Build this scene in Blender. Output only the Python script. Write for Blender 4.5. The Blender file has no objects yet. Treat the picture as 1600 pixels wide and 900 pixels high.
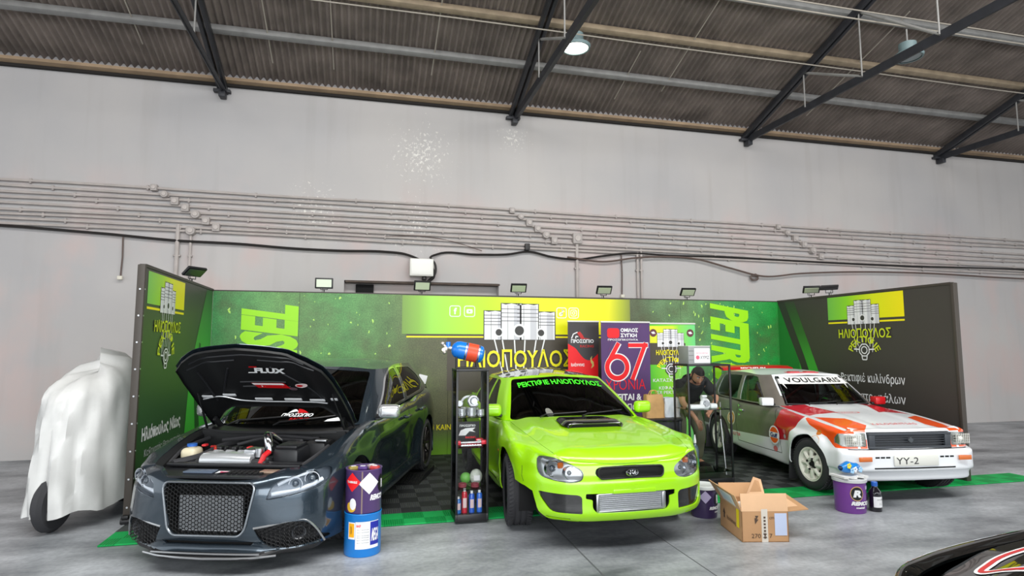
import bpy, bmesh, math, random
import numpy as np
from mathutils import Vector, Matrix
from mathutils.bvhtree import BVHTree
PI = math.pi
SC = bpy.context.scene
COL = SC.collection
rnd = random.Random(7)

def lin(c):
    return tuple(((v / 255 / 12.92) if v / 255 <= .04045 else ((v / 255 + .055) / 1.055) ** 2.4) for v in c)

# ---------------------------------------------------------------- camera
cam_d = bpy.data.cameras.new('camera')
cam = bpy.data.objects.new('camera', cam_d); COL.objects.link(cam)
cam_d.sensor_width = 36; cam_d.lens = 930 / 1600 * 36
cam_d.clip_start = .05; cam_d.clip_end = 200
cam.location = (0, 0, 1.68)
cam.rotation_euler = (math.radians(90 + 5.5), 0, math.radians(-13.85))
SC.camera = cam
# ---------------------------------------------------------------- light and exposure
SC.view_settings.view_transform = 'Standard'
SC.view_settings.look = 'None'
SC.view_settings.gamma = 1
SC.view_settings.use_curve_mapping = False
SC.view_settings.exposure = 0.45
wd = bpy.data.worlds.new('daylight'); SC.world = wd; wd.use_nodes = True
wd.node_tree.nodes['Background'].inputs[0].default_value = (.93, .97, 1, 1)
wd.node_tree.nodes['Background'].inputs[1].default_value = 1.15

def area(name, loc, rot, sx, sy, power, col=(1, 1, 1)):
    d = bpy.data.lights.new(name, 'AREA'); d.shape = 'RECTANGLE'; d.size = sx; d.size_y = sy
    d.energy = power; d.color = col
    o = bpy.data.objects.new(name, d); COL.objects.link(o)
    o.location = loc; o.rotation_euler = rot
    return o
# daylight from the hall's open doors behind the photographer, plus an overhead fill lamp added under the ridge
area('door_daylight', (2, -9, 3.6), (math.radians(82), 0, 0), 16, 5.0, 900, (.95, .98, 1))
area('added_ridge_fill', (2.5, 1.5, 8.2), (math.radians(12), 0, 0), 16, 2.0, 900, (1, 1, .98))
# ---------------------------------------------------------------- materials
MATS = {}
def mat(name, rgb, rough=.5, metal=0, coat=0, spec=.5, var=0, vscale=6, bump=0, bscale=60, emit=0, coat_rough=.04):
    if name in MATS: return MATS[name]
    m = bpy.data.materials.new(name); m.use_nodes = True; MATS[name] = m
    nt = m.node_tree; b = nt.nodes['Principled BSDF']
    c = lin(rgb)
    b.inputs['Base Color'].default_value = (*c, 1)
    b.inputs['Roughness'].default_value = rough
    b.inputs['Metallic'].default_value = metal
    b.inputs['Coat Weight'].default_value = coat
    b.inputs['Coat Roughness'].default_value = coat_rough
    b.inputs['Specular IOR Level'].default_value = spec
    if emit:
        b.inputs['Emission Color'].default_value = (*c, 1); b.inputs['Emission Strength'].default_value = emit
    if var or bump:
        tc = nt.nodes.new('ShaderNodeTexCoord')
    if var:
        n = nt.nodes.new('ShaderNodeTexNoise'); n.inputs['Scale'].default_value = vscale; n.inputs['Detail'].default_value = 6
        nt.links.new(tc.outputs['Object'], n.inputs['Vector'])
        r = nt.nodes.new('ShaderNodeValToRGB')
        r.color_ramp.elements[0].position = .3; r.color_ramp.elements[1].position = .7
        r.color_ramp.elements[0].color = (*[v * (1 - var) for v in c], 1)
        r.color_ramp.elements[1].color = (*[min(1, v * (1 + var)) for v in c], 1)
        nt.links.new(n.outputs['Fac'], r.inputs[0]); nt.links.new(r.outputs[0], b.inputs['Base Color'])
    if bump:
        n2 = nt.nodes.new('ShaderNodeTexNoise'); n2.inputs['Scale'].default_value = bscale; n2.inputs['Detail'].default_value = 4
        nt.links.new(tc.outputs['Object'], n2.inputs['Vector'])
        bp = nt.nodes.new('ShaderNodeBump'); bp.inputs['Strength'].default_value = bump; bp.inputs['Distance'].default_value = .01
        nt.links.new(n2.outputs['Fac'], bp.inputs['Height']); nt.links.new(bp.outputs[0], b.inputs['Normal'])
    return m

def glass_mat(name, tint, refl=.06, rough=.0, fres=1.45):
    if name in MATS: return MATS[name]
    m = bpy.data.materials.new(name); m.use_nodes = True; MATS[name] = m
    nt = m.node_tree; nt.nodes.remove(nt.nodes['Principled BSDF'])
    out = [n for n in nt.nodes if n.type == 'OUTPUT_MATERIAL'][0]
    t = nt.nodes.new('ShaderNodeBsdfTransparent'); t.inputs[0].default_value = (*tint, 1)
    g = nt.nodes.new('ShaderNodeBsdfGlossy'); g.inputs['Roughness'].default_value = rough
    f = nt.nodes.new('ShaderNodeFresnel'); f.inputs[0].default_value = fres
    mx = nt.nodes.new('ShaderNodeMixShader')
    nt.links.new(f.outputs[0], mx.inputs[0]); nt.links.new(t.outputs[0], mx.inputs[1]); nt.links.new(g.outputs[0], mx.inputs[2])
    nt.links.new(mx.outputs[0], out.inputs[0])
    return m

# ---------------------------------------------------------------- objects
def tag(o, label=None, cat=None, group=None, kind=None):
    if label: o['label'] = label
    if cat: o['category'] = cat
    if group: o['group'] = group
    if kind: o['kind'] = kind
    return o

def thing(name, label, cat, loc=(0, 0, 0), rz=0, group=None):
    o = bpy.data.objects.new(name, None); COL.objects.link(o)
    o.location = loc; o.rotation_euler = (0, 0, rz); o.empty_display_size = .1
    return tag(o, label, cat, group)

def dup(root, loc=None, rz=None, label=None, group=None):
    def cp(o, par):
        c = o.copy(); COL.objects.link(c)
        if par: c.parent = par
        for ch in o.children: cp(ch, c)
        return c
    r = cp(root, None)
    if loc is not None: r.location = loc
    if rz is not None: r.rotation_euler = (0, 0, rz)
    if label: r['label'] = label
    if group: r['group'] = group
    return r

class MB:
    """collects shapes, then links them as ONE mesh object"""
    def __init__(s): s.bm = bmesh.new(); s.mi = 0
    def _add(s, verts):
        fs = set()
        for v in verts:
            for f in v.link_faces: fs.add(f)
        for f in fs: f.material_index = s.mi
        return s
    def m(s, i): s.mi = i; return s
    def box(s, c, d, rot=None, bevel=0, seg=2):
        M = Matrix.Translation(c)
        if rot is not None: M = M @ (rot if isinstance(rot, Matrix) else Matrix.Rotation(rot, 4, 'Z'))
        M = M @ Matrix.Diagonal((*d, 1))
        r = bmesh.ops.create_cube(s.bm, size=1, matrix=M)
        vs = r['verts']
        for f in {f for v in vs for f in v.link_faces}: f.material_index = s.mi
        if bevel:
            es = {e for v in vs for e in v.link_edges}
            bmesh.ops.bevel(s.bm, geom=list(es), offset=bevel, segments=seg, affect='EDGES', profile=.5, clamp_overlap=True, material=s.mi)
        return s
    def cyl(s, p0, p1, r0, r1=None, n=16, cap=True):
        p0, p1 = Vector(p0), Vector(p1)
        r1 = r0 if r1 is None else r1
        d = p1 - p0
        q = d.to_track_quat('Z', 'Y').to_matrix().to_4x4()
        M = Matrix.Translation((p0 + p1) / 2) @ q
        r = bmesh.ops.create_cone(s.bm, cap_ends=cap, segments=n, radius1=r0, radius2=r1, depth=d.length, matrix=M)
        return s._add(r['verts'])
    def ball(s, c, r, n=12, sc=(1, 1, 1), rot=None):
        M = Matrix.Translation(c)
        if rot is not None: M = M @ rot
        M = M @ Matrix.Diagonal((r * sc[0], r * sc[1], r * sc[2], 1))
        q = bmesh.ops.create_uvsphere(s.bm, u_segments=n, v_segments=max(6, n * 2 // 3), radius=1, matrix=M)
        return s._add(q['verts'])
    def tube(s, pts, r, n=8, cap=True, closed=False):
        P = [Vector(p) for p in pts]
        rings = []; N = len(P)
        up = None
        for i, p in enumerate(P):
            if closed: t = (P[(i + 1) % N] - P[i - 1]).normalized()
            else: t = ((P[i + 1] if i < N - 1 else P[i]) - (P[i - 1] if i else P[i])).normalized()
            if up is None:
                up = Vector((0, 0, 1)) if abs(t.z) < .9 else Vector((1, 0, 0))
            a = t.cross(up).normalized(); up2 = a.cross(t).normalized(); up = up2
            rr = r[i] if isinstance(r, (list, tuple)) else r
            rings.append([s.bm.verts.new(p + (a * math.cos(2 * PI * k / n) + up2 * math.sin(2 * PI * k / n)) * rr) for k in range(n)])
        R = range(N if closed else N - 1)
        for i in R:
            A, B = rings[i], rings[(i + 1) % N]
            for k in range(n):
                f = s.bm.faces.new((A[k], A[(k + 1) % n], B[(k + 1) % n], B[k])); f.material_index = s.mi
        if cap and not closed:
            for q in (rings[0][::-1], rings[-1]):
                f = s.bm.faces.new(q); f.material_index = s.mi
        return s
    def lathe(s, prof, c=(0, 0, 0), axis='Z', n=32, M=None, sc=(1, 1)):
        """prof: (radius, height) pairs"""
        if M is None:
            M = Matrix.Translation(c)
            if axis == 'X': M = M @ Matrix.Rotation(PI / 2, 4, 'Y')
            if axis == 'Y': M = M @ Matrix.Rotation(-PI / 2, 4, 'X')
        rings = []
        for r, h in prof:
            if r < 1e-6: rings.append([s.bm.verts.new(M @ Vector((0, 0, h)))])
            else: rings.append([s.bm.verts.new(M @ Vector((r * sc[0] * math.cos(2 * PI * k / n), r * sc[1] * math.sin(2 * PI * k / n), h))) for k in range(n)])
        for A, B in zip(rings, rings[1:]):
            for k in range(n):
                l = (k + 1) % n
                if len(A) == 1 and len(B) == 1: continue
                if len(A) == 1: vs = (A[0], B[l], B[k])
                elif len(B) == 1: vs = (A[k], A[l], B[0])
                else: vs = (A[k], A[l], B[l], B[k])
                f = s.bm.faces.new(vs); f.material_index = s.mi
        return s
    def prism(s, poly, f0, depth):
        """poly: 2-D outline; f0(u, v, w) -> point; extruded over w = 0..depth"""
        A = [s.bm.verts.new(f0(u, v, 0)) for u, v in poly]
        B = [s.bm.verts.new(f0(u, v, depth)) for u, v in poly]
        n = len(poly)
        fs = [s.bm.faces.new(A[::-1]), s.bm.faces.new(B)]
        for k in range(n): fs.append(s.bm.faces.new((A[k], A[(k + 1) % n], B[(k + 1) % n], B[k])))
        for f in fs: f.material_index = s.mi
        return s
    def face(s, pts):
        f = s.bm.faces.new([s.bm.verts.new(p) for p in pts]); f.material_index = s.mi
        return s
    def grid(s, P):
        """P[i][j] -> points"""
        V = [[s.bm.verts.new(p) for p in row] for row in P]
        for i in range(len(V) - 1):
            for j in range(len(V[0]) - 1):
                f = s.bm.faces.new((V[i][j], V[i + 1][j], V[i + 1][j + 1], V[i][j + 1])); f.material_index = s.mi
        return s
    def obj(s, name, mats, parent=None, ang=35, loc=None, recalc=True, weld=0):
        return bm_obj(s.bm, name, mats, parent, ang, loc, recalc, weld)

def bm_obj(bm, name, mats, parent=None, ang=35, loc=None, recalc=True, weld=0):
    if weld: bmesh.ops.remove_doubles(bm, verts=bm.verts[:], dist=weld)
    if recalc: bmesh.ops.recalc_face_normals(bm, faces=bm.faces[:])
    me = bpy.data.meshes.new(name); bm.to_mesh(me); bm.free()
    if not isinstance(mats, (list, tuple)): mats = [mats]
    for m_ in mats: me.materials.append(m_)
    if ang:
        me.shade_smooth(); me.set_sharp_from_angle(angle=math.radians(ang))
    o = bpy.data.objects.new(name, me); COL.objects.link(o)
    if parent is not None: o.parent = parent
    if loc is not None: o.location = loc
    return o

def circle(r, n=24, c=(0, 0), a0=0, a1=2 * PI, sy=1):
    full = abs(a1 - a0 - 2 * PI) < 1e-6
    return [(c[0] + r * math.cos(a0 + (a1 - a0) * k / (n if full else n - 1)), c[1] + sy * r * math.sin(a0 + (a1 - a0) * k / (n if full else n - 1))) for k in range(n)]

def rrect(w, h, r, n=5, c=(0, 0)):
    out = []
    for sx, sy, a in ((1, -1, -90), (1, 1, 0), (-1, 1, 90), (-1, -1, 180)):
        cx, cy = c[0] + sx * (w / 2 - r), c[1] + sy * (h / 2 - r)
        for k in range(n + 1):
            t = math.radians(a + 90 * k / n)
            out.append((cx + r * math.cos(t), cy + r * math.sin(t)))
    return out

# ---------------------------------------------------------------- lettering
_txt = {}
LOOK = str.maketrans('ΚΥΟΗΡΕΤΙΑΝΜΧΒΖο', 'KYOHPETIANMXBZo')
def text_geo(body, shear=0, bold=0, space=1):
    body = body.translate(LOOK)
    k = (body, shear, bold, space)
    if k in _txt: return _txt[k]
    cu = bpy.data.curves.new('lettering', 'FONT'); cu.body = body; cu.size = 1; cu.shear = shear; cu.offset = bold; cu.space_character = space
    cu.resolution_u = 3; cu.fill_mode = 'FRONT'
    o = bpy.data.objects.new('lettering', cu); COL.objects.link(o)
    bpy.context.view_layer.update()
    me = bpy.data.meshes.new_from_object(o.evaluated_get(bpy.context.evaluated_depsgraph_get()))
    vs = np.array([tuple(v.co) for v in me.vertices]); fs = [tuple(p.vertices) for p in me.polygons]
    bpy.data.objects.remove(o); bpy.data.curves.remove(cu); bpy.data.meshes.remove(me)
    mn = vs.min(0); mx = vs.max(0)
    uv = (vs[:, :2] - mn[:2]) / (mx[:2] - mn[:2])
    _txt[k] = (uv, fs, (mx[0] - mn[0]) / (mx[1] - mn[1]))
    return _txt[k]

def put_text(mb, body, fn, shear=0, bold=0, space=1):
    """fn(u, v) with u, v in 0..1 -> point"""
    uv, fs, _ = text_geo(body, shear, bold, space)
    V = [Vector(fn(u, v)) for u, v in uv]
    c = Vector(fn(.5, .5)); n_ = (Vector(fn(.52, .5)) - c).cross(Vector(fn(.5, .55)) - c)
    n_ = n_.normalized() if n_.length > 1e-12 else Vector((0, 0, 1))
    R_ = random.Random(3)
    for f in fs:                       # every facet at its own hair's breadth of height
        d = n_ * R_.uniform(0, .0003)
        q = mb.bm.faces.new([mb.bm.verts.new(V[i] + d) for i in f]); q.material_index = mb.mi
    return mb

class Frame:
    """a flat place to print on: origin, right, up; off = how far the print stands proud"""
    def __init__(s, o, r, u, off=.002):
        s.o, s.r, s.u = Vector(o), Vector(r).normalized(), Vector(u).normalized(); s.n = s.r.cross(s.u); s.off = off
    def p(s, x, y, w=None): return s.o + s.r * x + s.u * y + s.n * (s.off if w is None else w)
    def lift(s, d):
        f = Frame(s.o, s.r, s.u, s.off + d); f.n = s.n; return f

def flat_text(mb, F, body, x0, y0, w, h, **k):
    return put_text(mb, body, lambda u, v: F.p(x0 + u * w, y0 + v * h), **k)
def flat_poly(mb, F, poly):
    return mb.face([F.p(x, y) for x, y in poly])
def flat_rect(mb, F, x0, y0, x1, y1): return flat_poly(mb, F, [(x0, y0), (x1, y0), (x1, y1), (x0, y1)])
def flat_ring(mb, F, c, r0, r1, n=28, a0=0, a1=2 * PI):
    for k in range(n):
        t0, t1 = a0 + (a1 - a0) * k / n, a0 + (a1 - a0) * (k + 1) / n
        flat_poly(mb, F, [(c[0] + r * math.cos(t), c[1] + r * math.sin(t)) for r, t in ((r0, t0), (r1, t0), (r1, t1), (r0, t1))])
    return mb
def flat_line(mb, F, pts, w):
    for i_, ((x0, y0), (x1, y1)) in enumerate(zip(pts, pts[1:])):
        d = Vector((x1 - x0, y1 - y0)); L = d.length
        if L < 1e-9: continue
        nx, ny = -d.y / L * w / 2, d.x / L * w / 2
        flat_poly(mb, F.lift(.00015 * (i_ % 7)), [(x0 + nx, y0 + ny), (x0 - nx, y0 - ny), (x1 - nx, y1 - ny), (x1 + nx, y1 + ny)])
    return mb
# ================================================================ THE HALL
WY = 10.4            # inner face of the hall wall
EZ = 6.06; SL = .345  # eaves height and roof slope
def roof_z(y): return EZ + SL * (WY - y)

def floor_material():
    m = bpy.data.materials.new('polished concrete'); m.use_nodes = True
    nt = m.node_tree; b = nt.nodes['Principled BSDF']; L = nt.links.new
    tc = nt.nodes.new('ShaderNodeTexCoord')
    mp = nt.nodes.new('ShaderNodeMapping'); mp.inputs['Scale'].default_value = (.55, 1.1, 1); L(tc.outputs['Object'], mp.inputs[0])
    n1 = nt.nodes.new('ShaderNodeTexNoise'); n1.inputs['Scale'].default_value = 1.4; n1.inputs['Detail'].default_value = 9; n1.inputs['Roughness'].default_value = .62; L(mp.outputs[0], n1.inputs[0])
    r1 = nt.nodes.new('ShaderNodeValToRGB'); L(n1.outputs['Fac'], r1.inputs[0])
    r1.color_ramp.elements[0].position = .33; r1.color_ramp.elements[0].color = (*lin((100, 104, 108)), 1)
    r1.color_ramp.elements[1].position = .66; r1.color_ramp.elements[1].color = (*lin((186, 190, 194)), 1)
    n2 = nt.nodes.new('ShaderNodeTexNoise'); n2.inputs['Scale'].default_value = 26; n2.inputs['Detail'].default_value = 5; L(tc.outputs['Object'], n2.inputs[0])
    r2 = nt.nodes.new('ShaderNodeValToRGB'); L(n2.outputs['Fac'], r2.inputs[0])
    r2.color_ramp.elements[0].position = .3; r2.color_ramp.elements[0].color = (.78, .78, .8, 1)
    r2.color_ramp.elements[1].position = .62; r2.color_ramp.elements[1].color = (1, 1, 1, 1)
    mx = nt.nodes.new('ShaderNodeMix'); mx.data_type = 'RGBA'; mx.blend_type = 'MULTIPLY'; mx.inputs['Factor'].default_value = 1
    L(r1.outputs[0], mx.inputs['A']); L(r2.outputs[0], mx.inputs['B']); L(mx.outputs['Result'], b.inputs['Base Color'])
    r3 = nt.nodes.new('ShaderNodeMapRange'); L(n1.outputs['Fac'], r3.inputs[0]); r3.inputs['To Min'].default_value = .5; r3.inputs['To Max'].default_value = .22
    L(r3.outputs[0], b.inputs['Roughness'])
    return m

def wall_material():
    m = bpy.data.materials.new('worn grey wall paint'); m.use_nodes = True
    nt = m.node_tree; b = nt.nodes['Principled BSDF']; L = nt.links.new
    b.inputs['Roughness'].default_value = .75
    tc = nt.nodes.new('ShaderNodeTexCoord')
    def noise(scale, detail, mp=None, rough=.5):
        n = nt.nodes.new('ShaderNodeTexNoise'); n.inputs['Scale'].default_value = scale; n.inputs['Detail'].default_value = detail; n.inputs['Roughness'].default_value = rough
        if mp:
            q = nt.nodes.new('ShaderNodeMapping'); q.inputs['Scale'].default_value = mp; L(tc.outputs['Object'], q.inputs[0]); L(q.outputs[0], n.inputs[0])
        else: L(tc.outputs['Object'], n.inputs[0])
        return n.outputs['Fac']
    def ramp(src, p0, c0, p1, c1):
        r = nt.nodes.new('ShaderNodeValToRGB'); L(src, r.inputs[0])
        r.color_ramp.elements[0].position = p0; r.color_ramp.elements[0].color = c0
        r.color_ramp.elements[1].position = p1; r.color_ramp.elements[1].color = c1
        return r.outputs[0]
    def mix(f, a, c):
        x = nt.nodes.new('ShaderNodeMix'); x.data_type = 'RGBA'; L(f, x.inputs['Factor']); L(a, x.inputs['A'])
        if isinstance(c, tuple): x.inputs['B'].default_value = c
        else: L(c, x.inputs['B'])
        return x.outputs['Result']
    base = ramp(noise(.45, 6), .35, (*lin((178, 175, 175)), 1), .65, (*lin((190, 185, 182)), 1))
    # pinkish worn patches on the lower wall
    sx = nt.nodes.new('ShaderNodeSeparateXYZ'); L(tc.outputs['Object'], sx.inputs[0])
    low = nt.nodes.new('ShaderNodeMapRange'); L(sx.outputs['Z'], low.inputs[0]); low.inputs[1].default_value = 4.6; low.inputs[2].default_value = 4.0; low.inputs[3].default_value = 0; low.inputs[4].default_value = 1
    pk = ramp(noise(1.3, 5, (1, 1, .7)), .48, (0, 0, 0, 1), .66, (.75, .75, .75, 1))
    mu = nt.nodes.new('ShaderNodeMath'); mu.operation = 'MULTIPLY'; L(low.outputs[0], mu.inputs[0]); L(pk, mu.inputs[1])
    c = mix(mu.outputs[0], base, (*lin((196, 178, 174)), 1))
    # flaked white spots
    zs_ = []
    for cx, cz, r_ in ((.9, 5.05, 1.0), (.8, 3.75, .9), (-.9, 3.95, .8), (2.6, 5.5, .5)):
        mq = nt.nodes.new('ShaderNodeVectorMath'); mq.operation = 'DISTANCE'; L(tc.outputs['Object'], mq.inputs[0]); mq.inputs[1].default_value = (cx, WY, cz)
        mr_ = nt.nodes.new('ShaderNodeMapRange'); L(mq.outputs['Value'], mr_.inputs[0]); mr_.inputs[1].default_value = r_; mr_.inputs[2].default_value = 0
        zs_.append(mr_.outputs[0])
    zone = zs_[0]
    for q_ in zs_[1:]:
        ma = nt.nodes.new('ShaderNodeMath'); ma.operation = 'MAXIMUM'; L(zone, ma.inputs[0]); L(q_, ma.inputs[1]); zone = ma.outputs[0]
    # the flake threshold falls towards each zone's middle
    fn_ = noise(15, 9, None, .75)
    ad = nt.nodes.new('ShaderNodeMath'); ad.operation = 'MULTIPLY_ADD'; L(zone, ad.inputs[0]); ad.inputs[1].default_value = .16; L(fn_, ad.inputs[2])
    fl = ramp(ad.outputs[0], .665, (0, 0, 0, 1), .69, (1, 1, 1, 1))
    c = mix(fl, c, (*lin((226, 222, 216)), 1))
    st = ramp(noise(2.2, 4, (1.6, 1, .12)), .55, (1, 1, 1, 1), .75, (.93, .92, .91, 1))
    x = nt.nodes.new('ShaderNodeMix'); x.data_type = 'RGBA'; x.blend_type = 'MULTIPLY'; x.inputs['Factor'].default_value = 1
    L(c, x.inputs['A']); L(st, x.inputs['B'])
    L(x.outputs['Result'], b.inputs['Base Color'])
    return m

M_floor = floor_material(); M_wall = wall_material()
tag(MB().box((6, 0, -.1), (60, 40, .2)).obj('floor', M_floor, ang=0), kind='structure')
groove = mat('dark floor joint', (92, 94, 96), .8)
for k, (a, b) in enumerate((((1.76, 5.75), (1.70, 1.5)), ((2.57, 5.7), (2.49, 1.5)))):
    a, b = Vector((*a, .001)), Vector((*b, .001)); d = (b - a)
    tag(MB().box((a + b) / 2, (d.length, (.012 if k == 0 else .007), .003), rot=math.atan2(d.y, d.x)).obj('trim_%d' % (k + 20), groove, ang=0), kind='structure')

# wall with a shallow niche
w = MB()
NX0, NX1, NZ0, NZ1 = -.36, 2.32, 1.9, 2.78
for x0, x1, z0, z1 in ((-16, NX0, 0, 6.3), (NX1, 32, 0, 6.3), (NX0, NX1, NZ1, 6.3), (NX0, NX1, 0, NZ0)):
    w.box(((x0 + x1) / 2, WY + .15, (z0 + z1) / 2), (x1 - x0, .3, z1 - z0))
w.box(((NX0 + NX1) / 2, WY + .25, (NZ0 + NZ1) / 2), (NX1 - NX0, .1, NZ1 - NZ0))
tag(w.obj('wall_back', M_wall, ang=0), kind='structure')
tag(MB().box((1, WY + .1, NZ1 - .02), (NX1 - NX0, .2, .03)).obj('trim_10', mat('dark rusty lintel', (86, 74, 66), .8, var=.3), ang=0), kind='structure')
vent = MB().box((-.02, WY + .17, 2.56), (.30, .10, .34), bevel=.01).obj('vent_opening', mat('black void', (8, 8, 9), .9))
tag(vent, 'small square black vent opening in the wall niche at left', 'vent')

# roof: corrugated sheets rising towards the photographer, ridge, far slope
M_roof = mat('weathered corrugated sheet', (128, 117, 110), .85, var=.28, vscale=2.2)
pitch = .105; A_ = .027; X0, X1 = -14, 30
xs = np.arange(X0, X1, pitch / 8)
r = MB()
def wave(x): return A_ * math.sin(2 * PI * x / pitch)
ys = [10.9, 1.6, -8]
zs = [roof_z(10.9), roof_z(1.6), roof_z(1.6) - .345 * 9.6]
r.grid([[Vector((x, y, z + wave(x) + .10)) for y, z in zip(ys, zs)] for x in xs])
tag(r.obj('ceiling', M_roof, ang=60), kind='structure')
# eaves board and gap strip
tag(MB().box((8, WY - .10, EZ - .03), (44, .12, .055), rot=Matrix.Rotation(-.2, 4, 'X')).obj('trim_1', mat('pale eaves timber', (158, 134, 108), .7, var=.2, vscale=3), ang=0), kind='structure')
tag(MB().box((8, WY - .03, EZ - .085), (44, .07, .045)).obj('trim_2', mat('dark eaves gap', (34, 30, 28), .9), ang=0), kind='structure')
# purlins
M_purlin = mat('grey painted purlin', (136, 135, 133), .6, var=.15)
M_purw = mat('timber purlin', (150, 134, 112), .7, var=.2)
for k, (y, wdt, mm) in enumerate(((9.37, .10, M_purlin), (8.50, .10, M_purw), (7.62, .11, M_purlin), (6.75, .11, M_purlin), (5.85, .11, M_purw), (4.9, .11, M_purlin))):
    z = roof_z(y) - .0
    o = MB().box((8, y, z + .01), (44, wdt, .11), rot=Matrix.Rotation(-math.atan(SL), 4, 'X'), bevel=.012).obj('trim_%d' % (3 + k), mm)
    tag(o, kind='structure')
# trusses: rafter under the sheets, horizontal tie, struts
M_steel = mat('dark grey steel truss', (46, 47, 52), .5, var=.2)
M_thin = mat('galvanised rod', (150, 148, 145), .5)
for k, x in enumerate((-2.38, 2.57, 7.48, 12.4)):
    t = bpy.data.objects.new('roof_truss', None); COL.objects.link(t); t.location = (x, WY, 0); tag(t, kind='structure')
    n = 9.0
    ca = math.atan(SL)
    for s in (-.045, .045):
        MB().box((s, -n / 2 + .05, roof_z(WY) - .17 + SL * n / 2), (.055, n / math.cos(ca), .11), rot=Matrix.Rotation(-ca, 4, 'X'), bevel=.006).obj('rafter', M_steel, t)
    MB().box((.02, -n / 2, 5.87), (.014, n, .13)).box((.05, -n / 2, 5.83), (.07, n, .012)).obj('tie_angle', M_steel, t, ang=0)
    for y0, y1 in ((-1.75, -3.0), (-3.0, -4.3), (-4.3, -5.9)):
        MB().cyl((.03, y0, EZ - .15 + SL * -y0), (.03, y1, 5.88), .022, n=8).obj('strut', M_thin, t)
        MB().cyl((.0, y0, EZ - .15 + SL * -y0), (.0, y0, 5.88), .012, n=8).obj('hanger_rod', M_thin, t)
    MB().box((0, -.05, 5.86), (.26, .10, .05), bevel=.006).box((.02, -.10, 5.78), (.1, .16, .1), bevel=.01).obj('bearing_plate', M_steel, t)
# thin wires strung under the roof
M_wire = mat('pale wire', (168, 160, 148), .6)
def wire(name, pts, r, m, label, cat, group=None):
    o = MB().tube(pts, r, 6).obj(name, m); return tag(o, label, cat, group)
wire('overhead_wire', [(x, 8.0, 6.3 + .008 * math.sin(x)) for x in np.linspace(-13, 28, 30)], .010, M_wire, 'pale wire strung under the roof nearest the wall', 'wire', 'wires under the roof')
wire('overhead_wire', [(x, 7.1, 6.62 + .01 * math.sin(x * .7)) for x in np.linspace(-13, 28, 30)], .012, M_wire, 'pale wire strung under the roof just behind the lamp', 'wire', 'wires under the roof')
wire('overhead_wire', [(x, 6.9, 6.62 + .01 * math.sin(x * .6 + 1)) for x in np.linspace(-13, 28, 30)], .010, M_wire, 'pale wire strung under the roof farthest from the wall', 'wire', 'wires under the roof')
for k, (x, y0, y1) in enumerate(((-3.4, 9.8, 8.2), (-1.55, 9.9, 7.4), (-.6, 9.9, 7.2), (1.0, 9.8, 7.6), (4.4, 9.9, 8.8), (5.2, 9.6, 7.0), (8.5, 9.8, 7.4))):
    wire('stay_rod', [(x, y0, roof_z(y0) - .0), (x, y1, roof_z(y1) - .0)], .010, M_wire, '%s thin pale stay rod under the roof sheets from the left' % ['first', 'second', 'third', 'fourth', 'fifth', 'sixth', 'seventh'][k], 'rod', 'stay rods under the roof')

# high bay lamp hung from the middle truss
lamp = thing('high_bay_lamp', 'bright round high bay lamp hanging from the middle roof truss', 'lamp', (3.02, 8.2, 6.19))
MB().lathe([(0, 0), (.19, 0), (.19, .02), (0, .02)]).obj('diffuser', mat('lit lamp lens', (255, 255, 240), .5, emit=4.5), lamp)
MB().lathe([(.195, -.01), (.215, -.01), (.23, .03), (.12, .10), (.12, .22), (.05, .24), (0, .24), ], n=32).obj('housing', mat('teal grey lamp housing', (120, 140, 142), .5), lamp)
MB().tube([(0, 0, .24), (0, 0, .31), (.05, 0, .36)], .012, 8).obj('hook', M_thin, lamp)
b2 = thing('high_bay_lamp', 'unlit grey high bay lamp hanging from the roof at the far right', 'lamp', (7.95, 7.0, 6.05))
MB().lathe([(0, 0), (.17, 0), (.17, .02), (0, .02)]).obj('diffuser', mat('frosted lamp lens', (150, 160, 165), .4), b2)
MB().lathe([(.175, -.01), (.20, -.01), (.21, .03), (.12, .10), (.12, .22), (.05, .24), (0, .24)]).obj('housing', MATS['teal grey lamp housing'], b2)
MB().tube([(0, 0, .24), (0, 0, .45)], .012, 8).obj('hook', M_thin, b2)

# conduits along the wall
M_pipe = mat('painted conduit', (181, 172, 167), .6, var=.12, vscale=4)
M_clip = mat('painted pipe clip', (170, 162, 158), .6)
order = ['top', 'second', 'third', 'fourth', 'fifth', 'sixth', 'seventh', 'eighth', 'ninth', 'lowest']
zz = [4.17, 4.085, 4.00, 3.91, 3.82, 3.73, 3.655, 3.58, 3.51]
for k, z in enumerate(zz):
    x0 = -14; n = 46
    t = thing('wall_conduit', '%s grey conduit pipe running along the wall' % order[k if k < 8 else 9], 'pipe', (0, WY - .035, z), 0, 'conduits along the wall')
    dz = -.016 if k < 6 else -.022
    c = MB().tube([(x, 0, dz * max(0, x + 4) * .5 * (1 if k > 2 else .6) + .008 * math.sin(x * 1.1 + k * 2)) for x in np.linspace(x0, 29, n)], .021, 8).m(1)
    for x in np.arange(-13 + .3 * k, 28, 1.6):
        zc = dz * max(0, x + 4) * .5 * (1 if k > 2 else .6) + .008 * math.sin(x * 1.1 + k * 2)
        c.box((x, .012, zc), (.03, .045, .075), bevel=.006)
    c.obj('pipe', [M_pipe, M_clip], t)
def jbox(x, z, s, label, rnd_=False):
    t = thing('junction_box', label, 'junction box', (x, WY - .05, z), 0, 'junction boxes on the conduits')
    if rnd_: MB().lathe([(0, -.06), (s * .55, -.06), (s * .6, -.05), (s * .6, .05), (0, .05)], axis='Y', n=20).obj('body', M_clip, t)
    else: MB().box((0, 0, 0), (s, .1, s * 1.1), bevel=.012).obj('body', M_clip, t)
    MB().lathe([(0, -.012), (s * .3, -.012), (s * .34, 0), (0, 0)], c=(0, -.05 - (.01 if rnd_ else 0), 0), axis='Y', n=16).obj('cover', M_pipe, t)
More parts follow.
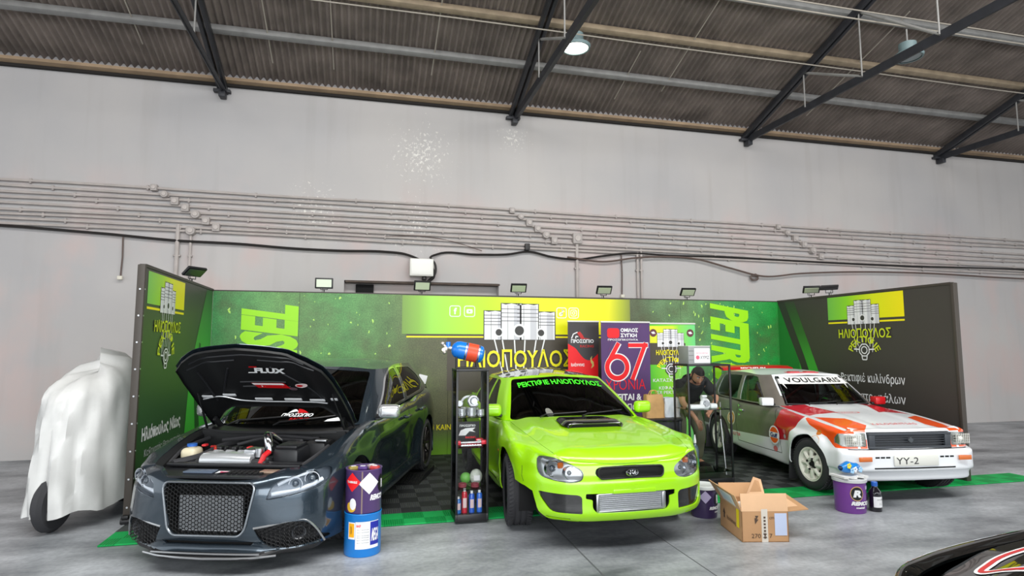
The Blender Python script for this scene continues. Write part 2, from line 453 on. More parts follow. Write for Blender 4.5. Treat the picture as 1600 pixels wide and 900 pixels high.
for side, x0, z0, dx, dz, n in (('left', -3.3, 4.17, .155, -.10, 7), ('middle', 2.55, 4.12, .16, -.105, 6), ('right', 8.15, 4.09, .2, -.115, 6)):
    for k in range(n):
        jbox(x0 + dx * k, z0 + dz * k, (.095 if k < 2 else .115), '%s junction box down the %s diagonal row on the wall' % (order[k] if k else 'topmost', side), k % 3 == 1)
def vpipe(px, z0, z1, r, label):
    t = thing('wall_downpipe', label, 'pipe', (px, WY - .04, z1), 0, 'pipes down the wall')
    c = MB().tube([(0, 0, 0), (0, 0, z0 - z1)], r, 8).m(1)
    for z in np.arange(.3, z0 - z1, .7): c.box((0, .01, z), (r * 3.4, .05, .03), bevel=.006)
    c.obj('pipe', [M_pipe, M_clip], t)
vpipe(-2.93, 3.6, 0, .032, 'thicker grey pipe down the wall behind the left panel')
vpipe(-2.74, 3.45, 0, .02, 'thinner grey pipe down the wall behind the left panel')
vpipe(3.80, 3.62, 0, .030, 'grey pipe down the wall under the small middle box')
vpipe(5.02, 3.45, 0, .022, 'left of two slim pipes down the wall right of centre')
vpipe(5.10, 3.45, 0, .022, 'right of two slim pipes down the wall right of centre')
jbox(3.8, 3.66, .18, 'lone junction box above the middle wall pipe')
jbox(-2.74, 3.5, .12, 'lone junction box above the thin left wall pipe', True)
# cables
M_blk = mat('black cable', (38, 34, 33), .5); M_brn = mat('brown cable', (96, 80, 74), .6)
def smooth(pts, sub=8):
    P = np.array(pts, float); return [Vector(p) for p in hermite(P[:, None, :], sub)[:, 0]]
def hermite(P, sub, kinks=(), closed=False):
    """P (n, m, 3): smooth curves through the points along axis 0"""
    n = len(P)
    d = np.maximum(np.linalg.norm(np.diff(P, axis=0), axis=2).mean(1), 1e-6)
    S = np.diff(P, axis=0) / d[:, None, None]
    out = []
    ml = np.zeros_like(P); mr = np.zeros_like(P)
    for i in range(n):
        if i == 0: a = b = S[0]
        elif i == n - 1: a = b = S[-1]
        elif i in kinks: a, b = S[i - 1], S[i]
        else: a = b = (S[i - 1] * d[i] + S[i] * d[i - 1]) / (d[i] + d[i - 1])
        ml[i], mr[i] = a, b
    for i in range(n - 1):
        sb = sub[i] if isinstance(sub, (list, tuple)) else sub
        for k in range(sb):
            t = k / sb; h = d[i]
            h00 = 2 * t ** 3 - 3 * t * t + 1; h10 = t ** 3 - 2 * t * t + t; h01 = -2 * t ** 3 + 3 * t * t; h11 = t ** 3 - t * t
            out.append(h00 * P[i] + h10 * h * mr[i] + h01 * P[i + 1] + h11 * h * ml[i + 1])
    out.append(P[-1])
    return np.array(out)
yc = WY - .05
wire('wall_cable', smooth([(-13, yc, 3.5), (-3.9, yc, 3.40), (-3.0, yc, 3.34), (-2.0, yc, 3.32), (-1.2, yc, 3.28), (-.4, yc, 3.27), (.3, yc, 3.28), (.65, yc, 3.25), (.98, yc - .06, 3.10), (1.13, yc - .08, 2.98), (1.14, yc - .08, 2.86), (1.02, yc - .05, 2.76)]), .022, M_blk, 'thick black cable along the left wall dropping to the white box', 'cable')
wire('wall_cable', smooth([(1.02, yc - .05, 2.77), (1.16, yc - .09, 2.92), (1.15, yc - .08, 3.1), (1.08, yc - .05, 3.2), (1.2, yc, 3.27), (1.9, yc, 3.29), (2.5, yc, 3.32), (2.85, yc, 3.38), (3.3, yc, 3.3), (3.8, yc, 3.27), (4.3, yc, 3.35), (4.8, yc, 3.42), (5.6, yc, 3.41), (7, yc, 3.42), (8.5, yc, 3.40), (10.5, yc, 3.38), (13, yc, 3.4), (28, yc, 3.4)]), .020, M_blk, 'black cable from the white box along the right wall', 'cable')
wire('wall_cable', smooth([(3.6, yc - .03, 3.3), (4.3, yc - .03, 3.24), (5.0, yc - .03, 3.34), (6.3, yc - .03, 3.35), (7.0, yc - .03, 3.20), (7.75, yc - .03, 3.06), (8.6, yc - .03, 3.14), (9.6, yc - .03, 3.2), (11.5, yc - .03, 3.24), (14, yc - .03, 3.2), (28, yc - .03, 3.2)]), .018, M_brn, 'brown cable sagging below the black one on the right wall', 'cable')
wire('wall_cable', smooth([(.3, yc, 3.55), (.9, yc, 3.58), (1.5, yc, 3.5), (2.0, yc, 3.36)]), .007, M_brn, 'thin brown wire crossing the wall above the white box', 'cable')
def pull(x, z0, z1, label):
    t = thing('pendant_switch', label, 'switch', (x, WY - .06, z1), 0)
    MB().box((0, 0, 0), (.07, .05, .06), bevel=.008).obj('box', mat('cream plastic', (222, 216, 200), .5), t)
    MB().tube([(0, .02, .03), (.01, .02, (z0 - z1) * .5), (0, .02, z0 - z1)], .012, 6).obj('cord', M_brn, t)
pull(-3.70, 3.38, 2.72, 'small cream switch hanging on a cord at far left wall')
pull(4.69, 3.40, 2.60, 'small cream switch hanging on a cord right of centre')
for k, (x, z, lb) in enumerate(((2.83, 3.46, 'small black clamp box below the middle junction boxes'),)):
    o = MB().box((x, WY - .06, z), (.09, .1, .12), bevel=.01).obj('clamp_box', M_blk); tag(o, lb, 'box')
o = MB().tube([(7.55 + .09 * math.cos(a), WY - .06, 3.0 + .05 * math.sin(a) + .004 * a) for a in np.linspace(0, 14, 50)], .010, 6).obj('cable_coil', M_brn); tag(o, 'small coil of brown cable hanging below the right conduits', 'cable')
# white electrical box
e = thing('electrical_box', 'white electrical box on the wall above the green backdrop', 'electrical box', (.92, WY - .125, 2.88))
MB().box((0, 0, .13), (.40, .2, .30), bevel=.012).obj('body', mat('ivory box', (232, 230, 222), .4), e)
MB().box((0, -.105, .13), (.36, .012, .26), bevel=.004).obj('lid', mat('ivory lid', (238, 236, 229), .35), e)
MB().lathe([(0, 0), (.035, 0), (.045, -.05), (.03, -.07), (0, -.07)], c=(.05, -.02, -.02)).obj('cable_gland', M_blk, e)
# ================================================================ CAR TOOLS (x forward, y to the car's left, z up, origin under the front axle)
def loft(ctrl, su, sv, ku=(), kv=()):
    G = hermite(np.array(ctrl, float), su, ku)
    return np.swapaxes(hermite(np.swapaxes(G, 0, 1), sv, kv), 0, 1)

def band(stations):
    """stations: (x, y, outward angle in degrees, [(inset, z), ...]) -> control net"""
    out = []
    for x, y, a, prof in stations:
        t = math.radians(a); nx, ny = math.cos(t), math.sin(t)
        out.append([(x - nx * i, max(0, y - ny * i) if y > 1e-6 else 0, z) for i, z in prof])
    return out

def bm_grid(G):
    bm = bmesh.new()
    V = [[bm.verts.new(p) for p in row] for row in G]
    for i in range(len(V) - 1):
        for j in range(len(V[0]) - 1):
            q = [V[i][j], V[i + 1][j], V[i + 1][j + 1], V[i][j + 1]]
            bm.faces.new(q)
    bmesh.ops.remove_doubles(bm, verts=bm.verts[:], dist=.0004)
    bmesh.ops.dissolve_degenerate(bm, edges=bm.edges[:], dist=1e-5)
    bm.normal_update()
    return bm

def pip(x, y, P):
    c = False; j = len(P) - 1
    for i in range(len(P)):
        (xi, yi), (xj, yj) = P[i], P[j]
        if (yi > y) != (yj > y) and x < (xj - xi) * (y - yi) / (yj - yi) + xi: c = not c
        j = i
    return c

def round_poly(P, r=.03, n=4):
    """rounded corners; r may be a list"""
    out = []; N = len(P)
    for i in range(N):
        rr = r[i] if isinstance(r, (list, tuple)) else r
        a, b, c = Vector(P[i - 1]), Vector(P[i]), Vector(P[(i + 1) % N])
        if rr <= 0: out.append(tuple(b)); continue
        d0 = min(rr, (a - b).length * .45); d1 = min(rr, (c - b).length * .45)
        p0 = b + (a - b).normalized() * d0; p1 = b + (c - b).normalized() * d1
        for k in range(n + 1):
            t = k / n
            out.append(tuple((1 - t) ** 2 * p0 + 2 * t * (1 - t) * b + t * t * p1))
    return out

def cut(bm, poly, ax, filt):
    """cut a 2-D outline (seen along the third axis) into the surface; returns the faces inside it"""
    i, j = ax; k = 3 - i - j
    bm.normal_update()
    xs = [p[0] for p in poly]; ys = [p[1] for p in poly]
    x0, x1, y0, y1 = min(xs) - .01, max(xs) + .01, min(ys) - .01, max(ys) + .01
    def bb(f):
        a = [v.co[i] for v in f.verts]; b = [v.co[j] for v in f.verts]
        return min(a), max(a), min(b), max(b)
    def near(f, a0, a1, b0, b1):
        q = bb(f); return q[1] > a0 and q[0] < a1 and q[3] > b0 and q[2] < b1
    cand = {f for f in bm.faces if filt(f) and near(f, x0, x1, y0, y1)}
    segs = []
    for a, b in zip(poly, poly[1:] + poly[:1]):
        L = math.hypot(b[0] - a[0], b[1] - a[1])
        if L < 1e-6: continue
        n = max(1, int(L / .06)) if min(abs(b[0] - a[0]), abs(b[1] - a[1])) > .015 else 1
        for q in range(n):
            segs.append(((a[0] + (b[0] - a[0]) * q / n, a[1] + (b[1] - a[1]) * q / n), (a[0] + (b[0] - a[0]) * (q + 1) / n, a[1] + (b[1] - a[1]) * (q + 1) / n)))
    e = 4e-4
    for a, b in segs:
        fs = [f for f in cand if f.is_valid and near(f, min(a[0], b[0]) - e, max(a[0], b[0]) + e, min(a[1], b[1]) - e, max(a[1], b[1]) + e)]
        if not fs: continue
        co = [0, 0, 0]; co[i], co[j] = a
        no = [0, 0, 0]; no[i], no[j] = -(b[1] - a[1]), b[0] - a[0]
        geom = list(fs) + list({ed for f in fs for ed in f.edges}) + list({v for f in fs for v in f.verts})
        nb = len(bm.faces)
        r = bmesh.ops.bisect_plane(bm, geom=geom, dist=2e-5, plane_co=co, plane_no=Vector(no).normalized())
        for g in r['geom']:
            if isinstance(g, bmesh.types.BMFace): cand.add(g)
        for g in r['geom_cut']:
            if isinstance(g, bmesh.types.BMEdge):
                for f in g.link_faces: cand.add(f)
        cand = {f for f in cand if f.is_valid}
    for f in cand: f.normal_update()
    out = []
    for f in cand:
        c = f.calc_center_median()
        if pip(c[i], c[j], poly): out.append(f)
    return out

def take(bm, faces, off=0, remove=True):
    """the faces as a new bmesh, pushed off along the surface normals"""
    nb = bmesh.new(); mp = {}
    nrm = {}
    for f in faces:
        for v in f.verts: nrm[v] = nrm.get(v, Vector()) + f.normal * f.calc_area()
    for v, n_ in nrm.items():
        mp[v] = nb.verts.new(v.co + (n_.normalized() * off if n_.length > 0 else Vector()))
    for f in faces:
        q = nb.faces.new([mp[v] for v in f.verts]); q.material_index = 0
    nb.normal_update()
    if remove: bmesh.ops.delete(bm, geom=list(faces), context='FACES')
    return nb

def rim(bm, depth, mi=0, d=None):
    """turn the open edges inwards so the sheet shows a thickness"""
    bm.normal_update()
    es = [e for e in bm.edges if e.is_boundary and not (abs(e.verts[0].co.y) < 1e-4 and abs(e.verts[1].co.y) < 1e-4)]
    nv = {}
    for e in es:
        for v in e.verts:
            if v not in nv:
                n_ = Vector(d) if d is not None else -v.normal
                p = v.co + n_ * depth
                if abs(v.co.y) < 1e-4: p.y = 0
                nv[v] = bm.verts.new(p)
    for e in es:
        a, b = e.verts
        f = bm.faces.new((a, b, nv[b], nv[a])); f.material_index = mi
    return bm

def pocket(bm, faces, depth, d=None):
    """a recess behind an opening: the faces moved inwards plus side walls"""
    nb = take(bm, faces)
    nb.normal_update()
    bound = [e for e in nb.edges if e.is_boundary and not (abs(e.verts[0].co.y) < 1e-4 and abs(e.verts[1].co.y) < 1e-4)]
    old = {v: v.co.copy() for e in bound for v in e.verts}
    n0 = {v: v.normal.copy() for v in nb.verts}
    dd = lambda v: Vector(d) if d is not None else -n0[v]
    top = {v: nb.verts.new((lambda q: Vector((q.x, 0 if abs(c.y) < 1e-4 else q.y, q.z)))(c + dd(v) * .013)) for v, c in old.items()}
    for v in list(n0):
        if v in top or v.is_valid:
            if v in n0 and n0[v].length > 0:
                y = v.co.y; v.co += (Vector(d) if d is not None else -n0[v]) * depth
                if abs(y) < 1e-4: v.co.y = 0
    for e in bound:
        a, b = e.verts
        try: nb.faces.new((a, b, top[b], top[a]))
        except ValueError: pass
    return nb

def mirrored(bm):
    nb = bm.copy()
    for v in nb.verts: v.co.y = -v.co.y
    bmesh.ops.reverse_faces(nb, faces=nb.faces[:])
    return nb

def join(a, b):
    me = bpy.data.meshes.new('tmp'); b.to_mesh(me); a.from_mesh(me); bpy.data.meshes.remove(me); b.free()
    return a

def sym_obj(bm, name, mats, parent, ang=30, rimd=0):
    if rimd: rim(bm, rimd)
    a = bm; b = mirrored(bm); join(a, b)
    return bm_obj(a, name, mats, parent, ang, weld=.0005, recalc=False)

def pair_obj(bm, name, mats, parent, ang=30, rimd=0):
    if rimd: rim(bm, rimd)
    b = mirrored(bm)
    return [bm_obj(bm, name, mats, parent, ang, recalc=False), bm_obj(b, name, mats, parent, ang, recalc=False)]

def strip(bm, pts, w, ax, filt, mi=1):
    """a narrow line (shut line, trim) cut into the surface and given another material"""
    for a, b in zip(pts, pts[1:]):
        d = Vector((b[0] - a[0], b[1] - a[1])).normalized(); n_ = Vector((-d.y, d.x)) * w / 2; d = d * w * .4
        P = [(a[0] + n_.x - d.x, a[1] + n_.y - d.y), (a[0] - n_.x - d.x, a[1] - n_.y - d.y), (b[0] - n_.x + d.x, b[1] - n_.y + d.y), (b[0] + n_.x + d.x, b[1] + n_.y + d.y)]
        for f in cut(bm, P, ax, filt): f.material_index = mi

side = lambda f: f.normal.y > .35
front = lambda f: f.normal.x > .12
anyf = lambda f: True
topf = lambda f: f.normal.z > .3

M_rubber = mat('tyre rubber', (50, 50, 53), .75, bump=.1, bscale=90)
M_blkp = mat('black plastic', (24, 24, 26), .45)
M_dark = mat('dark cavity', (10, 10, 11), .85)
M_seam = mat('shut line', (16, 17, 18), .8)
M_chrome = mat('chrome', (215, 218, 222), .12, metal=1)
M_alu = mat('bare aluminium', (190, 192, 195), .32, metal=1)
M_disc = mat('brake disc steel', (120, 120, 122), .35, metal=1)
M_lens = glass_mat('clear lens', (.93, .95, .97), fres=1.45)
M_tint = glass_mat('tinted car glass', (.10, .12, .12), fres=1.5)
M_clearw = glass_mat('clear car glass', (.74, .82, .79), fres=1.5)
M_seat = mat('dark seat fabric', (28, 28, 30), .9)
M_amber = mat('amber lens', (214, 110, 44), .25, coat=.5)
M_red = mat('red plastic', (200, 22, 28), .3, coat=.4)
M_white = mat('white print', (240, 242, 242), .5)
M_silver = mat('silver paint', (176, 178, 180), .3, metal=.8)

def make_wheel(parent, c, R, W, rr, style, rim_m, yside, steer=0, tread=True):
    """yside +1: outer face towards +y"""
    t = bpy.data.objects.new('wheel', None); COL.objects.link(t); t.parent = parent
    t.location = c; t.rotation_euler = (0, 0, steer + (0 if yside > 0 else PI))
    # tyre: lathe round the y axis with tread grooves
    prof = [(rr, -W * .42), (rr + .012, -W * .47), ((R + rr) / 2, -W * .52), (R - .022, -W * .49), (R - .004, -W * .38)]
    for g in (-.22, 0, .22):
        prof += [(R, W * (g - .035)), (R - .008, W * (g - .03)), (R - .008, W * (g + .03)), (R, W * (g + .035))]
    prof += [(R - .004, W * .38), (R - .022, W * .49), ((R + rr) / 2, W * .52), (rr + .012, W * .47), (rr, W * .42)]
    mb = MB().lathe(prof, axis='Y', n=56)
    if tread:
        for k in range(56):
            a = 2 * PI * k / 56
            for s in (-1, 1):
                y = s * W * .36
                mb.box((math.cos(a) * (R - .001), y, math.sin(a) * (R - .001)), (.008, W * .17, .018), rot=Matrix.Rotation(-a, 4, 'Y') @ Matrix.Rotation(s * .35, 4, 'X'))
    mb.obj('tyre', M_rubber, t, ang=40)
    b = MB().lathe([(rr + .004, -W * .44), (rr - .015, -W * .42), (rr - .03, -W * .2), (rr - .03, W * .2), (rr - .02, W * .36), (rr + .004, W * .45), (rr + .01, W * .455), (rr + .01, W * .43)], axis='Y', n=48)
    of = W * .30
    if style == 'spokes5':
        n = 5
        for k in range(n):
            a = 2 * PI * k / n + .3
            for s in (-.13, .13):
                p0 = Vector((math.cos(a + s * .6) * .045, of - .005, math.sin(a + s * .6) * .045)); p1 = Vector((math.cos(a + s * 1.5) * (rr - .012), of + .012, math.sin(a + s * 1.5) * (rr - .012)))
                b.tube([p0, (p0 + p1) / 2 + Vector((0, .006, 0)), p1], [.017, .014, .016], 8)
        b.lathe([(0, of + .02), (.035, of + .018), (.06, of + .006), (.065, of - .03)], axis='Y', n=24)
    elif style == 'multi':
        n = 10
        for k in range(n):
            a = 2 * PI * k / n
            p0 = Vector((math.cos(a) * .05, of, math.sin(a) * .05)); p1 = Vector((math.cos(a) * (rr - .012), of + .015, math.sin(a) * (rr - .012)))
            b.tube([p0, (p0 + p1) / 2 + Vector((0, .004, 0)), p1], [.016, .012, .015], 8)
        b.lathe([(0, of + .02), (.035, of + .018), (.065, of + .004), (.07, of - .03)], axis='Y', n=24)
    else:   # eight spoke steel rally wheel: dish with round openings
        for k in range(8):
            a = 2 * PI * k / 8
            p0 = Vector((math.cos(a) * .07, of + .004, math.sin(a) * .07)); p1 = Vector((math.cos(a) * (rr - .015), of - .015, math.sin(a) * (rr - .015)))
            b.tube([p0, (p0 + p1) / 2 + Vector((0, .012, 0)), p1], [.026, .023, .034], 8)
        b.lathe([(.045, of - .01), (.05, of + .012), (.085, of + .012), (.10, of - .005), (.10, of - .03)], axis='Y', n=32)
        b.lathe([(rr - .055, of - .03), (rr - .03, of - .015), (rr - .015, of + .0), (rr - .01, of + .03)], axis='Y', n=48)
    b.obj('rim', rim_m, t, ang=40)
    if style == 'steel':
        d = MB()
        d.lathe([(0, of + .03), (.022, of + .028), (.03, of - .01)], axis='Y', n=16)
        for k in range(4):
            a = 2 * PI * k / 4 + .4
            d.cyl((math.cos(a) * .066, of, math.sin(a) * .066), (math.cos(a) * .066, of + .028, math.sin(a) * .066), .012, n=6)
        d.obj('lug_nuts', M_blkp, t)
    MB().lathe([(.05, -.01), (rr * .74, -.01), (rr * .74, .012), (.05, .012)], axis='Y', n=36).obj('brake_disc', M_disc, t)
    return t

def seat(parent, x, y, z, m, name='seat', sc=1):
    mb = MB()
    mb.box((x, y, z), (.5, .48, .14), bevel=.05)
    mb.box((x - .30, y, z + .34), (.14, .46, .62), rot=Matrix.Rotation(-.25, 4, 'Y'), bevel=.05)
    mb.box((x - .40, y, z + .74), (.10, .26, .17), rot=Matrix.Rotation(-.25, 4, 'Y'), bevel=.04)
    return mb.obj(name, m, parent)

def steering(parent, x, y, z, r=.18):
    mb = MB()
    Mx = Matrix.Translation((x, y, z)) @ Matrix.Rotation(-1.15, 4, 'Y')
    mb.tube([Mx @ Vector((r * math.cos(a), r * math.sin(a), 0)) for a in np.linspace(0, 2 * PI, 33)[:-1]], .015, 8, closed=True)
    for a in (.3, PI - .3, PI * 1.5): mb.tube([Mx @ Vector((0, 0, -.02)), Mx @ Vector((r * math.cos(a), r * math.sin(a), 0))], .014, 6)
    mb.cyl(Mx @ Vector((0, 0, .0)), Mx @ Vector((0, 0, -.06)), .05, n=12)
    return mb.obj('steering_wheel', M_blkp, parent)

def project(bm_tree, F, x, y, d, off=.003):
    """drop a flat point onto a surface along direction d"""
    p = F.p(x, y, 0)
    hit = bm_tree.ray_cast(p, Vector(d), 3)
    if hit[0] is None:
        q = bm_tree.find_nearest(p + Vector(d) * .9)[0]
        return q if q else p
    n_ = hit[1] if hit[1].dot(Vector(d)) < 0 else -hit[1]
    return hit[0] + n_ * off

def greenhouse(st, su, sv, bulge=.03, vl=4):
    """st: list of (base xyz, top xyz) from the windscreen centre round to the back; returns wall net and roof net"""
    ctrl = []
    for b, t in st:
        b, t = np.array(b, float), np.array(t, float)
        row = []
        o = np.array([b[0] - (t[0] + b[0]) / 2, (b[1] + t[1]) / 2, 0]);
        mid = np.array([-1.7, 0, 0]); o = (b + t) / 2 - mid; o[2] = 0; o /= np.linalg.norm(o)
        for k in range(vl + 1):
            v = k / vl
            p = b + (t - b) * v + o * bulge * 4 * v * (1 - v)
            if b[1] == 0: p[1] = 0
            row.append(p)
        ctrl.append(row)
    return loft(ctrl, su, sv)

def roof_cap(top, zc, n=8):
    """top: rim points (N,3) of the left half; zc(x): centre-line height"""
    out = []
    for p in top:
        row = []
        for k in range(n + 1):
            w = k / n
            y = p[1] * (1 - w)
            e = 1 - (1 - w) ** 2.2
            row.append((p[0], y, p[2] + (zc(p[0]) - p[2]) * e))
        out.append(row)
    return np.array(out)
# ================================================================ THE STAND: tiles, printed walls, flood lights
PY = 9.30; PH = 2.46; LX = -2.13; RX = 7.25; FY = 5.83

def tile_mat(name, c0, c1, tile, rib):
    m = bpy.data.materials.new(name); m.use_nodes = True; MATS[name] = m
    nt = m.node_tree; b = nt.nodes['Principled BSDF']; L = nt.links.new
    tc = nt.nodes.new('ShaderNodeTexCoord')
    mp = nt.nodes.new('ShaderNodeMapping'); mp.inputs['Scale'].default_value = (1 / tile, 1 / tile, 1); L(tc.outputs['Object'], mp.inputs[0])
    ck = nt.nodes.new('ShaderNodeTexChecker'); ck.inputs['Scale'].default_value = 1
    ck.inputs['Color1'].default_value = (*lin(c0), 1); ck.inputs['Color2'].default_value = (*lin(c1), 1); L(mp.outputs[0], ck.inputs[0])
    sx = nt.nodes.new('ShaderNodeSeparateXYZ'); L(tc.outputs['Object'], sx.inputs[0])
    def saw(src, per):
        a = nt.nodes.new('ShaderNodeMath'); a.operation = 'MULTIPLY'; a.inputs[1].default_value = 2 * PI / per; L(src, a.inputs[0])
        c = nt.nodes.new('ShaderNodeMath'); c.operation = 'SINE'; L(a.outputs[0], c.inputs[0]); return c.outputs[0]
    wx, wy = saw(sx.outputs['X'], rib), saw(sx.outputs['Y'], rib)
    mx = nt.nodes.new('ShaderNodeMix'); L(ck.outputs['Fac'], mx.inputs['Factor']); L(wx, mx.inputs['A']); L(wy, mx.inputs['B'])
    bp = nt.nodes.new('ShaderNodeBump'); bp.inputs['Strength'].default_value = .6; bp.inputs['Distance'].default_value = .006
    L(mx.outputs['Result'], bp.inputs['Height']); L(bp.outputs[0], b.inputs['Normal'])
    L(ck.outputs['Color'], b.inputs['Base Color']); b.inputs['Roughness'].default_value = .55
    b.inputs['Specular IOR Level'].default_value = .3
    return m
M_tile = tile_mat('dark ribbed floor tiles', (44, 46, 48), (76, 78, 80), .20, .02)
M_gtile = tile_mat('green ribbed floor tiles', (14, 170, 84), (10, 150, 72), .20, .02)
t = MB().box(((LX + RX) / 2, (FY + .38 + PY) / 2, .008), (RX - LX, PY - FY - .38, .016)).obj('floor_tiles', M_tile, ang=0); tag(t, kind='structure')
t = MB().box(((LX + RX + 1.2) / 2 - .1, FY + .19, .008), (RX - LX + 1.0, .38, .016), bevel=.006).obj('floor_border', M_gtile, ang=0); tag(t, kind='structure')

def fill_ramp(cr, stops):
    while len(cr.elements) > 1: cr.elements.remove(cr.elements[-1])
    cr.elements[0].position = stops[0][0]; cr.elements[0].color = (*lin(stops[0][1]), 1)
    for q, c in stops[1:]:
        e = cr.elements.new(q); e.color = (*lin(c), 1)

def art_mat(name, stops, noise=.5, scale=2.5, lowcol=None, lowz=.5):
    """printed artwork: colour stops along the panel's length plus smoky noise"""
    m = bpy.data.materials.new(name); m.use_nodes = True; MATS[name] = m
    nt = m.node_tree; b = nt.nodes['Principled BSDF']; L = nt.links.new
    b.inputs['Roughness'].default_value = .42
    tc = nt.nodes.new('ShaderNodeTexCoord'); sx = nt.nodes.new('ShaderNodeSeparateXYZ'); L(tc.outputs['Object'], sx.inputs[0])
    lo, hi = stops[0][0], stops[-1][0]
    mr = nt.nodes.new('ShaderNodeMapRange'); L(sx.outputs['X'], mr.inputs[0]); mr.inputs[1].default_value = lo; mr.inputs[2].default_value = hi
    r = nt.nodes.new('ShaderNodeValToRGB'); L(mr.outputs[0], r.inputs[0])
    fill_ramp(r.color_ramp, [((p - lo) / (hi - lo), c) for p, c in stops])
    n = nt.nodes.new('ShaderNodeTexNoise'); n.inputs['Scale'].default_value = scale; n.inputs['Detail'].default_value = 7; n.inputs['Roughness'].default_value = .65; L(tc.outputs['Object'], n.inputs[0])
    nr = nt.nodes.new('ShaderNodeMapRange'); L(n.outputs['Fac'], nr.inputs[0]); nr.inputs[1].default_value = .3; nr.inputs[2].default_value = .7; nr.inputs[3].default_value = 1 - noise; nr.inputs[4].default_value = 1 + noise
    x = nt.nodes.new('ShaderNodeMix'); x.data_type = 'RGBA'; x.blend_type = 'MULTIPLY'; x.inputs['Factor'].default_value = 1
    L(r.outputs[0], x.inputs['A']); L(nr.outputs[0], x.inputs['B'])
    out = x.outputs['Result']
    if lowcol:      # dark smoke and fine spray in the print
        n2 = nt.nodes.new('ShaderNodeTexNoise'); n2.inputs['Scale'].default_value = 1.1; n2.inputs['Detail'].default_value = 8; n2.inputs['Roughness'].default_value = .6
        mp2 = nt.nodes.new('ShaderNodeMapping'); mp2.inputs['Location'].default_value = (3.1, 0, 1.7); L(tc.outputs['Object'], mp2.inputs[0]); L(mp2.outputs[0], n2.inputs[0])
        q2 = nt.nodes.new('ShaderNodeMapRange'); L(n2.outputs['Fac'], q2.inputs[0]); q2.inputs[1].default_value = .46; q2.inputs[2].default_value = .66; q2.inputs[4].default_value = .75
        y2 = nt.nodes.new('ShaderNodeMix'); y2.data_type = 'RGBA'; L(q2.outputs[0], y2.inputs['Factor']); L(out, y2.inputs['A']); y2.inputs['B'].default_value = (*lin((84, 84, 56)), 1)
        n3 = nt.nodes.new('ShaderNodeTexNoise'); n3.inputs['Scale'].default_value = 55; n3.inputs['Detail'].default_value = 4; L(tc.outputs['Object'], n3.inputs[0])
        q3 = nt.nodes.new('ShaderNodeMapRange'); L(n3.outputs['Fac'], q3.inputs[0]); q3.inputs[1].default_value = .35; q3.inputs[2].default_value = .7; q3.inputs[3].default_value = .8; q3.inputs[4].default_value = 1.35
        y3 = nt.nodes.new('ShaderNodeMix'); y3.data_type = 'RGBA'; y3.blend_type = 'MULTIPLY'; y3.inputs['Factor'].default_value = 1; L(y2.outputs['Result'], y3.inputs['A']); L(q3.outputs[0], y3.inputs['B']); out = y3.outputs['Result']
    if lowcol:
        l = nt.nodes.new('ShaderNodeMapRange'); L(sx.outputs['Z'], l.inputs[0]); l.inputs[1].default_value = lowz; l.inputs[2].default_value = lowz - .45
        y = nt.nodes.new('ShaderNodeMix'); y.data_type = 'RGBA'; L(l.outputs[0], y.inputs['Factor']); L(out, y.inputs['A']); y.inputs['B'].default_value = (*lin(lowcol), 1); out = y.outputs['Result']
    L(out, b.inputs['Base Color'])
    return m

def grad_mat(name, stops, axis='X'):
    m = bpy.data.materials.new(name); m.use_nodes = True; MATS[name] = m
    nt = m.node_tree; b = nt.nodes['Principled BSDF']; L = nt.links.new; b.inputs['Roughness'].default_value = .42
    tc = nt.nodes.new('ShaderNodeTexCoord'); sx = nt.nodes.new('ShaderNodeSeparateXYZ'); L(tc.outputs['Object'], sx.inputs[0])
    lo, hi = stops[0][0], stops[-1][0]
    mr = nt.nodes.new('ShaderNodeMapRange'); L(sx.outputs[axis], mr.inputs[0]); mr.inputs[1].default_value = lo; mr.inputs[2].default_value = hi
    r = nt.nodes.new('ShaderNodeValToRGB'); L(mr.outputs[0], r.inputs[0])
    fill_ramp(r.color_ramp, [((p - lo) / (hi - lo), c) for p, c in stops])
    L(r.outputs[0], b.inputs['Base Color'])
    return m

M_ywl = mat('print yellow', (252, 238, 20), .45)
M_out = mat('print dark outline', (46, 42, 38), .5)
M_lime = mat('print lime', (160, 232, 20), .45)
M_ylime = mat('print yellow lime', (212, 228, 40), .45)
M_pw = mat('print white', (238, 238, 240), .45)
M_pg = mat('print pale grey', (206, 206, 212), .45)
M_pd = mat('print charcoal', (60, 58, 56), .5)
M_frame = mat('dark panel frame', (66, 60, 54), .5)

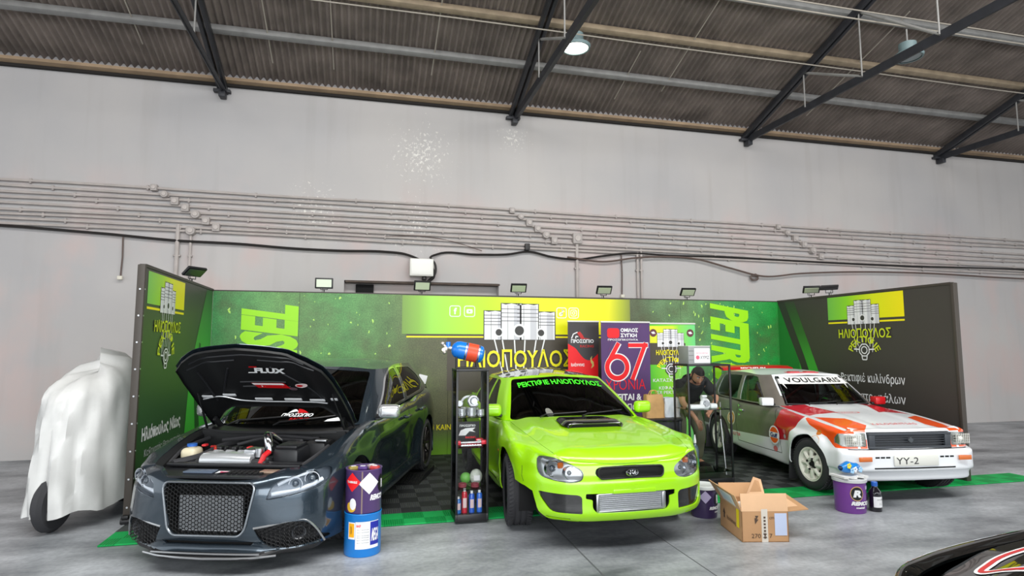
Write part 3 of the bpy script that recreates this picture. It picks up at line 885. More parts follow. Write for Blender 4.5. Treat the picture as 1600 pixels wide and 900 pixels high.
def pistons(par, F, x, y, w, h, name='piston_emblem', rods=None):
    """five printed pistons in a row, the middle ones taller"""
    mb = MB()
    cols = ((0, .26, .80), (.22, .50, .97), (.48, .76, 1.0), (.70, .98, .80))
    P = ((0, .30, .79), (.24, .52, 1.0), (.46, .76, .99), (.70, 1.0, .78))
    for k, (a, b, t) in enumerate(P):
        G = F.lift(.0006 * (k if k < 2 else 3 - k))
        mb.m(2); flat_rect(mb, G.lift(-.0003), x + (a - .012) * w, y - .01 * h, x + (b + .012) * w, y + (t + .012) * h)
        mb.m(0); flat_poly(mb, G, [(x + a * w, y), (x + b * w, y), (x + b * w, y + t * h), (x + (b * .8 + a * .2) * w, y + (t - .03) * h), (x + (b + a) / 2 * w, y + t * h), (x + (a * .8 + b * .2) * w, y + (t - .03) * h), (x + a * w, y + t * h)])
        mb.m(1); flat_rect(mb, G.lift(.0003), x + (a + .62 * (b - a)) * w, y, x + (a + .92 * (b - a)) * w, y + (t - .05) * h)
        mb.m(2)
        for q in (.16, .27, .38, .49): flat_rect(mb, G.lift(.0005), x + a * w, y + (t - q * t) * h, x + b * w, y + (t - q * t + .016) * h)
        flat_rect(mb, G.lift(.0005), x + (a + .30 * (b - a)) * w, y, x + (a + .315 * (b - a)) * w, y + t * h * .95)
    G = F.lift(.0035)
    for cx, cy, r in ((.20, .20, .045), (.49, .25, .065), (.80, .19, .045)):
        mb.m(0); flat_poly(mb, G, [(x + cx * w + 1.45 * r * w * math.cos(t), y + cy * h + 1.45 * r * w * math.sin(t)) for t in np.linspace(0, 2 * PI, 24)[:-1]])
        mb.m(2); flat_poly(mb, G.lift(.0005), [(x + cx * w + r * w * math.cos(t), y + cy * h + r * w * math.sin(t)) for t in np.linspace(0, 2 * PI, 24)[:-1]])
    if rods:
        mb.m(0)
        for k, cx in enumerate((.14, .25, .42, .57, .73, .85)):
            xt = x + cx * w; xb = x + (.5 + (cx - .5) * rods[1]) * w
            flat_line(mb, F, [(xt, y), (xb, y - rods[0])], .018 * w)
    return mb.obj(name, [M_pw, M_pg, M_pd], par, ang=0)

def crank(par, F, c, r):
    mb = MB(); mb.m(1); flat_poly(mb, F.lift(-.0003), [(c[0] + 1.3 * r * math.cos(t + .39), c[1] + 1.3 * r * math.sin(t + .39)) for t in np.linspace(0, 2 * PI, 9)[:-1]])
    mb.m(0); flat_ring(mb, F, c, .45 * r, .62 * r)
    oct_ = [(c[0] + r * math.cos(t + .39), c[1] + r * math.sin(t + .39)) for t in np.linspace(0, 2 * PI, 9)]
    flat_line(mb, F, oct_, .18 * r)
    flat_line(mb, F, [(c[0] - .5 * r, c[1] - .9 * r), (c[0] - .4 * r, c[1] - 1.5 * r), (c[0] + .4 * r, c[1] - 1.5 * r), (c[0] + .5 * r, c[1] - .9 * r)], .18 * r)
    for s in (-1, 1): flat_line(mb, F, [(c[0] + s * r, c[1] + .1 * r), (c[0] + s * 2.0 * r, c[1] + .15 * r)], .2 * r)
    return mb.obj('crank_emblem', [M_pw, M_pd], par, ang=0)

def arc_text(mb, F, body, c, R, h, a0, a1, **k):
    return put_text(mb, body, lambda u, v: F.p(c[0] + (R + v * h) * math.cos(a0 + (a1 - a0) * u), c[1] + (R + v * h) * math.sin(a0 + (a1 - a0) * u)), **k)

def words2(par, F, body, x, y, w, h, m, m2=None, name='lettering', out=.05, **k):
    mb = MB()
    flat_text(mb, F, body, x, y, w, h, **k)
    if m2 is not None:
        kk = dict(k); kk['bold'] = k.get('bold', 0) + out
        mb.m(1); flat_text(mb, F.lift(-.0012), body, x - .012 * w, y - .05 * h, w * 1.024, h * 1.10, **kk)
    return mb.obj(name, [m] + ([m2] if m2 is not None else []), par, ang=0)

# ---------------- back wall
bw = thing('printed_backdrop', 'long green printed back wall of the stand with yellow band and pistons', 'backdrop', (0, PY, 0))
M_back = art_mat('green smoky print', [(-2.2, (58, 140, 78)), (-1.2, (100, 150, 80)), (-.3, (84, 144, 76)), (.35, (92, 128, 70)), (.8, (90, 102, 58)), (1.3, (84, 84, 56)), (4.0, (80, 74, 62)), (4.6, (90, 112, 80)), (5.4, (104, 144, 96)), (6.3, (60, 146, 78)), (7.3, (26, 138, 54))], .34, 2.3, (126, 190, 24), .42)
for k, (x0, x1) in enumerate(((LX, -.95), (-.95, 1.27), (1.27, 3.3), (3.3, 5.3), (5.3, RX))):
    MB().box(((x0 + x1) / 2, .02, PH / 2), (x1 - x0 - .004, .04, PH)).obj('print_panel', M_back, bw, ang=0)
MB().box(((LX + RX) / 2, .03, PH + .008), (RX - LX, .07, .016)).obj('top_rail', M_frame, bw, ang=0)
FB = Frame((0, PY - PY, 0), (1, 0, 0), (0, 0, 1), .002)   # local to the back wall, facing the visitor
FB.n = Vector((0, -1, 0))
M_band = grad_mat('yellow band print', [(.35, (106, 128, 66)), (.80, (140, 190, 70)), (1.0, (160, 226, 78)), (1.9, (196, 238, 20)), (2.8, (240, 242, 8)), (3.9, (252, 244, 10)), (4.15, (190, 200, 40)), (4.45, (100, 112, 66))])
mb = MB(); flat_rect(mb, FB, .55, 1.855, 4.35, 2.45); mb.obj('yellow_band', M_band, bw, ang=0)
mb = MB(); flat_rect(mb, FB, .62, 1.80, 4.1, 1.825); mb.obj('yellow_line', M_ywl, bw, ang=0)
mb = MB(); flat_rect(mb, FB, .62, 1.828, 4.1, 1.853); flat_rect(mb, FB.lift(-.0005), 1.25, .98, 4.1, 1.80); mb.obj('dark_field', mat('print dark umber', (78, 70, 60), .5), bw, ang=0)
pistons(bw, FB.lift(.004), 1.84, 1.77, 1.17, .58, rods=(.62, .62))
words2(bw, FB.lift(.008), 'ΗΛΙΟΠΟΥΛΟΣ', 1.42, 1.33, 1.90, .285, M_ywl, M_out, bold=.012)
words2(bw, FB.lift(.004), 'ΚΑΙΝΟΤΟΜΙΑ', 1.10, .385, .62, .085, M_ywl, None, bold=.01)
def icon(x, z, kind):
    mb = MB(); s = .165; F = FB.lift(.003)
    P = rrect(s, s, .03, 4, (x, z)); flat_line(mb, F, P + [P[0]], .013)
    if kind == 'f':
        flat_text(mb, F, 'f', x - .022, z - .05, .05, .105, bold=.05)
    if kind == 'y':
        flat_poly(mb, F, rrect(.10, .07, .02, 3, (x, z))); mb.m(1); flat_poly(mb, F.lift(.001), [(x - .012, z - .018), (x + .02, z), (x - .012, z + .018)])
    if kind == 't':
        flat_ring(mb, F, (x - .012, z - .022), .012, .032, 18); flat_rect(mb, F, x + .006, z - .02, x + .022, z + .058); flat_line(mb, F, [(x + .014, z + .05), (x + .03, z + .03), (x + .05, z + .022)], .016)
    if kind == 'i':
        P = rrect(.10, .10, .025, 4, (x, z)); flat_line(mb, F, P + [P[0]], .012); flat_ring(mb, F, (x, z), .016, .028, 18); flat_poly(mb, F, circle(.007, 10, (x + .03, z + .03)))
    mb.obj('social_icon', [M_pw, M_lime], bw, ang=0)
for x, z, k in ((1.37, 2.215, 'f'), (1.60, 2.215, 'y'), (3.13, 2.21, 't'), (3.34, 2.21, 'i')): icon(x, z, k)
# DIESEL up the left, PETROL down the right
mb = MB(); put_text(mb, 'DIESEL', lambda u, v: FB.lift(.003).p(-.95 - .80 * v, 1.0 + 1.30 * u + .10 * v - .05), bold=.05); mb.obj('lettering', M_lime, bw, ang=0)
mb = MB(); put_text(mb, 'PETROL', lambda u, v: FB.lift(.003).p(5.86 + .78 * v, 2.36 - 1.60 * u - .13 * v + .06), bold=.05); mb.obj('lettering', M_lime, bw, ang=0)
mb = MB()
for k in range(150):
    x = rnd.choice((rnd.uniform(-2.0, .5), rnd.uniform(5.2, 7.1), rnd.uniform(4.6, 7.1))); z = rnd.uniform(1.0, 2.42); s = rnd.uniform(.008, .03); a = rnd.uniform(0, PI)
    flat_poly(mb, FB.lift(.0022), [(x + s * r * math.cos(a + t), z + s * r * 1.6 * math.sin(a + t)) for t, r in ((0, .5), (.9, .8), (1.8, .45), (3.2, .9), (4.5, .5))])
o = mb.obj('paint_flecks', mat('print pale lime', (186, 232, 110), .5), bw, ang=0); tag(o, kind='stuff')

# ---------------- left wall
lw = thing('printed_side_wall', 'dark green printed side wall at left behind the grey hatchback', 'backdrop', (LX, 0, 0))
M_lw = art_mat('dark green side print', [(-1, (54, 78, 50)), (1, (54, 78, 50))], .12, 1.2)
LY0 = 6.56
def zgrad(name, stops): return grad_mat(name, stops, 'Z')
M_lw = zgrad('dark green side print', [(0, (42, 78, 44)), (1.0, (48, 84, 50)), (1.8, (60, 76, 52)), (2.3, (68, 66, 58)), (2.46, (70, 66, 60))])
MB().box((-.02, (LY0 + PY) / 2, PH / 2), (.04, PY - LY0, PH)).obj('print_panel', M_lw, lw, ang=0)
MB().box((-.02, LY0 - .02, PH / 2), (.07, .05, PH + .03), bevel=.008).box((-.02, (LY0 + PY) / 2, PH + .01), (.06, PY - LY0, .03)).obj('panel_frame', M_frame, lw)
mb = MB()
for z in np.arange(.15, 2.45, .26): mb.cyl((.012, LY0 - .02, z), (.018, LY0 - .02, z), .009, n=10).cyl((-.02, LY0 - .05, z), (-.02, LY0 - .043, z), .009, n=10)
mb.obj('frame_screws', M_alu, lw)
MB().cyl((-.06, LY0 - .06, .03), (.02, LY0 - .06, .03), .03, n=16).box((-.02, LY0 - .06, .07), (.06, .07, .03), bevel=.006).obj('castor', M_blkp, lw)
FLt = Frame((0, LY0, 0), (0, 1, 0), (0, 0, 1), .002); FLt.n = Vector((1, 0, 0))
M_bandy = grad_mat('card gradient print left', [(6.65, (128, 204, 90)), (7.1, (170, 226, 40)), (7.45, (236, 242, 10)), (7.95, (252, 240, 10))], 'Y')
mb = MB(); flat_rect(mb, FLt, .10, 2.10, 1.36, 2.43); mb.obj('yellow_card', M_bandy, lw, ang=0)
mb = MB(); flat_rect(mb, FLt, .10, 2.045, 1.36, 2.07); mb.obj('yellow_line', M_ywl, lw, ang=0)
pistons(lw, FLt.lift(.003), .50, 2.03, .50, .34, rods=(.45, .7))
words2(lw, FLt.lift(.006), 'ΗΛΙΟΠΟΥΛΟΣ', .34, 1.82, .90, .13, M_ylime, M_out, bold=.02)
mb = MB(); arc_text(mb, FLt.lift(.006), 'ΡΕΚΤΙΦΙΕ', (.76, 1.56), .20, .10, PI * .98, PI * .02, bold=.02); mb.obj('lettering', M_ylime, lw, ang=0)
crank(lw, FLt.lift(.004), (.76, 1.56), .085)
words2(lw, FLt.lift(.002), 'Ηλιόπουλος Νίκος', .16, .70, 1.28, .17, M_pw, None, bold=.035)
words2(lw, FLt.lift(.002), 'Καθηγητής Θερμαντικής', .26, .54, 1.20, .10, M_pg, None)
M_wed = zgrad('green wedge print', [(0, (60, 190, 54)), (1.2, (78, 206, 70)), (2.46, (58, 96, 52))])
mb = MB(); flat_poly(mb, FLt, [(2.73, .0), (2.73, 2.45), (2.40, 2.45), (1.75, 1.35), (1.55, .0)]); mb.m(1); flat_poly(mb, FLt.lift(.001), [(2.25, 0), (2.0, 1.0), (2.12, 1.72), (2.2, 1.7), (2.18, 1.0), (2.5, 0)]); mb.obj('green_wedge', [M_wed, mat('print dark green', (34, 92, 40), .5)], lw, ang=0)

# ---------------- right wall
rw_ = thing('printed_side_wall', 'charcoal printed side wall at right behind the white rally car', 'backdrop', (RX, 0, 0))
RY0 = 6.0
MB().box((.02, (RY0 + PY) / 2, PH / 2), (.04, PY - RY0, PH)).obj('print_panel', mat('print warm charcoal', (66, 62, 58), .5), rw_, ang=0)
MB().box((.02, RY0 - .02, PH / 2), (.07, .05, PH + .03), bevel=.008).box((.02, (RY0 + PY) / 2, PH + .01), (.06, PY - RY0, .03)).obj('panel_frame', M_frame, rw_)
FR = Frame((0, PY, 0), (0, -1, 0), (0, 0, 1), .002); FR.n = Vector((-1, 0, 0))
M_bandr = grad_mat('card gradient print right', [(8.10, (120, 200, 80)), (7.7, (150, 226, 40)), (7.2, (232, 240, 16)), (6.7, (252, 236, 10))], 'Y')
mb = MB(); flat_rect(mb, FR, 1.20, 2.08, 2.60, 2.44); mb.obj('yellow_card', M_bandr, rw_, ang=0)
mb = MB(); flat_rect(mb, FR, 1.20, 2.02, 2.60, 2.045); mb.obj('yellow_line', M_ywl, rw_, ang=0)
pistons(rw_, FR.lift(.003), 1.60, 2.00, .58, .36, rods=(.42, .7))
words2(rw_, FR.lift(.006), 'ΗΛΙΟΠΟΥΛΟΣ', 1.41, 1.79, .96, .145, M_ylime, M_out, bold=.015)
mb = MB(); arc_text(mb, FR.lift(.006), 'ΡΕΚΤΙΦΙΕ', (1.885, 1.50), .22, .115, PI * .88, PI * .12, bold=.015); mb.obj('lettering', M_ylime, rw_, ang=0)
crank(rw_, FR.lift(.004), (1.885, 1.61), .095)
words2(rw_, FR.lift(.002), 'Ρεκτιφιέ κυλίνδρων', 1.41, 1.10, 1.14, .17, M_pw, None, bold=.01)
words2(rw_, FR.lift(.002), 'Ρεκτιφιέ στροφάλων', 1.20, .83, 1.34, .17, M_pw, None, bold=.01)
words2(rw_, FR.lift(.002), 'Κεφαλάρια', 1.42, .55, .66, .17, M_pw, None, bold=.01)
mb = MB()
M_wr = zgrad('green wedge right print', [(0, (30, 150, 50)), (1.3, (70, 176, 60)), (1.9, (56, 110, 48)), (2.46, (60, 66, 52))])
flat_poly(mb, FR, [(0, 0), (1.35, 0), (1.35, .2), (.92, 1.28), (.42, 2.45), (.18, 2.45), (.0, 2.45)]); mb.m(1)
flat_poly(mb, FR.lift(.001), [(.0, 2.45), (.18, 2.45), (.62, 1.5), (.86, .9), (.70, .9), (.52, 1.35)]); mb.m(2); flat_poly(mb, FR.lift(.0005), [(0, 2.45), (.50, 1.38), (.5, .9), (.0, .9)])
mb.obj('green_wedge', [M_wr, mat('print deep charcoal', (58, 56, 52), .5), mat('print leaf green', (38, 132, 52), .5)], rw_, ang=0)

# ---------------- flood lights on the stand
M_led = mat('pale led panel', (196, 206, 178), .25, coat=.5)
def flood(loc, tilt, yaw, label, face=None):
    t = thing('flood_light', label, 'flood light', loc, yaw, 'flood lights along the top of the stand')
    R_ = Matrix.Translation((0, -.02, .13)) @ Matrix.Rotation(tilt, 4, 'X')
    b = MB(); b.bm = bmesh.new()
    b.box((0, 0, 0), (.26, .035, .16), bevel=.008)
    for v in b.bm.verts: v.co = R_ @ v.co
    b.obj('housing', M_blkp, t)
    p = MB().box((0, -.02, 0), (.215, .008, .115))
    for v in p.bm.verts: v.co = R_ @ v.co
    p.obj('led_panel', face or M_led, t, ang=0)
    s = MB().tube([(-.05, .02, .12), (-.05, .02, .04), (.05, .02, .04), (.05, .02, .12)], .007, 6).tube([(0, .02, .04), (0, .02, 0)], .009, 6)
    s.obj('bracket', M_blkp, t)
    MB().tube([(-.04, .02, .10), (-.02, .03, .05), (-.03, .03, .0)], .004, 6).obj('lead', M_blkp, t)
nm = ['first', 'second', 'third', 'fourth', 'fifth']
for k, (x, tl, yw) in enumerate(((-.61, .05, .0), (.85, .45, .05), (2.40, .70, -.10), (3.88, .72, -.12), (5.44, .75, -.14))):
    flood((x, PY + .0, PH + .014), tl, yw, '%s black flood light from the left along the top of the back wall' % nm[k])
flood((LX + .0, 8.25, PH + .02), .95, .9, 'black flood light on top of the dark green left side wall', mat('unlit dark led panel', (66, 76, 66), .3, coat=.5))
flood((RX, 8.45, PH + .02), .95, -.55, 'pale faced flood light on top of the charcoal right wall')
flood((RX, 8.05, PH + .02), 1.15, 2.3, 'dark flood light beside the pale one on the charcoal right wall', MATS['unlit dark led panel'])
# ================================================================ LIME GREEN SALOON
def green_car():
    lime = mat('lime green paint', (158, 222, 10), .28, coat=.8)
    blackg = mat('gloss black wrap', (14, 15, 17), .08, coat=1)
    car = thing('car', 'lime green saloon with black bonnet scoop and green lettering across the windscreen', 'car', (2.20, 5.59, .016), math.radians(-90.7))
    f0 = [(.10, .20), (.03, .225), (.0, .27), (0, .36), (0, .46), (.0, .53), (.02, .585), (.035, .64), (.05, .685), (.085, .71), (.17, .725)]
    fc = [(.10, .21), (.03, .235), (.0, .28), (0, .36), (0, .46), (.0, .53), (.02, .59), (.03, .65), (.05, .70), (.08, .73), (.17, .755)]
    ff = [(.10, .22), (.03, .245), (.0, .29), (0, .36), (0, .46), (.0, .53), (.01, .60), (.015, .67), (.035, .735), (.08, .775), (.16, .80)]
    ar = [(.08, .23), (.03, .25), (.015, .30), (.01, .38), (0, .48), (0, .56), (-.006, .64), (-.012, .72), (.01, .785), (.075, .825), (.175, .85)]
    sd = [(.07, .21), (.005, .235), (.0, .29), (.03, .34), (.03, .45), (.02, .55), (.012, .64), (.005, .72), (.012, .80), (.045, .85), (.14, .885)]
    sr = [(.07, .21), (.005, .235), (.0, .29), (.03, .34), (.03, .45), (.02, .55), (.012, .64), (.005, .74), (.012, .84), (.045, .90), (.14, .94)]
    rr = [(.08, .23), (.03, .25), (.015, .30), (.01, .38), (0, .48), (0, .56), (0, .66), (0, .76), (.012, .86), (.05, .92), (.14, .955)]
    st = [(.90, 0, 0, f0), (.89, .22, 3, f0), (.865, .42, 9, f0), (.81, .59, 22, fc), (.72, .71, 38, fc), (.60, .79, 55, ff), (.47, .845, 74, ff),
          (.34, .872, 86, ar), (.0, .885, 90, ar), (-.36, .872, 93, ar), (-.52, .85, 91, sd), (-1.1, .845, 90, sd), (-1.75, .85, 90, sr), (-2.1, .862, 88, rr), (-2.54, .885, 90, rr), (-2.92, .86, 94, rr),
          (-3.25, .80, 105, rr), (-3.45, .62, 140, rr), (-3.52, .35, 170, rr), (-3.53, 0, 180, rr)]
    HX = [(-.66, .715, .885), (-.30, .715, .862), (.1, .70, .835), (.45, .672, .80), (.70, .62, .757), (.80, .575, .735)]
    def hedge(x):
        X_ = [h[0] for h in HX]; return float(np.interp(x, X_, [h[1] for h in HX])), float(np.interp(x, X_, [h[2] for h in HX]))
    B0 = band(st)
    for i, (x, y, a, pr) in enumerate(st):
        if -.7 < x < .78:
            hw, ze = hedge(B0[i][-1][0]); px, py, pz = B0[i][-2]
            xl = min(x, .76)
            hw, ze = hedge(xl)
            B0[i][-1] = (xl, hw + .003, ze - .001); B0[i][-2] = (x * .5 + xl * .5 - .0, hw + (y - hw) * .62, ze - .012)
    G = loft(B0, 5, 4)
    bm = bm_grid(G)
    tree_full = BVHTree.FromBMesh(bm)
    # wheel arches
    for cx in (0, -2.54):
        fs = cut(bm, [(cx + .372 * math.cos(a), .335 + .372 * math.sin(a)) for a in np.linspace(0, 2 * PI, 40)[:-1]], (0, 2), lambda f: side(f) and f.calc_center_median().y > .5)
        fs = list({f for f in fs})
        bmesh.ops.delete(bm, geom=fs, context='FACES')
        fs = [f for f in bm.faces if abs(f.calc_center_median().x - cx) < .37 and f.calc_center_median().z < .335 and abs(f.calc_center_median().x - cx) < .36 and f.calc_center_median().y > .5]
        bmesh.ops.delete(bm, geom=fs, context='FACES')
    # bumper side trimmed in front of the wheel
    fs = cut(bm, [(.25, .485), (.385, .478), (.52, .465), (.61, .44), (.635, .37), (.672, .29), (.725, .225), (.725, .15), (.25, .15)], (0, 2), lambda f: f.normal.y > .05 and f.calc_center_median().y > .5)
    bmesh.ops.delete(bm, geom=fs, context='FACES')
    # head lamp
    hl = round_poly([(.405, .595), (.42, .635), (.52, .69), (.64, .733), (.715, .738), (.748, .715), (.755, .63), (.735, .572), (.64, .548), (.52, .535), (.43, .55)], .03, 3)
    fh = lambda f: f.normal.x > .1 and f.calc_center_median().x > .3
    fs = cut(bm, hl, (1, 2), fh)
    lens = take(bm, fs, 0, remove=False)
    house = pocket(bm, fs, .055, d=(-.9, -.35, 0))
    # grille, cooler opening, fog covers
    fs = cut(bm, round_poly([(-.001, .562), (.27, .562), (.315, .60), (.30, .645), (.24, .658), (-.001, .665)], [0, .03, .03, .03, .03, 0], 4), (1, 2), front)
    grille = take(bm, fs, -.012)
    fs = cut(bm, round_poly([(-.001, .295), (.31, .295), (.345, .335), (.345, .40), (.40, .41), (.40, .45), (-.001, .45)], [0, .02, .02, .01, .01, .01, 0]), (1, 2), front)
    opening = pocket(bm, fs, .11, d=(-1, 0, 0))
    fs = cut(bm, round_poly([(.43, .285), (.665, .295), (.74, .40), (.755, .455), (.455, .44), (.43, .42)], [.015, .05, .03, .02, .03, .02]), (1, 2), lambda f: f.normal.x > .1 and f.calc_center_median().x > .3)
    fog = pocket(bm, fs, .014)
    fs = cut(bm, [(.52, .232), (.69, .245), (.70, .262), (.52, .25)], (1, 2), lambda f: f.normal.x > .1)
    slot = pocket(bm, fs, .03)
    # shut lines: bumper to wing, plate plinth
    strip(bm, [(.50, .50), (.47, .545), (.46, .62)], .006, (0, 2), side)
    # doors
    fside = lambda f: side(f) and f.calc_center_median().x < -.3
    d1 = [(-.60, .29), (-1.50, .29), (-1.53, .93), (-.60, .93)]
    d2 = [(-1.512, .29), (-2.08, .30), (-2.30, .62), (-2.36, 1.0), (-1.54, .93)]
    doors = []
    for D in (d1, d2):
        strip(bm, D + [D[0]], .008, (0, 2), fside)
        fs = [f for f in cut(bm, D, (0, 2), fside) if f.material_index == 0]
        doors.append(take(bm, fs))
    strip(bm, [(-.72, .29), (-.3, .27)], .006, (0, 2), side)
    # lower black lip of the bumper
    lip = take(bm, [f for f in bm.faces if f.calc_center_median().z < .222 and f.calc_center_median().x > .4])
    sym_obj(bm, 'body_shell', [lime, M_seam], car, 40, rimd=.012)
    sym_obj(lip, 'front_lip', M_blkp, car, 40)
    for k, d in enumerate(doors):
        for s, o in enumerate(pair_obj(d, 'door', [lime], car, 40, rimd=.01)):
            x = (-1.40, -2.2)[k]; sg = 1 if s == 0 else -1
            y = .856 * sg; z = .80
            MB().tube([(x - .09, y, z), (x - .07, y + sg * .028, z), (x + .07, y + sg * .028, z), (x + .09, y, z)], .014, 8).obj('door_handle', lime, o)
    # head lamp internals
    for s, o in enumerate(pair_obj(house, 'headlight', [mat('lamp reflector', (196, 198, 200), .25, metal=.6)], car, 40)):
        sg = 1 if s == 0 else -1
        mb = MB()
        for (x, y, z, r) in ((.69, .635, .632, .062), (.75, .505, .602, .052)):
            Mx = Matrix.Translation((x, sg * y, z)) @ Matrix.Rotation(PI / 2, 4, 'Y') @ Matrix.Rotation(sg * .25, 4, 'X')
            mb.lathe([(0, -.05), (r * .5, -.04), (r * .85, -.01), (r, .02), (r * 1.08, .02), (r * 1.08, -.02)], M=Mx, n=28)
        mb.obj('reflector_bowl', M_chrome, o)
        mb = MB()
        for (x, y, z, r) in ((.695, .635, .632, .028), (.755, .505, .602, .022)):
            mb.ball((x, sg * y, z), r, 14)
        mb.obj('projector', mat('projector lens', (70, 80, 90), .05, coat=1), o)
        mb = MB().box((.735, sg * .575, .662), (.03, .05, .05), rot=sg * -.4, bevel=.01).obj('turn_lamp', M_amber, o)
    for o in pair_obj(lens, 'headlight_lens', [M_lens], car, 40): o['label'] = 'clear headlight lens'
    # grille insert with surround and badge
    sym_obj(grille, 'grille', mat('deep black grille', (9, 9, 10), .6, spec=.25), car, 40)
    mb = MB()
    Fg = Frame((.905, 0, .612), (0, 1, 0), (0, 0, 1))
    mb.tube([(.892 - .12 * y * y, y, z) for y, z in rrect(.58, .092, .035, 5, (0, .612))], .007, 6, closed=True)
    mb.obj('grille_surround', M_blkp, car)
    bd = MB().tube([(.902, .052 * math.cos(a), .612 + .026 * math.sin(a)) for a in np.linspace(0, 2 * PI, 28)[:-1]], .006, 6, closed=True)
    bd.tube([(.902, -.05, .612), (.902, .05, .612)], .004, 6)
    for y, z in ((-.018, .012), (.004, -.010), (.02, -.008), (.02, .008), (.0, .014), (-.02, -.010)): bd.ball((.904, y, z + .612), .007, 8)
    bd.obj('badge', M_chrome, car)
    sym_obj(opening, 'lower_opening', M_dark, car, 40)
    ic = MB()
    for k in range(9): ic.box((.845, -.0, .308 + k * .0155), (.03, .56, .006))
    ic.box((.838, 0, .37), (.02, .56, .13))
    for s in (-1, 1): ic.box((.845, s * .295, .368), (.06, .035, .15), bevel=.012)
    ic.box((.848, 0, .437), (.05, .60, .014), bevel=.004).box((.848, 0, .300), (.05, .60, .014), bevel=.004)
    ic.obj('intercooler', M_alu, car)
    MB().box((.893, .02, .462), (.014, .38, .035), bevel=.005).obj('plate_plinth', lime, car)
    pair_obj(fog, 'fog_lamp_cover', [mat('gloss black cover', (12, 13, 14), .12, coat=.8)], car, 40)
    pair_obj(slot, 'bumper_slot', [M_dark], car, 40)
    # front wing gaps: bonnet
    zs = lambda x: .722 + (.80 - x) / 1.42 * .155
    H = []
    for x, dz0, dzc, cur in ((.862, -.016, -.066, .135), (.846, -.010, -.042, .13), (.81, .0, -.014, .12), (.76, .0, .018, .09), (.62, 0, .025, .05), (.35, 0, .03, .0), (.0, 0, .036, 0), (-.35, 0, .04, .03), (-.56, 0, .044, .10)):
        row = []
        for k in range(9):
            w = k / 8
            xx = x - cur * w ** 2.2
            hw, ze = hedge(x - cur)
            z = ze + (dzc + dz0 * 0) * (1 - w ** 2.2) + dz0 * w + .010 * math.exp(-((w - .72) / .12) ** 2) * (1 if x < .8 else 0)
            row.append((xx, hw * w, z))
        H.append(row)
    hb = bm_grid(loft(H, 5, 4))
    for f in hb.faces:
        if f.normal.z < 0: f.normal_flip()
    htree = BVHTree.FromBMesh(hb)
    sym_obj(hb, 'bonnet', lime, car, 50, rimd=.014)
    # bonnet scoop
    S = []
    for x, hw, z0, h in ((.075, .20, .853, .0), (.085, .27, .85, .055), (.055, .295, .85, .072), (-.15, .295, .872, .062), (-.38, .26, .895, .03), (-.48, .21, .91, .0)):
        S.append([(x - .03 * (w) ** 2, hw * w, z0 + h * (1 - .35 * w ** 6) - (.02 if w == 1 else 0)) for w in np.linspace(0, 1, 8)])
    sb = bm_grid(loft(S[1:], 4, 3)); sym_obj(sb, 'bonnet_scoop', blackg, car, 50, rimd=.01)
    mb = MB().prism(rrect(.54, .052, .022), lambda u, v, w: Vector((.07 - w + -.03 * (u / .29) ** 2, u, .876 + v)), .05)
    mb.obj('scoop_mouth', M_dark, car)
    MB().tube([(.087 - .03 * (u / .28) ** 2, u, .876 + v) for u, v in rrect(.55, .058, .024)], .008, 6, closed=True).obj('scoop_lip', blackg, car)
    # greenhouse
    gs = [((-.47, 0, .925), (-1.23, 0, 1.315)), ((-.50, .38, .912), (-1.24, .30, 1.31)), ((-.60, .745, .88), (-1.30, .565, 1.285)), ((-.78, .785, .88), (-1.42, .59, 1.278)),
          ((-1.4, .785, .895), (-1.8, .595, 1.29)), ((-2.1, .78, .92), (-2.2, .585, 1.285)), ((-2.62, .74, .945), (-2.52, .535, 1.255)), ((-2.88, .62, .955), (-2.64, .47, 1.25)), ((-2.98, .3, .965), (-2.66, .25, 1.265)), ((-3.0, 0, .965), (-2.66, 0, 1.27))]
    GW = greenhouse(gs, 6, 4, .022)
    gb = bm_grid(GW)
    for f in gb.faces:
        c = f.calc_center_median()
        if f.normal.dot(c - Vector((-1.7, 0, 1.0))) < 0: f.normal_flip()
    gb.normal_update()
    fs = cut(gb, round_poly([(-.001, .888), (.708, .888), (.542, 1.272), (-.001, 1.305)], [0, .03, .04, 0]), (1, 2), lambda f: f.normal.x > .25)
    ws = take(gb, fs, -.004)
    w1 = round_poly([(-.93, .915), (-1.545, .925), (-1.60, 1.255), (-1.48, 1.255), (-1.40, 1.235)], .03)
    w2 = round_poly([(-1.60, .925), (-2.20, .945), (-2.42, 1.00), (-2.36, 1.20), (-2.25, 1.25), (-1.655, 1.258)], .03)
    wins = [take(gb, cut(gb, w, (0, 2), side), -.005) for w in (w1, w2)]
    fs = cut(gb, round_poly([(-.001, .985), (.52, .985), (.40, 1.225), (-.001, 1.24)], [0, .03, .04, 0]), (1, 2), lambda f: f.normal.x < -.25)
    rw = take(gb, fs, -.004)
    sym_obj(gb, 'pillars', lime, car, 40, rimd=.02)
    wsc = ws.copy()
    ws_tree = BVHTree.FromBMesh(join(ws.copy(), mirrored(ws)))
    sym_obj(ws, 'windscreen', M_tint, car, 60)
    sym_obj(rw, 'rear_window', M_tint, car, 60)
    for w in wins: pair_obj(w, 'side_window', [M_tint], car, 60)
    top = GW[:, -1]
    zc = lambda x: 1.30 + .075 * max(0, 1 - ((x + 1.9) / .72) ** 2)
    rb = bm_grid(roof_cap(top, zc))
    for f in rb.faces:
        if f.normal.z < 0: f.normal_flip()
    sym_obj(rb, 'roof', blackg, car, 50)
    # boot lid
    B = [[(x, hw * w, z - .02 * w * w) for w in np.linspace(0, 1, 6)] for x, hw, z in ((-2.9, .70, .965), (-3.2, .68, .97), (-3.42, .62, .965), (-3.5, .55, .94))]
    sym_obj(bm_grid(loft(B, 3, 2)), 'boot_lid', lime, car, 50, rimd=.01)
    # windscreen lettering
    Fw = Frame((.2, 0, 0), (0, 1, 0), (0, 0, 1))
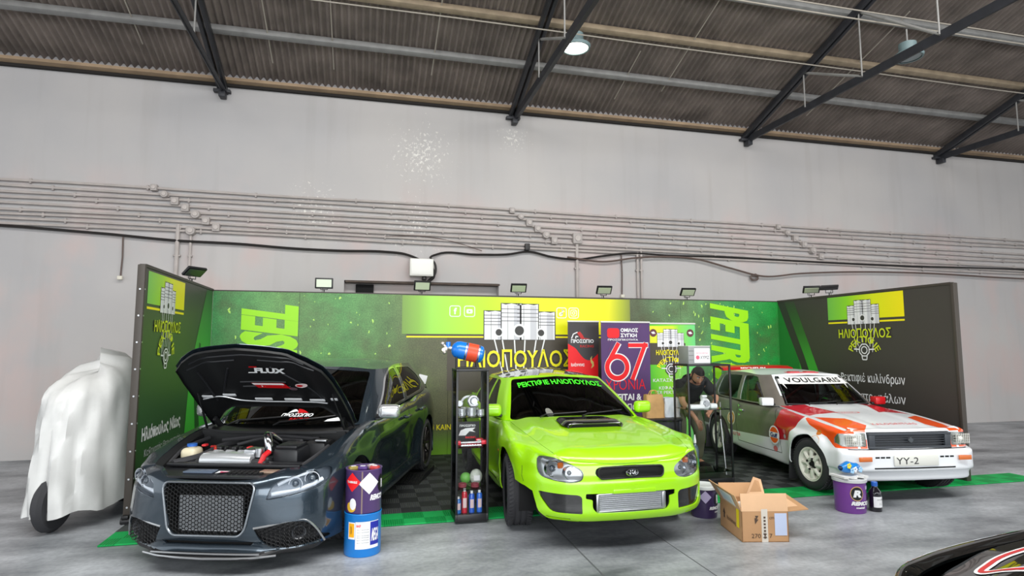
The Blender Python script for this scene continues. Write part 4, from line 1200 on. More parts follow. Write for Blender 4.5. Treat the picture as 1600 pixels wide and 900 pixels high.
    mb = MB()
    def wl(u, v):
        y = -.50 + 1.0 * u
        z = 1.212 + .055 * v - .10 * (y / .46) ** 2 * .32
        return project(ws_tree, Fw, y, z, (-1, 0, 0), .008)
    put_text(mb, 'ΡΕΚΤΙΦΙΕ ΗΛΙΟΠΟΥΛΟΣ', wl, bold=.03)
    o = mb.obj('windscreen_lettering', mat('neon green vinyl', (70, 240, 40), .5), car, ang=0, recalc=False); o['label'] = 'neon green windscreen lettering'
    # wipers, mirrors
    for y0, y1 in ((-.42, .12), (.04, .56)):
        P = [project(ws_tree, Fw, y0 + (y1 - y0) * t, .915 + .022 * t + .01, (-1, 0, 0), .012) for t in np.linspace(0, 1, 7)]
        P[0] = Vector((-.42, y0, .925))
        MB().tube(P, .008, 6).obj('wiper', M_blkp, car)
    for s in (-1, 1):
        mb = MB().box((-.72, s * .865, .975), (.11, .19, .13), rot=s * .12, bevel=.042, seg=4)
        mi = mb.obj('mirror', lime, car)
        MB().box((-.755, s * .80, .915), (.07, .09, .03), bevel=.012).obj('mirror_foot', M_blkp, mi)
        MB().box((-.772, s * .868, .976), (.006, .14, .09), rot=s * .12, bevel=.002).obj('mirror_glass', M_chrome, mi)
        MB().ball((-.36, s * .874, .62), .016, 10, (1.2, .5, .9)).obj('side_repeater', M_amber, car)
    # wheels, liners, underside
    for cx in (0, -2.54):
        for s in (-1, 1):
            make_wheel(car, (cx, s * .765, .316), .318, .235, .225, 'spokes5', mat('black alloy', (30, 31, 33), .3, metal=.6), s, steer=(-.14 if cx == 0 else 0))
            mb = MB()
            P = [[(cx + .375 * math.cos(a), s * y, .335 + .375 * math.sin(a)) for y in (.84, .48)] for a in np.linspace(-.35, PI + .35, 24)]
            mb.grid(P).obj('wheel_arch_liner', M_dark, car)
    MB().box((-1.3, 0, .25), (4.0, 1.15, .06), bevel=.02).box((.3, 0, .38), (.8, .9, .25)).obj('underside', M_dark, car)
    for s in (-1, 1): MB().box((.52, s * .66, .36), (.22, .10, .30), bevel=.03).obj('mud_shield', M_blkp, car)
    # cabin
    MB().box((-.86, 0, .83), (.40, 1.30, .12), bevel=.05).obj('dashboard', M_blkp, car)
    for y in (-.36, .36): seat(car, -1.5, y, .50, M_seat)
    MB().box((-2.25, 0, .55), (.4, 1.2, .3), bevel=.06).box((-2.5, 0, .85), (.14, 1.2, .45), bevel=.05).obj('rear_bench', M_seat, car)
    MB().box((-1.6, 0, .42), (2.2, 1.40, .05)).obj('cabin_floor', M_dark, car)
    steering(car, -1.10, .36, .88)
    MB().box((-1.16, .02, 1.24), (.03, .20, .06), bevel=.012).obj('rear_view_mirror', M_blkp, car)
    return car
green_car()
# ================================================================ DARK GREY HATCHBACK, BONNET OPEN
def grey_car():
    grey = mat('dark grey metallic paint', (58, 71, 82), .22, metal=.65, coat=1)
    car = thing('car', 'dark grey hatchback with its bonnet propped open and a honeycomb front grille', 'car', (-.835, 5.80, .016), math.radians(-108.6))
    car.rotation_euler = (0, math.radians(1.4), math.radians(-108.6))
    f0 = [(.09, .105), (-.02, .115), (-.02, .135), (.03, .155), (.045, .20), (.02, .245), (.0, .29), (.0, .38), (.0, .48), (.012, .57), (.03, .63), (.05, .662), (.062, .668), (.072, .668)]
    f1 = [(.09, .105), (-.02, .115), (-.02, .135), (.02, .155), (.03, .20), (.01, .245), (.0, .29), (.0, .38), (.0, .48), (.005, .57), (.02, .63), (.045, .668), (.065, .678), (.085, .682)]
    fc = [(.13, .115), (.05, .13), (.045, .15), (.05, .17), (.035, .20), (.015, .245), (.0, .29), (-.008, .365), (.0, .45), (.01, .55), (.025, .62), (.05, .68), (.085, .71), (.15, .73)]
    ff = [(.12, .13), (.06, .14), (.05, .16), (.045, .18), (.03, .21), (.012, .25), (.0, .30), (.0, .38), (.0, .47), (.006, .56), (.015, .635), (.04, .705), (.08, .745), (.15, .77)]
    ar = [(.06, .16), (.0, .17), (.0, .19), (.0, .21), (.0, .25), (0, .30), (0, .36), (0, .43), (0, .52), (-.004, .60), (.008, .69), (.03, .76), (.07, .81), (.16, .845)]
    sd = [(.09, .15), (.01, .165), (.0, .19), (.0, .22), (.012, .27), (.028, .33), (.03, .40), (.024, .48), (.018, .56), (.012, .64), (.0, .73), (.02, .80), (.045, .885), (.13, .935)]
    s2 = [(.09, .15), (.01, .165), (.0, .19), (.0, .22), (.012, .27), (.028, .33), (.03, .40), (.024, .48), (.018, .56), (.012, .64), (.0, .75), (.02, .83), (.045, .925), (.13, .985)]
    rr = [(.07, .16), (.0, .17), (.0, .19), (.0, .22), (0, .27), (0, .33), (0, .40), (0, .48), (0, .57), (-.002, .66), (.005, .76), (.03, .86), (.06, .955), (.14, 1.01)]
    st = [(.875, 0, 0, f0), (.868, .20, 3, f0), (.848, .37, 9, f1), (.80, .54, 20, fc), (.72, .68, 36, fc), (.62, .775, 54, fc), (.50, .822, 70, ff), (.36, .85, 84, ar), (0, .87, 90, ar), (-.37, .868, 91, ar),
          (-.55, .862, 91, sd), (-1.1, .868, 90, sd), (-1.65, .87, 90, s2), (-2.08, .875, 89, s2), (-2.22, .885, 88, rr), (-2.578, .90, 90, rr), (-2.95, .88, 94, rr), (-3.2, .82, 108, rr), (-3.36, .62, 150, rr), (-3.42, .3, 172, rr), (-3.43, 0, 180, rr)]
    HX = [(-.55, .73, .915), (-.38, .725, .905), (0, .705, .865), (.3, .675, .805), (.5, .64, .755), (.65, .58, .725)]
    B0 = band(st)
    def hedge(x):
        X_ = [h[0] for h in HX]; return float(np.interp(x, X_, [h[1] for h in HX])), float(np.interp(x, X_, [h[2] for h in HX]))
    for i, (x, y, a, pr) in enumerate(st):
        if -.6 < x < .66:
            xl = min(x, .60); hw, ze = hedge(xl)
            B0[i][-1] = (xl, hw, ze); B0[i][-2] = (x * .5 + xl * .5, hw + (y - hw) * .60, ze - .014)
    bm = bm_grid(loft(B0, 5, 3))
    # wheel arches
    for cx in (0, -2.578):
        R_ = .366; cz = .335
        fs = cut(bm, [(cx + R_ * math.cos(a), cz + R_ * math.sin(a)) for a in np.linspace(0, 2 * PI, 40)[:-1]], (0, 2), lambda f: side(f) and f.calc_center_median().y > .5)
        bmesh.ops.delete(bm, geom=fs, context='FACES')
        fs = [f for f in bm.faces if abs(f.calc_center_median().x - cx) < R_ - .008 and f.calc_center_median().z < cz and f.calc_center_median().y > .5]
        bmesh.ops.delete(bm, geom=fs, context='FACES')
    fh = lambda f: f.normal.x > .05 and f.calc_center_median().x > .3
    hl = round_poly([(.435, .535), (.47, .645), (.62, .70), (.745, .725), (.80, .715), (.81, .64), (.775, .595), (.60, .555)], [.02, .03, .05, .03, .03, .03, .03, .05], 3)
    fs = cut(bm, hl, (1, 2), fh); lens = take(bm, fs, 0, remove=False); house = pocket(bm, fs, .045, d=(-.9, -.35, 0))
    fs = cut(bm, round_poly([(-.001, .285), (.255, .285), (.295, .33), (.355, .62), (.335, .658), (-.001, .658)], [0, .03, .03, .03, .025, 0], 4), (1, 2), front)
    grille = pocket(bm, fs, .16, d=(-1, 0, 0))
    inl = round_poly([(.36, .335), (.60, .372), (.70, .362), (.745, .30), (.80, .175), (.56, .165), (.47, .185), (.415, .225)], [.01, .03, .03, .03, .02, .03, .03, .03], 3)
    fs = cut(bm, inl, (1, 2), fh); inlet = pocket(bm, fs, .04, d=(-.9, -.25, 0))
    # dark slot under the grille
    fs = cut(bm, [(-.001, .205), (.33, .205), (.36, .235), (-.001, .235)], (1, 2), front); slot = pocket(bm, fs, .03, d=(-1, 0, 0))
    # doors
    fside = lambda f: side(f) and f.calc_center_median().x < -.3
    D = [(-.62, .30), (-.60, .60), (-.66, 1.0), (-1.76, 1.05), (-1.74, .30)]; D2 = [(-1.765, .30), (-2.14, .30), (-2.26, .58), (-2.40, .76), (-2.42, 1.06), (-1.785, 1.05)]
    doors = []
    for d in (D, D2):
        strip(bm, d + [d[0]], .008, (0, 2), fside)
        doors.append(take(bm, [f for f in cut(bm, d, (0, 2), fside) if f.material_index == 0]))
    sill = take(bm, [f for f in bm.faces if f.calc_center_median().z < .17 and -2.2 < f.calc_center_median().x < -.36])
    split = take(bm, [f for f in bm.faces if f.calc_center_median().z < .157 and f.calc_center_median().x > .45])
    sym_obj(bm, 'body_shell', [grey, M_seam], car, 40, rimd=.012)
    pair_obj(sill, 'side_skirt', [M_blkp], car, 40)
    sym_obj(split, 'front_splitter', M_blkp, car, 40)
    for k, d in enumerate(doors):
        for s, o in enumerate(pair_obj(d, 'door', [grey], car, 40, rimd=.01)):
            sg = 1 if s == 0 else -1; x = (-1.58, -2.28)[k]; y = .872 * sg; z = .82
            MB().tube([(x - .10, y, z), (x - .08, y + sg * .03, z), (x + .08, y + sg * .03, z), (x + .10, y, z)], .014, 8).obj('door_handle', grey, o)
    # headlamps: bowls, daytime strip, projectors
    led = mat('lamp light guide', (235, 240, 245), .3)
    for s, o in enumerate(pair_obj(house, 'headlight', [mat('lamp housing grey', (92, 100, 108), .3, metal=.3)], car, 40)):
        sg = 1 if s == 0 else -1
        mb = MB()
        for x, y, z, r in ((.675, .60, .625, .046), (.605, .70, .652, .050)):
            Mx = Matrix.Translation((x, sg * y, z)) @ Matrix.Rotation(sg * .3, 4, 'Z') @ Matrix.Rotation(PI / 2, 4, 'Y')
            mb.lathe([(0, -.03), (r * .7, -.01), (r, .025), (r * 1.12, .025), (r * 1.12, -.02)], M=Mx, n=24)
        mb.obj('reflector_bowl', M_chrome, o)
        mb = MB()
        for x, y, z, r in ((.685, .60, .625, .026), (.615, .70, .652, .030)): mb.ball((x, sg * y, z), r, 14)
        mb.obj('projector', mat('projector lens', (70, 80, 90), .05, coat=1), o)
        pts = [(.79, .455, .565), (.745, .53, .573), (.69, .62, .583), (.625, .715, .612), (.575, .765, .64)]
        MB().tube(smooth([(x - .012, sg * y, z) for x, y, z in pts], 5), .016, 8).obj('light_guide', led, o)
        pts = [(.76, .49, .63), (.69, .59, .677), (.60, .70, .70)]
        MB().tube(smooth([(x - .012, sg * y, z) for x, y, z in pts], 5), .014, 8).obj('light_guide', led, o)
    for o in pair_obj(lens, 'headlight_lens', [glass_mat('thin clear lens', (.95, .97, 1), fres=1.25)], car, 40): o['label'] = 'clear headlight lens'
    # honeycomb grille
    gl = sym_obj(grille, 'grille', M_dark, car, 40); gl['label'] = 'black honeycomb grille'
    hx = MB(); cw = .029
    for i in range(-16, 17):
        for j in range(-1, 14):
            y = i * cw * .87 * 1.0; z = .30 + (j + (.5 if i % 2 else 0)) * cw
            if not pip(abs(y), z, [(-.001, .295), (.245, .295), (.285, .335), (.343, .62), (.325, .648), (-.001, .648)]): continue
            hx.tube([(.862 - .10 * y * y - (.02 if z > .56 else 0) * (z - .56) / .1, y + .0158 * math.cos(a), z + .0158 * math.sin(a)) for a in np.linspace(0, 2 * PI, 7)[:-1]], .0032, 4, closed=True)
    hx.obj('honeycomb_mesh', mat('gloss black grille', (22, 24, 26), .2, coat=.6), gl, ang=0)
    MB().tube([(.876 - .09 * y * y - max(0, z - .5) * .16, y, z) for y, z in round_poly([(-.258, .282), (.258, .282), (.30, .33), (.36, .622), (.338, .662), (-.338, .662), (-.36, .622), (-.30, .33)], .03, 4)], .008, 8, closed=True).obj('grille_frame', mat('brushed dark frame', (150, 156, 162), .25, metal=.8), gl)
    ic = MB().box((.79, 0, .43), (.02, .50, .25))
    for k in range(17): ic.box((.80, 0, .312 + k * .0148), (.02, .50, .005))
    ic.box((.803, 0, .30), (.03, .44, .02), bevel=.006)
    ic.obj('intercooler', M_alu, gl)
    for s, o in enumerate(pair_obj(inlet, 'air_intake', [M_blkp], car, 40)):
        sg = 1 if s == 0 else -1
        mb = MB()
        for i in range(13):
            for j in range(8):
                y = .40 + i * .03; z = .185 + (j + (.5 if i % 2 else 0)) * .026
                if pip(y, z, inl):
                    xx = float(np.interp(y, [.37, .54, .68, .78, .845], [.848, .80, .72, .62, .50])) - .022
                    mb.tube([(xx, sg * (y + .016 * math.cos(a)), z + .016 * math.sin(a)) for a in np.linspace(0, 2 * PI, 7)[:-1]], .003, 4, closed=True)
        mb.obj('intake_mesh', M_blkp, o, ang=0)
        Mx = Matrix.Translation((.70, sg * .64, .275)) @ Matrix.Rotation(sg * .55, 4, 'Z') @ Matrix.Rotation(PI / 2, 4, 'Y')
        MB().lathe([(0, -.02), (.03, -.01), (.045, .02), (.052, .024), (.055, -.02)], M=Mx, n=24).obj('fog_lamp', mat('dark grey lamp ring', (58, 60, 64), .3, coat=.4), o)
        # silver blade round the intake
        P = [(.36, .338), (.46, .352), (.60, .374), (.70, .366), (.75, .30), (.80, .18)]
        pts = [(float(np.interp(y, [.37, .54, .68, .78, .845], [.848, .80, .72, .62, .50])) + .006, sg * y, z) for y, z in P]
        MB().tube(smooth(pts, 5), [.008] * 26, 6).obj('intake_blade', M_silver, o)
    sym_obj(slot, 'bumper_slot', [M_dark], car, 40)
    pts = [(float(np.interp(abs(y), [0, .20, .37, .54, .68, .78], [.895, .888, .866, .80, .69, .57])) + .004, y, .128 + .012 * abs(y)) for y in np.linspace(-.52, .52, 25)]
    MB().tube(pts, .008, 6).obj('splitter_trim', M_silver, car)
    MB().tube([(.885 - .1 * y * y, y, .158 + (0 if abs(y) < .30 else (abs(y) - .30) * .0)) for y in np.linspace(-.42, .42, 15)], .007, 6).obj('lip_line', M_silver, car)
    # engine bay
    bay = MB()
    bay.box((.14, 0, .40), (1.1, 1.30, .04))
    for s in (-1, 1):
        P = []
        for x in np.linspace(-.42, .62, 12):
            hw, ze = hedge(x); P.append([(x, s * (hw + .004), ze - .004), (x, s * (hw - .05), ze - .035), (x, s * (hw - .06), ze - .12), (x, s * (hw - .02), .40)])
        bay.grid(P)
    bay.box((-.17, 0, .64), (.05, 1.36, .48))
    bay.obj('engine_bay', mat('satin black bay', (20, 21, 23), .55), car)
    lc = MB()
    lc.prism(round_poly([(-.62, .42), (-.58, .60), (-.37, .785), (.37, .785), (.58, .60), (.62, .42)], .03, 3), lambda u, v, w: Vector((v, u, .676 + w)), .016)
    lc.box((.50, 0, .715), (.06, 1.12, .03), bevel=.01).box((.40, 0, .70), (.05, 1.2, .05), bevel=.012)
    lc.obj('lock_carrier', mat('carrier plastic', (30, 31, 34), .38), car)
    mb = MB()
    for k in range(7): mb.box((.66, .07 + k * .042, .698), (.085, .03, .012), bevel=.004)
    mb.obj('carrier_grid', M_dark, car)
    MB().box((.66, -.18, .700), (.09, .24, .014), bevel=.005).obj('carrier_panel', mat('blue grey plastic', (86, 98, 116), .35), car)
    F = Frame((.62, -.05, .697), (0, 1, 0), (1, 0, 0), .0)
    F = Frame((.62, -.04, .700), (0, 1, .0), (-.0, 0, 0) if False else (-1, 0, 0), .002)
    mb = MB(); MB.m(mb, 0)
    mb.face([(.64, -.04, .7005), (.72, -.03, .7005), (.64, .05, .7005)][::1]); mb.m(1).face([(.655, -.02, .701), (.70, .0, .701), (.665, .06, .701)])
    mb.obj('carrier_sticker', [M_white, mat('magenta red print', (200, 40, 90), .5)], car, ang=0)
    MB().box((.63, .37, .70), (.08, .14, .018), bevel=.006).obj('catch_plate', mat('tan metal', (176, 150, 130), .4, metal=.5), car)
    eng = MB().box((.30, -.06, .60), (.34, .62, .30), bevel=.03)
    eng.box((.20, -.08, .755), (.26, .56, .05), bevel=.02)
    for k in range(4): eng.cyl((.20, -.26 + k * .13, .76), (.20, -.26 + k * .13, .80), .035, n=14)
    eng.obj('engine_block', mat('cast black engine', (34, 34, 36), .5), car)
    sv = mat('cast silver manifold', (214, 217, 220), .28, metal=.6)
    mb = MB().tube([(.44, -.30, .735), (.45, -.1, .745), (.44, .12, .74)], [.055, .058, .05], 14)
    for k in range(4): mb.tube([(.44, -.24 + k * .105, .74), (.36, -.24 + k * .105, .78), (.28, -.24 + k * .105, .76)], .030, 10)
    mb.box((.40, -.10, .785), (.10, .40, .02), bevel=.006)
    mb.obj('intake_manifold', sv, car)
    rh = mat('red hose', (206, 34, 40), .35, coat=.4)
    for k in range(4): MB().box((.255, -.26 + k * .13, .80), (.055, .042, .035), bevel=.01).obj('coil_pack', M_blkp if k != 2 else rh, car)
    MB().tube([(.46, .19, .70), (.44, .22, .78), (.38, .23, .80)], .022, 10).obj('red_hose', rh, car)
    MB().tube([(.16, -.40, .79), (.20, -.34, .80), (.27, -.30, .79)], .012, 8).obj('red_hose', rh, car)
    MB().box((.36, .08, .80), (.12, .10, .05), bevel=.015).cyl((.38, .15, .76), (.38, .15, .83), .035, n=16).obj('throttle_body', M_alu, car)
    MB().tube(smooth([(.30, .20, .78), (.28, .17, .88), (.18, .12, .90), (.05, .16, .82)], 6), .034, 12).obj('boost_pipe', M_chrome, car)
    tk = MB().box((.28, -.50, .755), (.15, .14, .11), bevel=.04, seg=3); tk.cyl((.28, -.50, .80), (.28, -.50, .82), .03, n=16)
    tk = tk.obj('coolant_tank', mat('cream tank', (216, 206, 176), .35), car)
    MB().cyl((.28, -.50, .818), (.28, -.50, .838), .040, n=18).obj('tank_cap', mat('blue cap', (40, 100, 190), .4), tk)
    MB().box((.24, -.41, .82), (.05, .04, .02), bevel=.008).obj('red_connector', MATS['red hose'], car)
    MB().box((.22, .36, .70), (.30, .22, .24), bevel=.03).box((.24, .36, .83), (.22, .18, .03), bevel=.01).obj('airbox', mat('black airbox', (26, 27, 30), .4), car)
    MB().box((.02, .50, .72), (.22, .20, .22), bevel=.02).obj('battery', M_blkp, car)
    MB().box((.10, .56, .845), (.05, .10, .02), bevel=.006).obj('bright_clip', M_alu, car)
    for pts, r in (([(.5, -.52, .72), (.30, -.40, .74), (.12, -.35, .78), (-.2, -.3, .76)], .03), ([(.45, -.60, .70), (.2, -.62, .78), (-.1, -.58, .82)], .018), ([(.48, .55, .71), (.30, .60, .76), (.1, .62, .80)], .016), ([(.1, -.2, .80), (0, 0, .84), (-.05, .2, .82), (.1, .38, .84)], .014), ([(-.1, -.45, .8), (-.12, 0, .84), (-.1, .45, .82)], .022)):
        MB().tube(smooth(pts, 6), r, 8).obj('hose', M_rubber, car)
    MB().prism([(-.70, -.16), (-.40, -.06), (.40, -.06), (.70, -.16), (.71, -.50), (-.71, -.50)], lambda u, v, w: Vector((v - .02, u, .868 + w)), .022).obj('scuttle_panel', M_blkp, car)
    # raised bonnet
    th = math.radians(38.5); hx0, hz0 = -.38, .93
    bn = bpy.data.objects.new('bonnet', None); COL.objects.link(bn); bn.parent = car; bn.location = (hx0, 0, hz0); bn.rotation_euler = (0, -th, 0)
    def outline_w(s_):   # half width at distance s_ from the hinge
        return float(np.interp(s_, [0, .14, .4, .7, .9, 1.02, 1.10, 1.15, 1.18], [.705, .71, .705, .685, .65, .585, .47, .30, 0]))
    def hood_grid(z_off, shrink):
        rows = []
        for w in np.linspace(0, 1, 15):
            row = []
            smax = float(np.interp(w, [0, .45, .7, .88, 1], [1.18, 1.145, 1.08, 1.0, .90])) - shrink
            smin = float(np.interp(w, [0, .6, .75, .9, 1], [.25, .24, .19, .05, .0]))
            for q in np.linspace(0, 1, 14):
                s_ = smin + (smax - smin) * q
                y = outline_w(min(s_, .92)) * w - shrink * w
                crown = .055 * (1 - w ** 2.2) + .02 * math.exp(-((w - .62) / .1) ** 2) * (1 - .3 * q)
                bow = .02 * math.sin(PI * min(1, s_ / 1.18)) - .10 * max(0, s_ - .75) ** 1.6
                row.append((s_, y, crown + bow + z_off))
            rows.append(row)
        return rows
    skin = bm_grid(hood_grid(0, 0)); sym_obj(skin, 'bonnet_skin', grey, bn, 50, rimd=.004)
    lin_ = bm_grid(hood_grid(-.032, .012)); sym_obj(lin_, 'bonnet_frame', mat('black bonnet lining', (15, 16, 18), .5), bn, 50, rimd=-.02)
    def hood_pt(s_, y, off=-.036):
        w = abs(y) / outline_w(min(s_, .92))
        return Vector((s_, y, .055 * (1 - w ** 2.2) + .02 * math.exp(-((w - .62) / .1) ** 2) + .02 * math.sin(PI * min(1, s_ / 1.18)) - .10 * max(0, s_ - .75) ** 1.6 + off))
    ribm = mat('pressed rib', (30, 31, 35), .4)
    for pts in ([(.95, -.5), (1.03, -.3), (1.06, 0), (1.03, .3), (.95, .5)], [(.86, -.56), (.95, -.34), (.97, -.1)], [(.97, .1), (.95, .34), (.86, .56)], [(.35, -.52), (.80, -.50)], [(.35, .48), (.60, .36), (.86, .16)], [(.62, -.2), (.62, .22)], [(.55, -.2), (.55, .24)], [(.35, -.48), (.58, -.36), (.84, -.22)]):
        q = []
        for a, b in zip(pts, pts[1:]): q += [hood_pt(a[0] + (b[0] - a[0]) * t, a[1] + (b[1] - a[1]) * t, -.036) for t in np.linspace(0, 1, 7)[:-1]]
        q.append(hood_pt(*pts[-1], -.036))
        MB().tube(q, .009, 6).obj('bonnet_rib', ribm, bn)
    # reflective seal and studs along the rear edge
    q = [hood_pt(s_, y, -.046) for s_, y in ((.41, -.62), (.41, -.48), (.35, -.30), (.32, -.1), (.32, .15), (.31, .40), (.33, .52))]
    MB().tube(smooth(q, 6), .008, 6).obj('bonnet_seal', M_silver, bn)
    for y0, y1, s0 in ((-.62, -.52, .44), (-.44, -.32, .425), (-.16, -.0, .36), (.12, .28, .36), (.36, .50, .36), (.58, .64, .42)):
        a, b = hood_pt(s0, y0, -.046), hood_pt(s0, y1, -.046)
        MB().box((a + b) / 2, (.030, y1 - y0, .010), bevel=.002).obj('seal_clip', mat('pale foil', (214, 216, 218), .4), bn)
    # stickers on the lining
    htree = BVHTree.FromPolygons([hood_pt(s_, y, -.030) for s_ in np.linspace(.2, 1.0, 17) for y in np.linspace(-.5, .5, 21)],
                                 [(i * 21 + j, (i + 1) * 21 + j, (i + 1) * 21 + j + 1, i * 21 + j + 1) for i in range(16) for j in range(20)])
    def hp(s_, y, off=.006):
        off += .012
        h = htree.ray_cast(Vector((s_, y, -1)), Vector((0, 0, 1)))
        return h[0] + Vector((0, 0, -off)) if h[0] else hood_pt(s_, y)
    def hood_text(mb, t, s0, y0, h, w, **k): return put_text(mb, t, lambda u, v: hp(s0 + v * h, y0 + u * w), **k)
    mb = MB(); hood_text(mb, 'FLUX', .775, .0, .085, .30, shear=.3, bold=.05)
    mb.m(1).face([hp(.865, -.02), hp(.865, .05), hp(.885, .06), hp(.885, -.01)])
    mb.m(0).face([hp(.775, -.06), hp(.775, .0), hp(.792, .01), hp(.792, -.05)])
    mb.obj('bonnet_sticker', [M_white, M_red], bn, ang=0, recalc=False)
    mb = MB(); mb.m(1).face([hp(.54, -.06, .005), hp(.54, .24, .005), hp(.62, .20, .005), hp(.62, -.10, .005)])
    mb.m(0); hood_text(mb, 'ΡΕΚΤΙΦΙΕ', .555, -.02, .025, .20, bold=.03); mb.face([hp(.592, -.085, .0065), hp(.592, .20, .0065), hp(.616, .19, .0065), hp(.616, -.095, .0065)])
    mb.obj('bonnet_sticker', [M_white, M_red], bn, ang=0, recalc=False)
    mb = MB(); mb.face([hp(.585 + .032 * math.sin(a), .35 + .055 * math.cos(a), .005) for a in np.linspace(0, 2 * PI, 20)[:-1]])
    mb.m(1).face([hp(.585 + .016 * math.sin(a), .335 + .03 * math.cos(a), .0065) for a in np.linspace(0, 2 * PI, 16)[:-1]])
    mb.obj('bonnet_sticker', [mat('pale pink print', (226, 205, 205), .5), M_red], bn, ang=0, recalc=False)
    MB().face([hp(.535 + .022 * math.sin(a), .26 + .04 * math.cos(a), .005) for a in np.linspace(0, 2 * PI, 20)[:-1]]).obj('bonnet_sticker', mat('dull mauve print', (92, 70, 80), .6), bn, ang=0)
    for s in (-1, 1):
        MB().box((.04, s * .62, -.05), (.20, .03, .05), bevel=.008).obj('bonnet_hinge', M_blkp, bn)
    # gas strut and prop
    R3 = Matrix.Rotation(-th, 3, 'Y')
    for s in (-1, 1):
        b = R3 @ Vector((.52, s * .62, -.02)) + Vector((hx0, 0, hz0))
        a = Vector((-.20, s * .66, .87)); mid = a + (b - a) * .5
        MB().cyl(a, mid, .011, n=10).cyl(mid, b, .006, n=10).obj('gas_strut', M_blkp, car)
    # greenhouse
    gs = [((-.24, 0, .925), (-1.22, 0, 1.402)), ((-.30, .40, .92), (-1.23, .32, 1.397)), ((-.48, .72, .90), (-1.32, .575, 1.37)), ((-.62, .79, .905), (-1.44, .615, 1.367)),
          ((-1.5, .805, .965), (-1.85, .635, 1.392)), ((-2.2, .81, .995), (-2.35, .62, 1.384)), ((-2.75, .79, 1.015), (-2.80, .58, 1.35)), ((-3.12, .72, 1.03), (-3.0, .50, 1.315)), ((-3.30, .40, 1.03), (-3.08, .28, 1.325)), ((-3.33, 0, 1.03), (-3.10, 0, 1.33))]
    GW = greenhouse(gs, 6, 4, .028); gb = bm_grid(GW)
    for f in gb.faces:
        if f.normal.dot(f.calc_center_median() - Vector((-1.9, 0, 1.05))) < 0: f.normal_flip()
    gb.normal_update()
    fs = cut(gb, round_poly([(-.001, .91), (.69, .91), (.55, 1.355), (-.001, 1.384)], [0, .03, .05, 0]), (1, 2), lambda f: f.normal.x > .25); ws = take(gb, fs, -.004)
    w1 = round_poly([(-.74, .96), (-1.74, 1.0), (-1.775, 1.368), (-1.58, 1.36), (-1.32, 1.27), (-1.03, 1.11)], [.02, .02, .05, .08, .08, .08], 4)
    w2 = round_poly([(-1.83, 1.005), (-2.50, 1.03), (-2.76, 1.10), (-2.70, 1.22), (-2.45, 1.34), (-1.86, 1.368)], [.02, .03, .03, .06, .05, .03], 4)
    for W_ in (w1, w2): strip(gb, W_ + [W_[0]], .016, (0, 2), side)
    wins = []
    for W_ in (w1, w2):
        inner = [(p[0] + (np.mean([q[0] for q in W_]) - p[0]) * .0, p[1]) for p in W_]
        fs = [f for f in cut(gb, W_, (0, 2), side) if f.material_index == 0]
        wins.append(take(gb, fs, -.004))
    fs = cut(gb, round_poly([(-.001, 1.06), (.58, 1.06), (.44, 1.255), (-.001, 1.265)], [0, .03, .04, 0]), (1, 2), lambda f: f.normal.x < -.25); rw = take(gb, fs, -.004)
    sym_obj(gb, 'pillars', [grey, M_chrome], car, 40, rimd=.02)
    wtree = BVHTree.FromBMesh(join(ws.copy(), mirrored(ws)))
    sym_obj(ws, 'windscreen', M_tint, car, 60); sym_obj(rw, 'rear_window', M_tint, car, 60)
    for w in wins: pair_obj(w, 'side_window', [M_tint], car, 60)
    zc = lambda x: 1.392 + .062 * max(0, 1 - ((x + 2.0) / .80) ** 2) - .02 * max(0, -x - 2.7)
    rb = bm_grid(roof_cap(GW[:, -1], zc))
    for f in rb.faces:
        if f.normal.z < 0: f.normal_flip()
    sym_obj(rb, 'roof', grey, car, 50)
    P = [[(x, hw * w, z + .012 * (1 - w * w)) for w in np.linspace(0, 1, 7)] for x, hw, z in ((-2.98, .50, 1.33), (-3.1, .49, 1.326), (-3.22, .47, 1.30))]
    sym_obj(bm_grid(P), 'roof_spoiler', grey, car, 50, rimd=.02)
    T = [[(x, hw * w, z) for w in np.linspace(0, 1, 6)] for x, hw, z in ((-3.26, .70, 1.035), (-3.34, .70, .95), (-3.40, .68, .80), (-3.42, .66, .62))]
    sym_obj(bm_grid(loft(T, 2, 2)), 'tailgate', grey, car, 50)
    # windscreen sticker: swoosh and word
    Fw = Frame((.2, 0, 0), (0, 1, 0), (0, 0, 1))
    pj_ = lambda y, z, o_=.006: project(wtree, Fw, y, z, (-1, 0, 0), o_)
    mb = MB(); put_text(mb, 'ΠΡΟΣΩΠΙΟ', lambda u, v: pj_(-.03 + .30 * u, .975 + .026 * v), bold=.03, shear=.2)
    mb.m(1); put_text(mb, 'RACING', lambda u, v: pj_(.07 + .18 * u, .950 + .018 * v), bold=.03, shear=.2)
    mb.m(0).face([pj_(.02 + .10 * t, 1.002 + .03 * math.sin(t * 3.1)) for t in np.linspace(0, 1, 8)] + [pj_(.10 - .07 * t, 1.004 + .012 * (1 - t)) for t in np.linspace(0, 1, 6)])
    mb.m(1).face([pj_(.10 + .11 * t, 1.004 + .03 * math.cos(t * 1.5)) for t in np.linspace(0, 1, 8)] + [pj_(.11, 1.002)])
    mb.obj('windscreen_sticker', [M_white, M_red], car, ang=0, recalc=False)
    MB().face([pj_(y, z, .008) for y, z in ((.40, .935), (.61, .932), (.615, .965), (.57, .972), (.42, .95))]).obj('paper_notice', M_white, car, ang=0)
    for y0, y1 in ((-.5, .05), (-.05, .50)):
        MB().tube([Vector((-.24, y0, .915))] + [pj_(y0 + (y1 - y0) * t, .93 + .045 * t, .012) for t in np.linspace(.1, 1, 6)], .008, 6).obj('wiper', M_blkp, car)
    silv = mat('matt silver mirror', (222, 224, 226), .22, metal=.75)
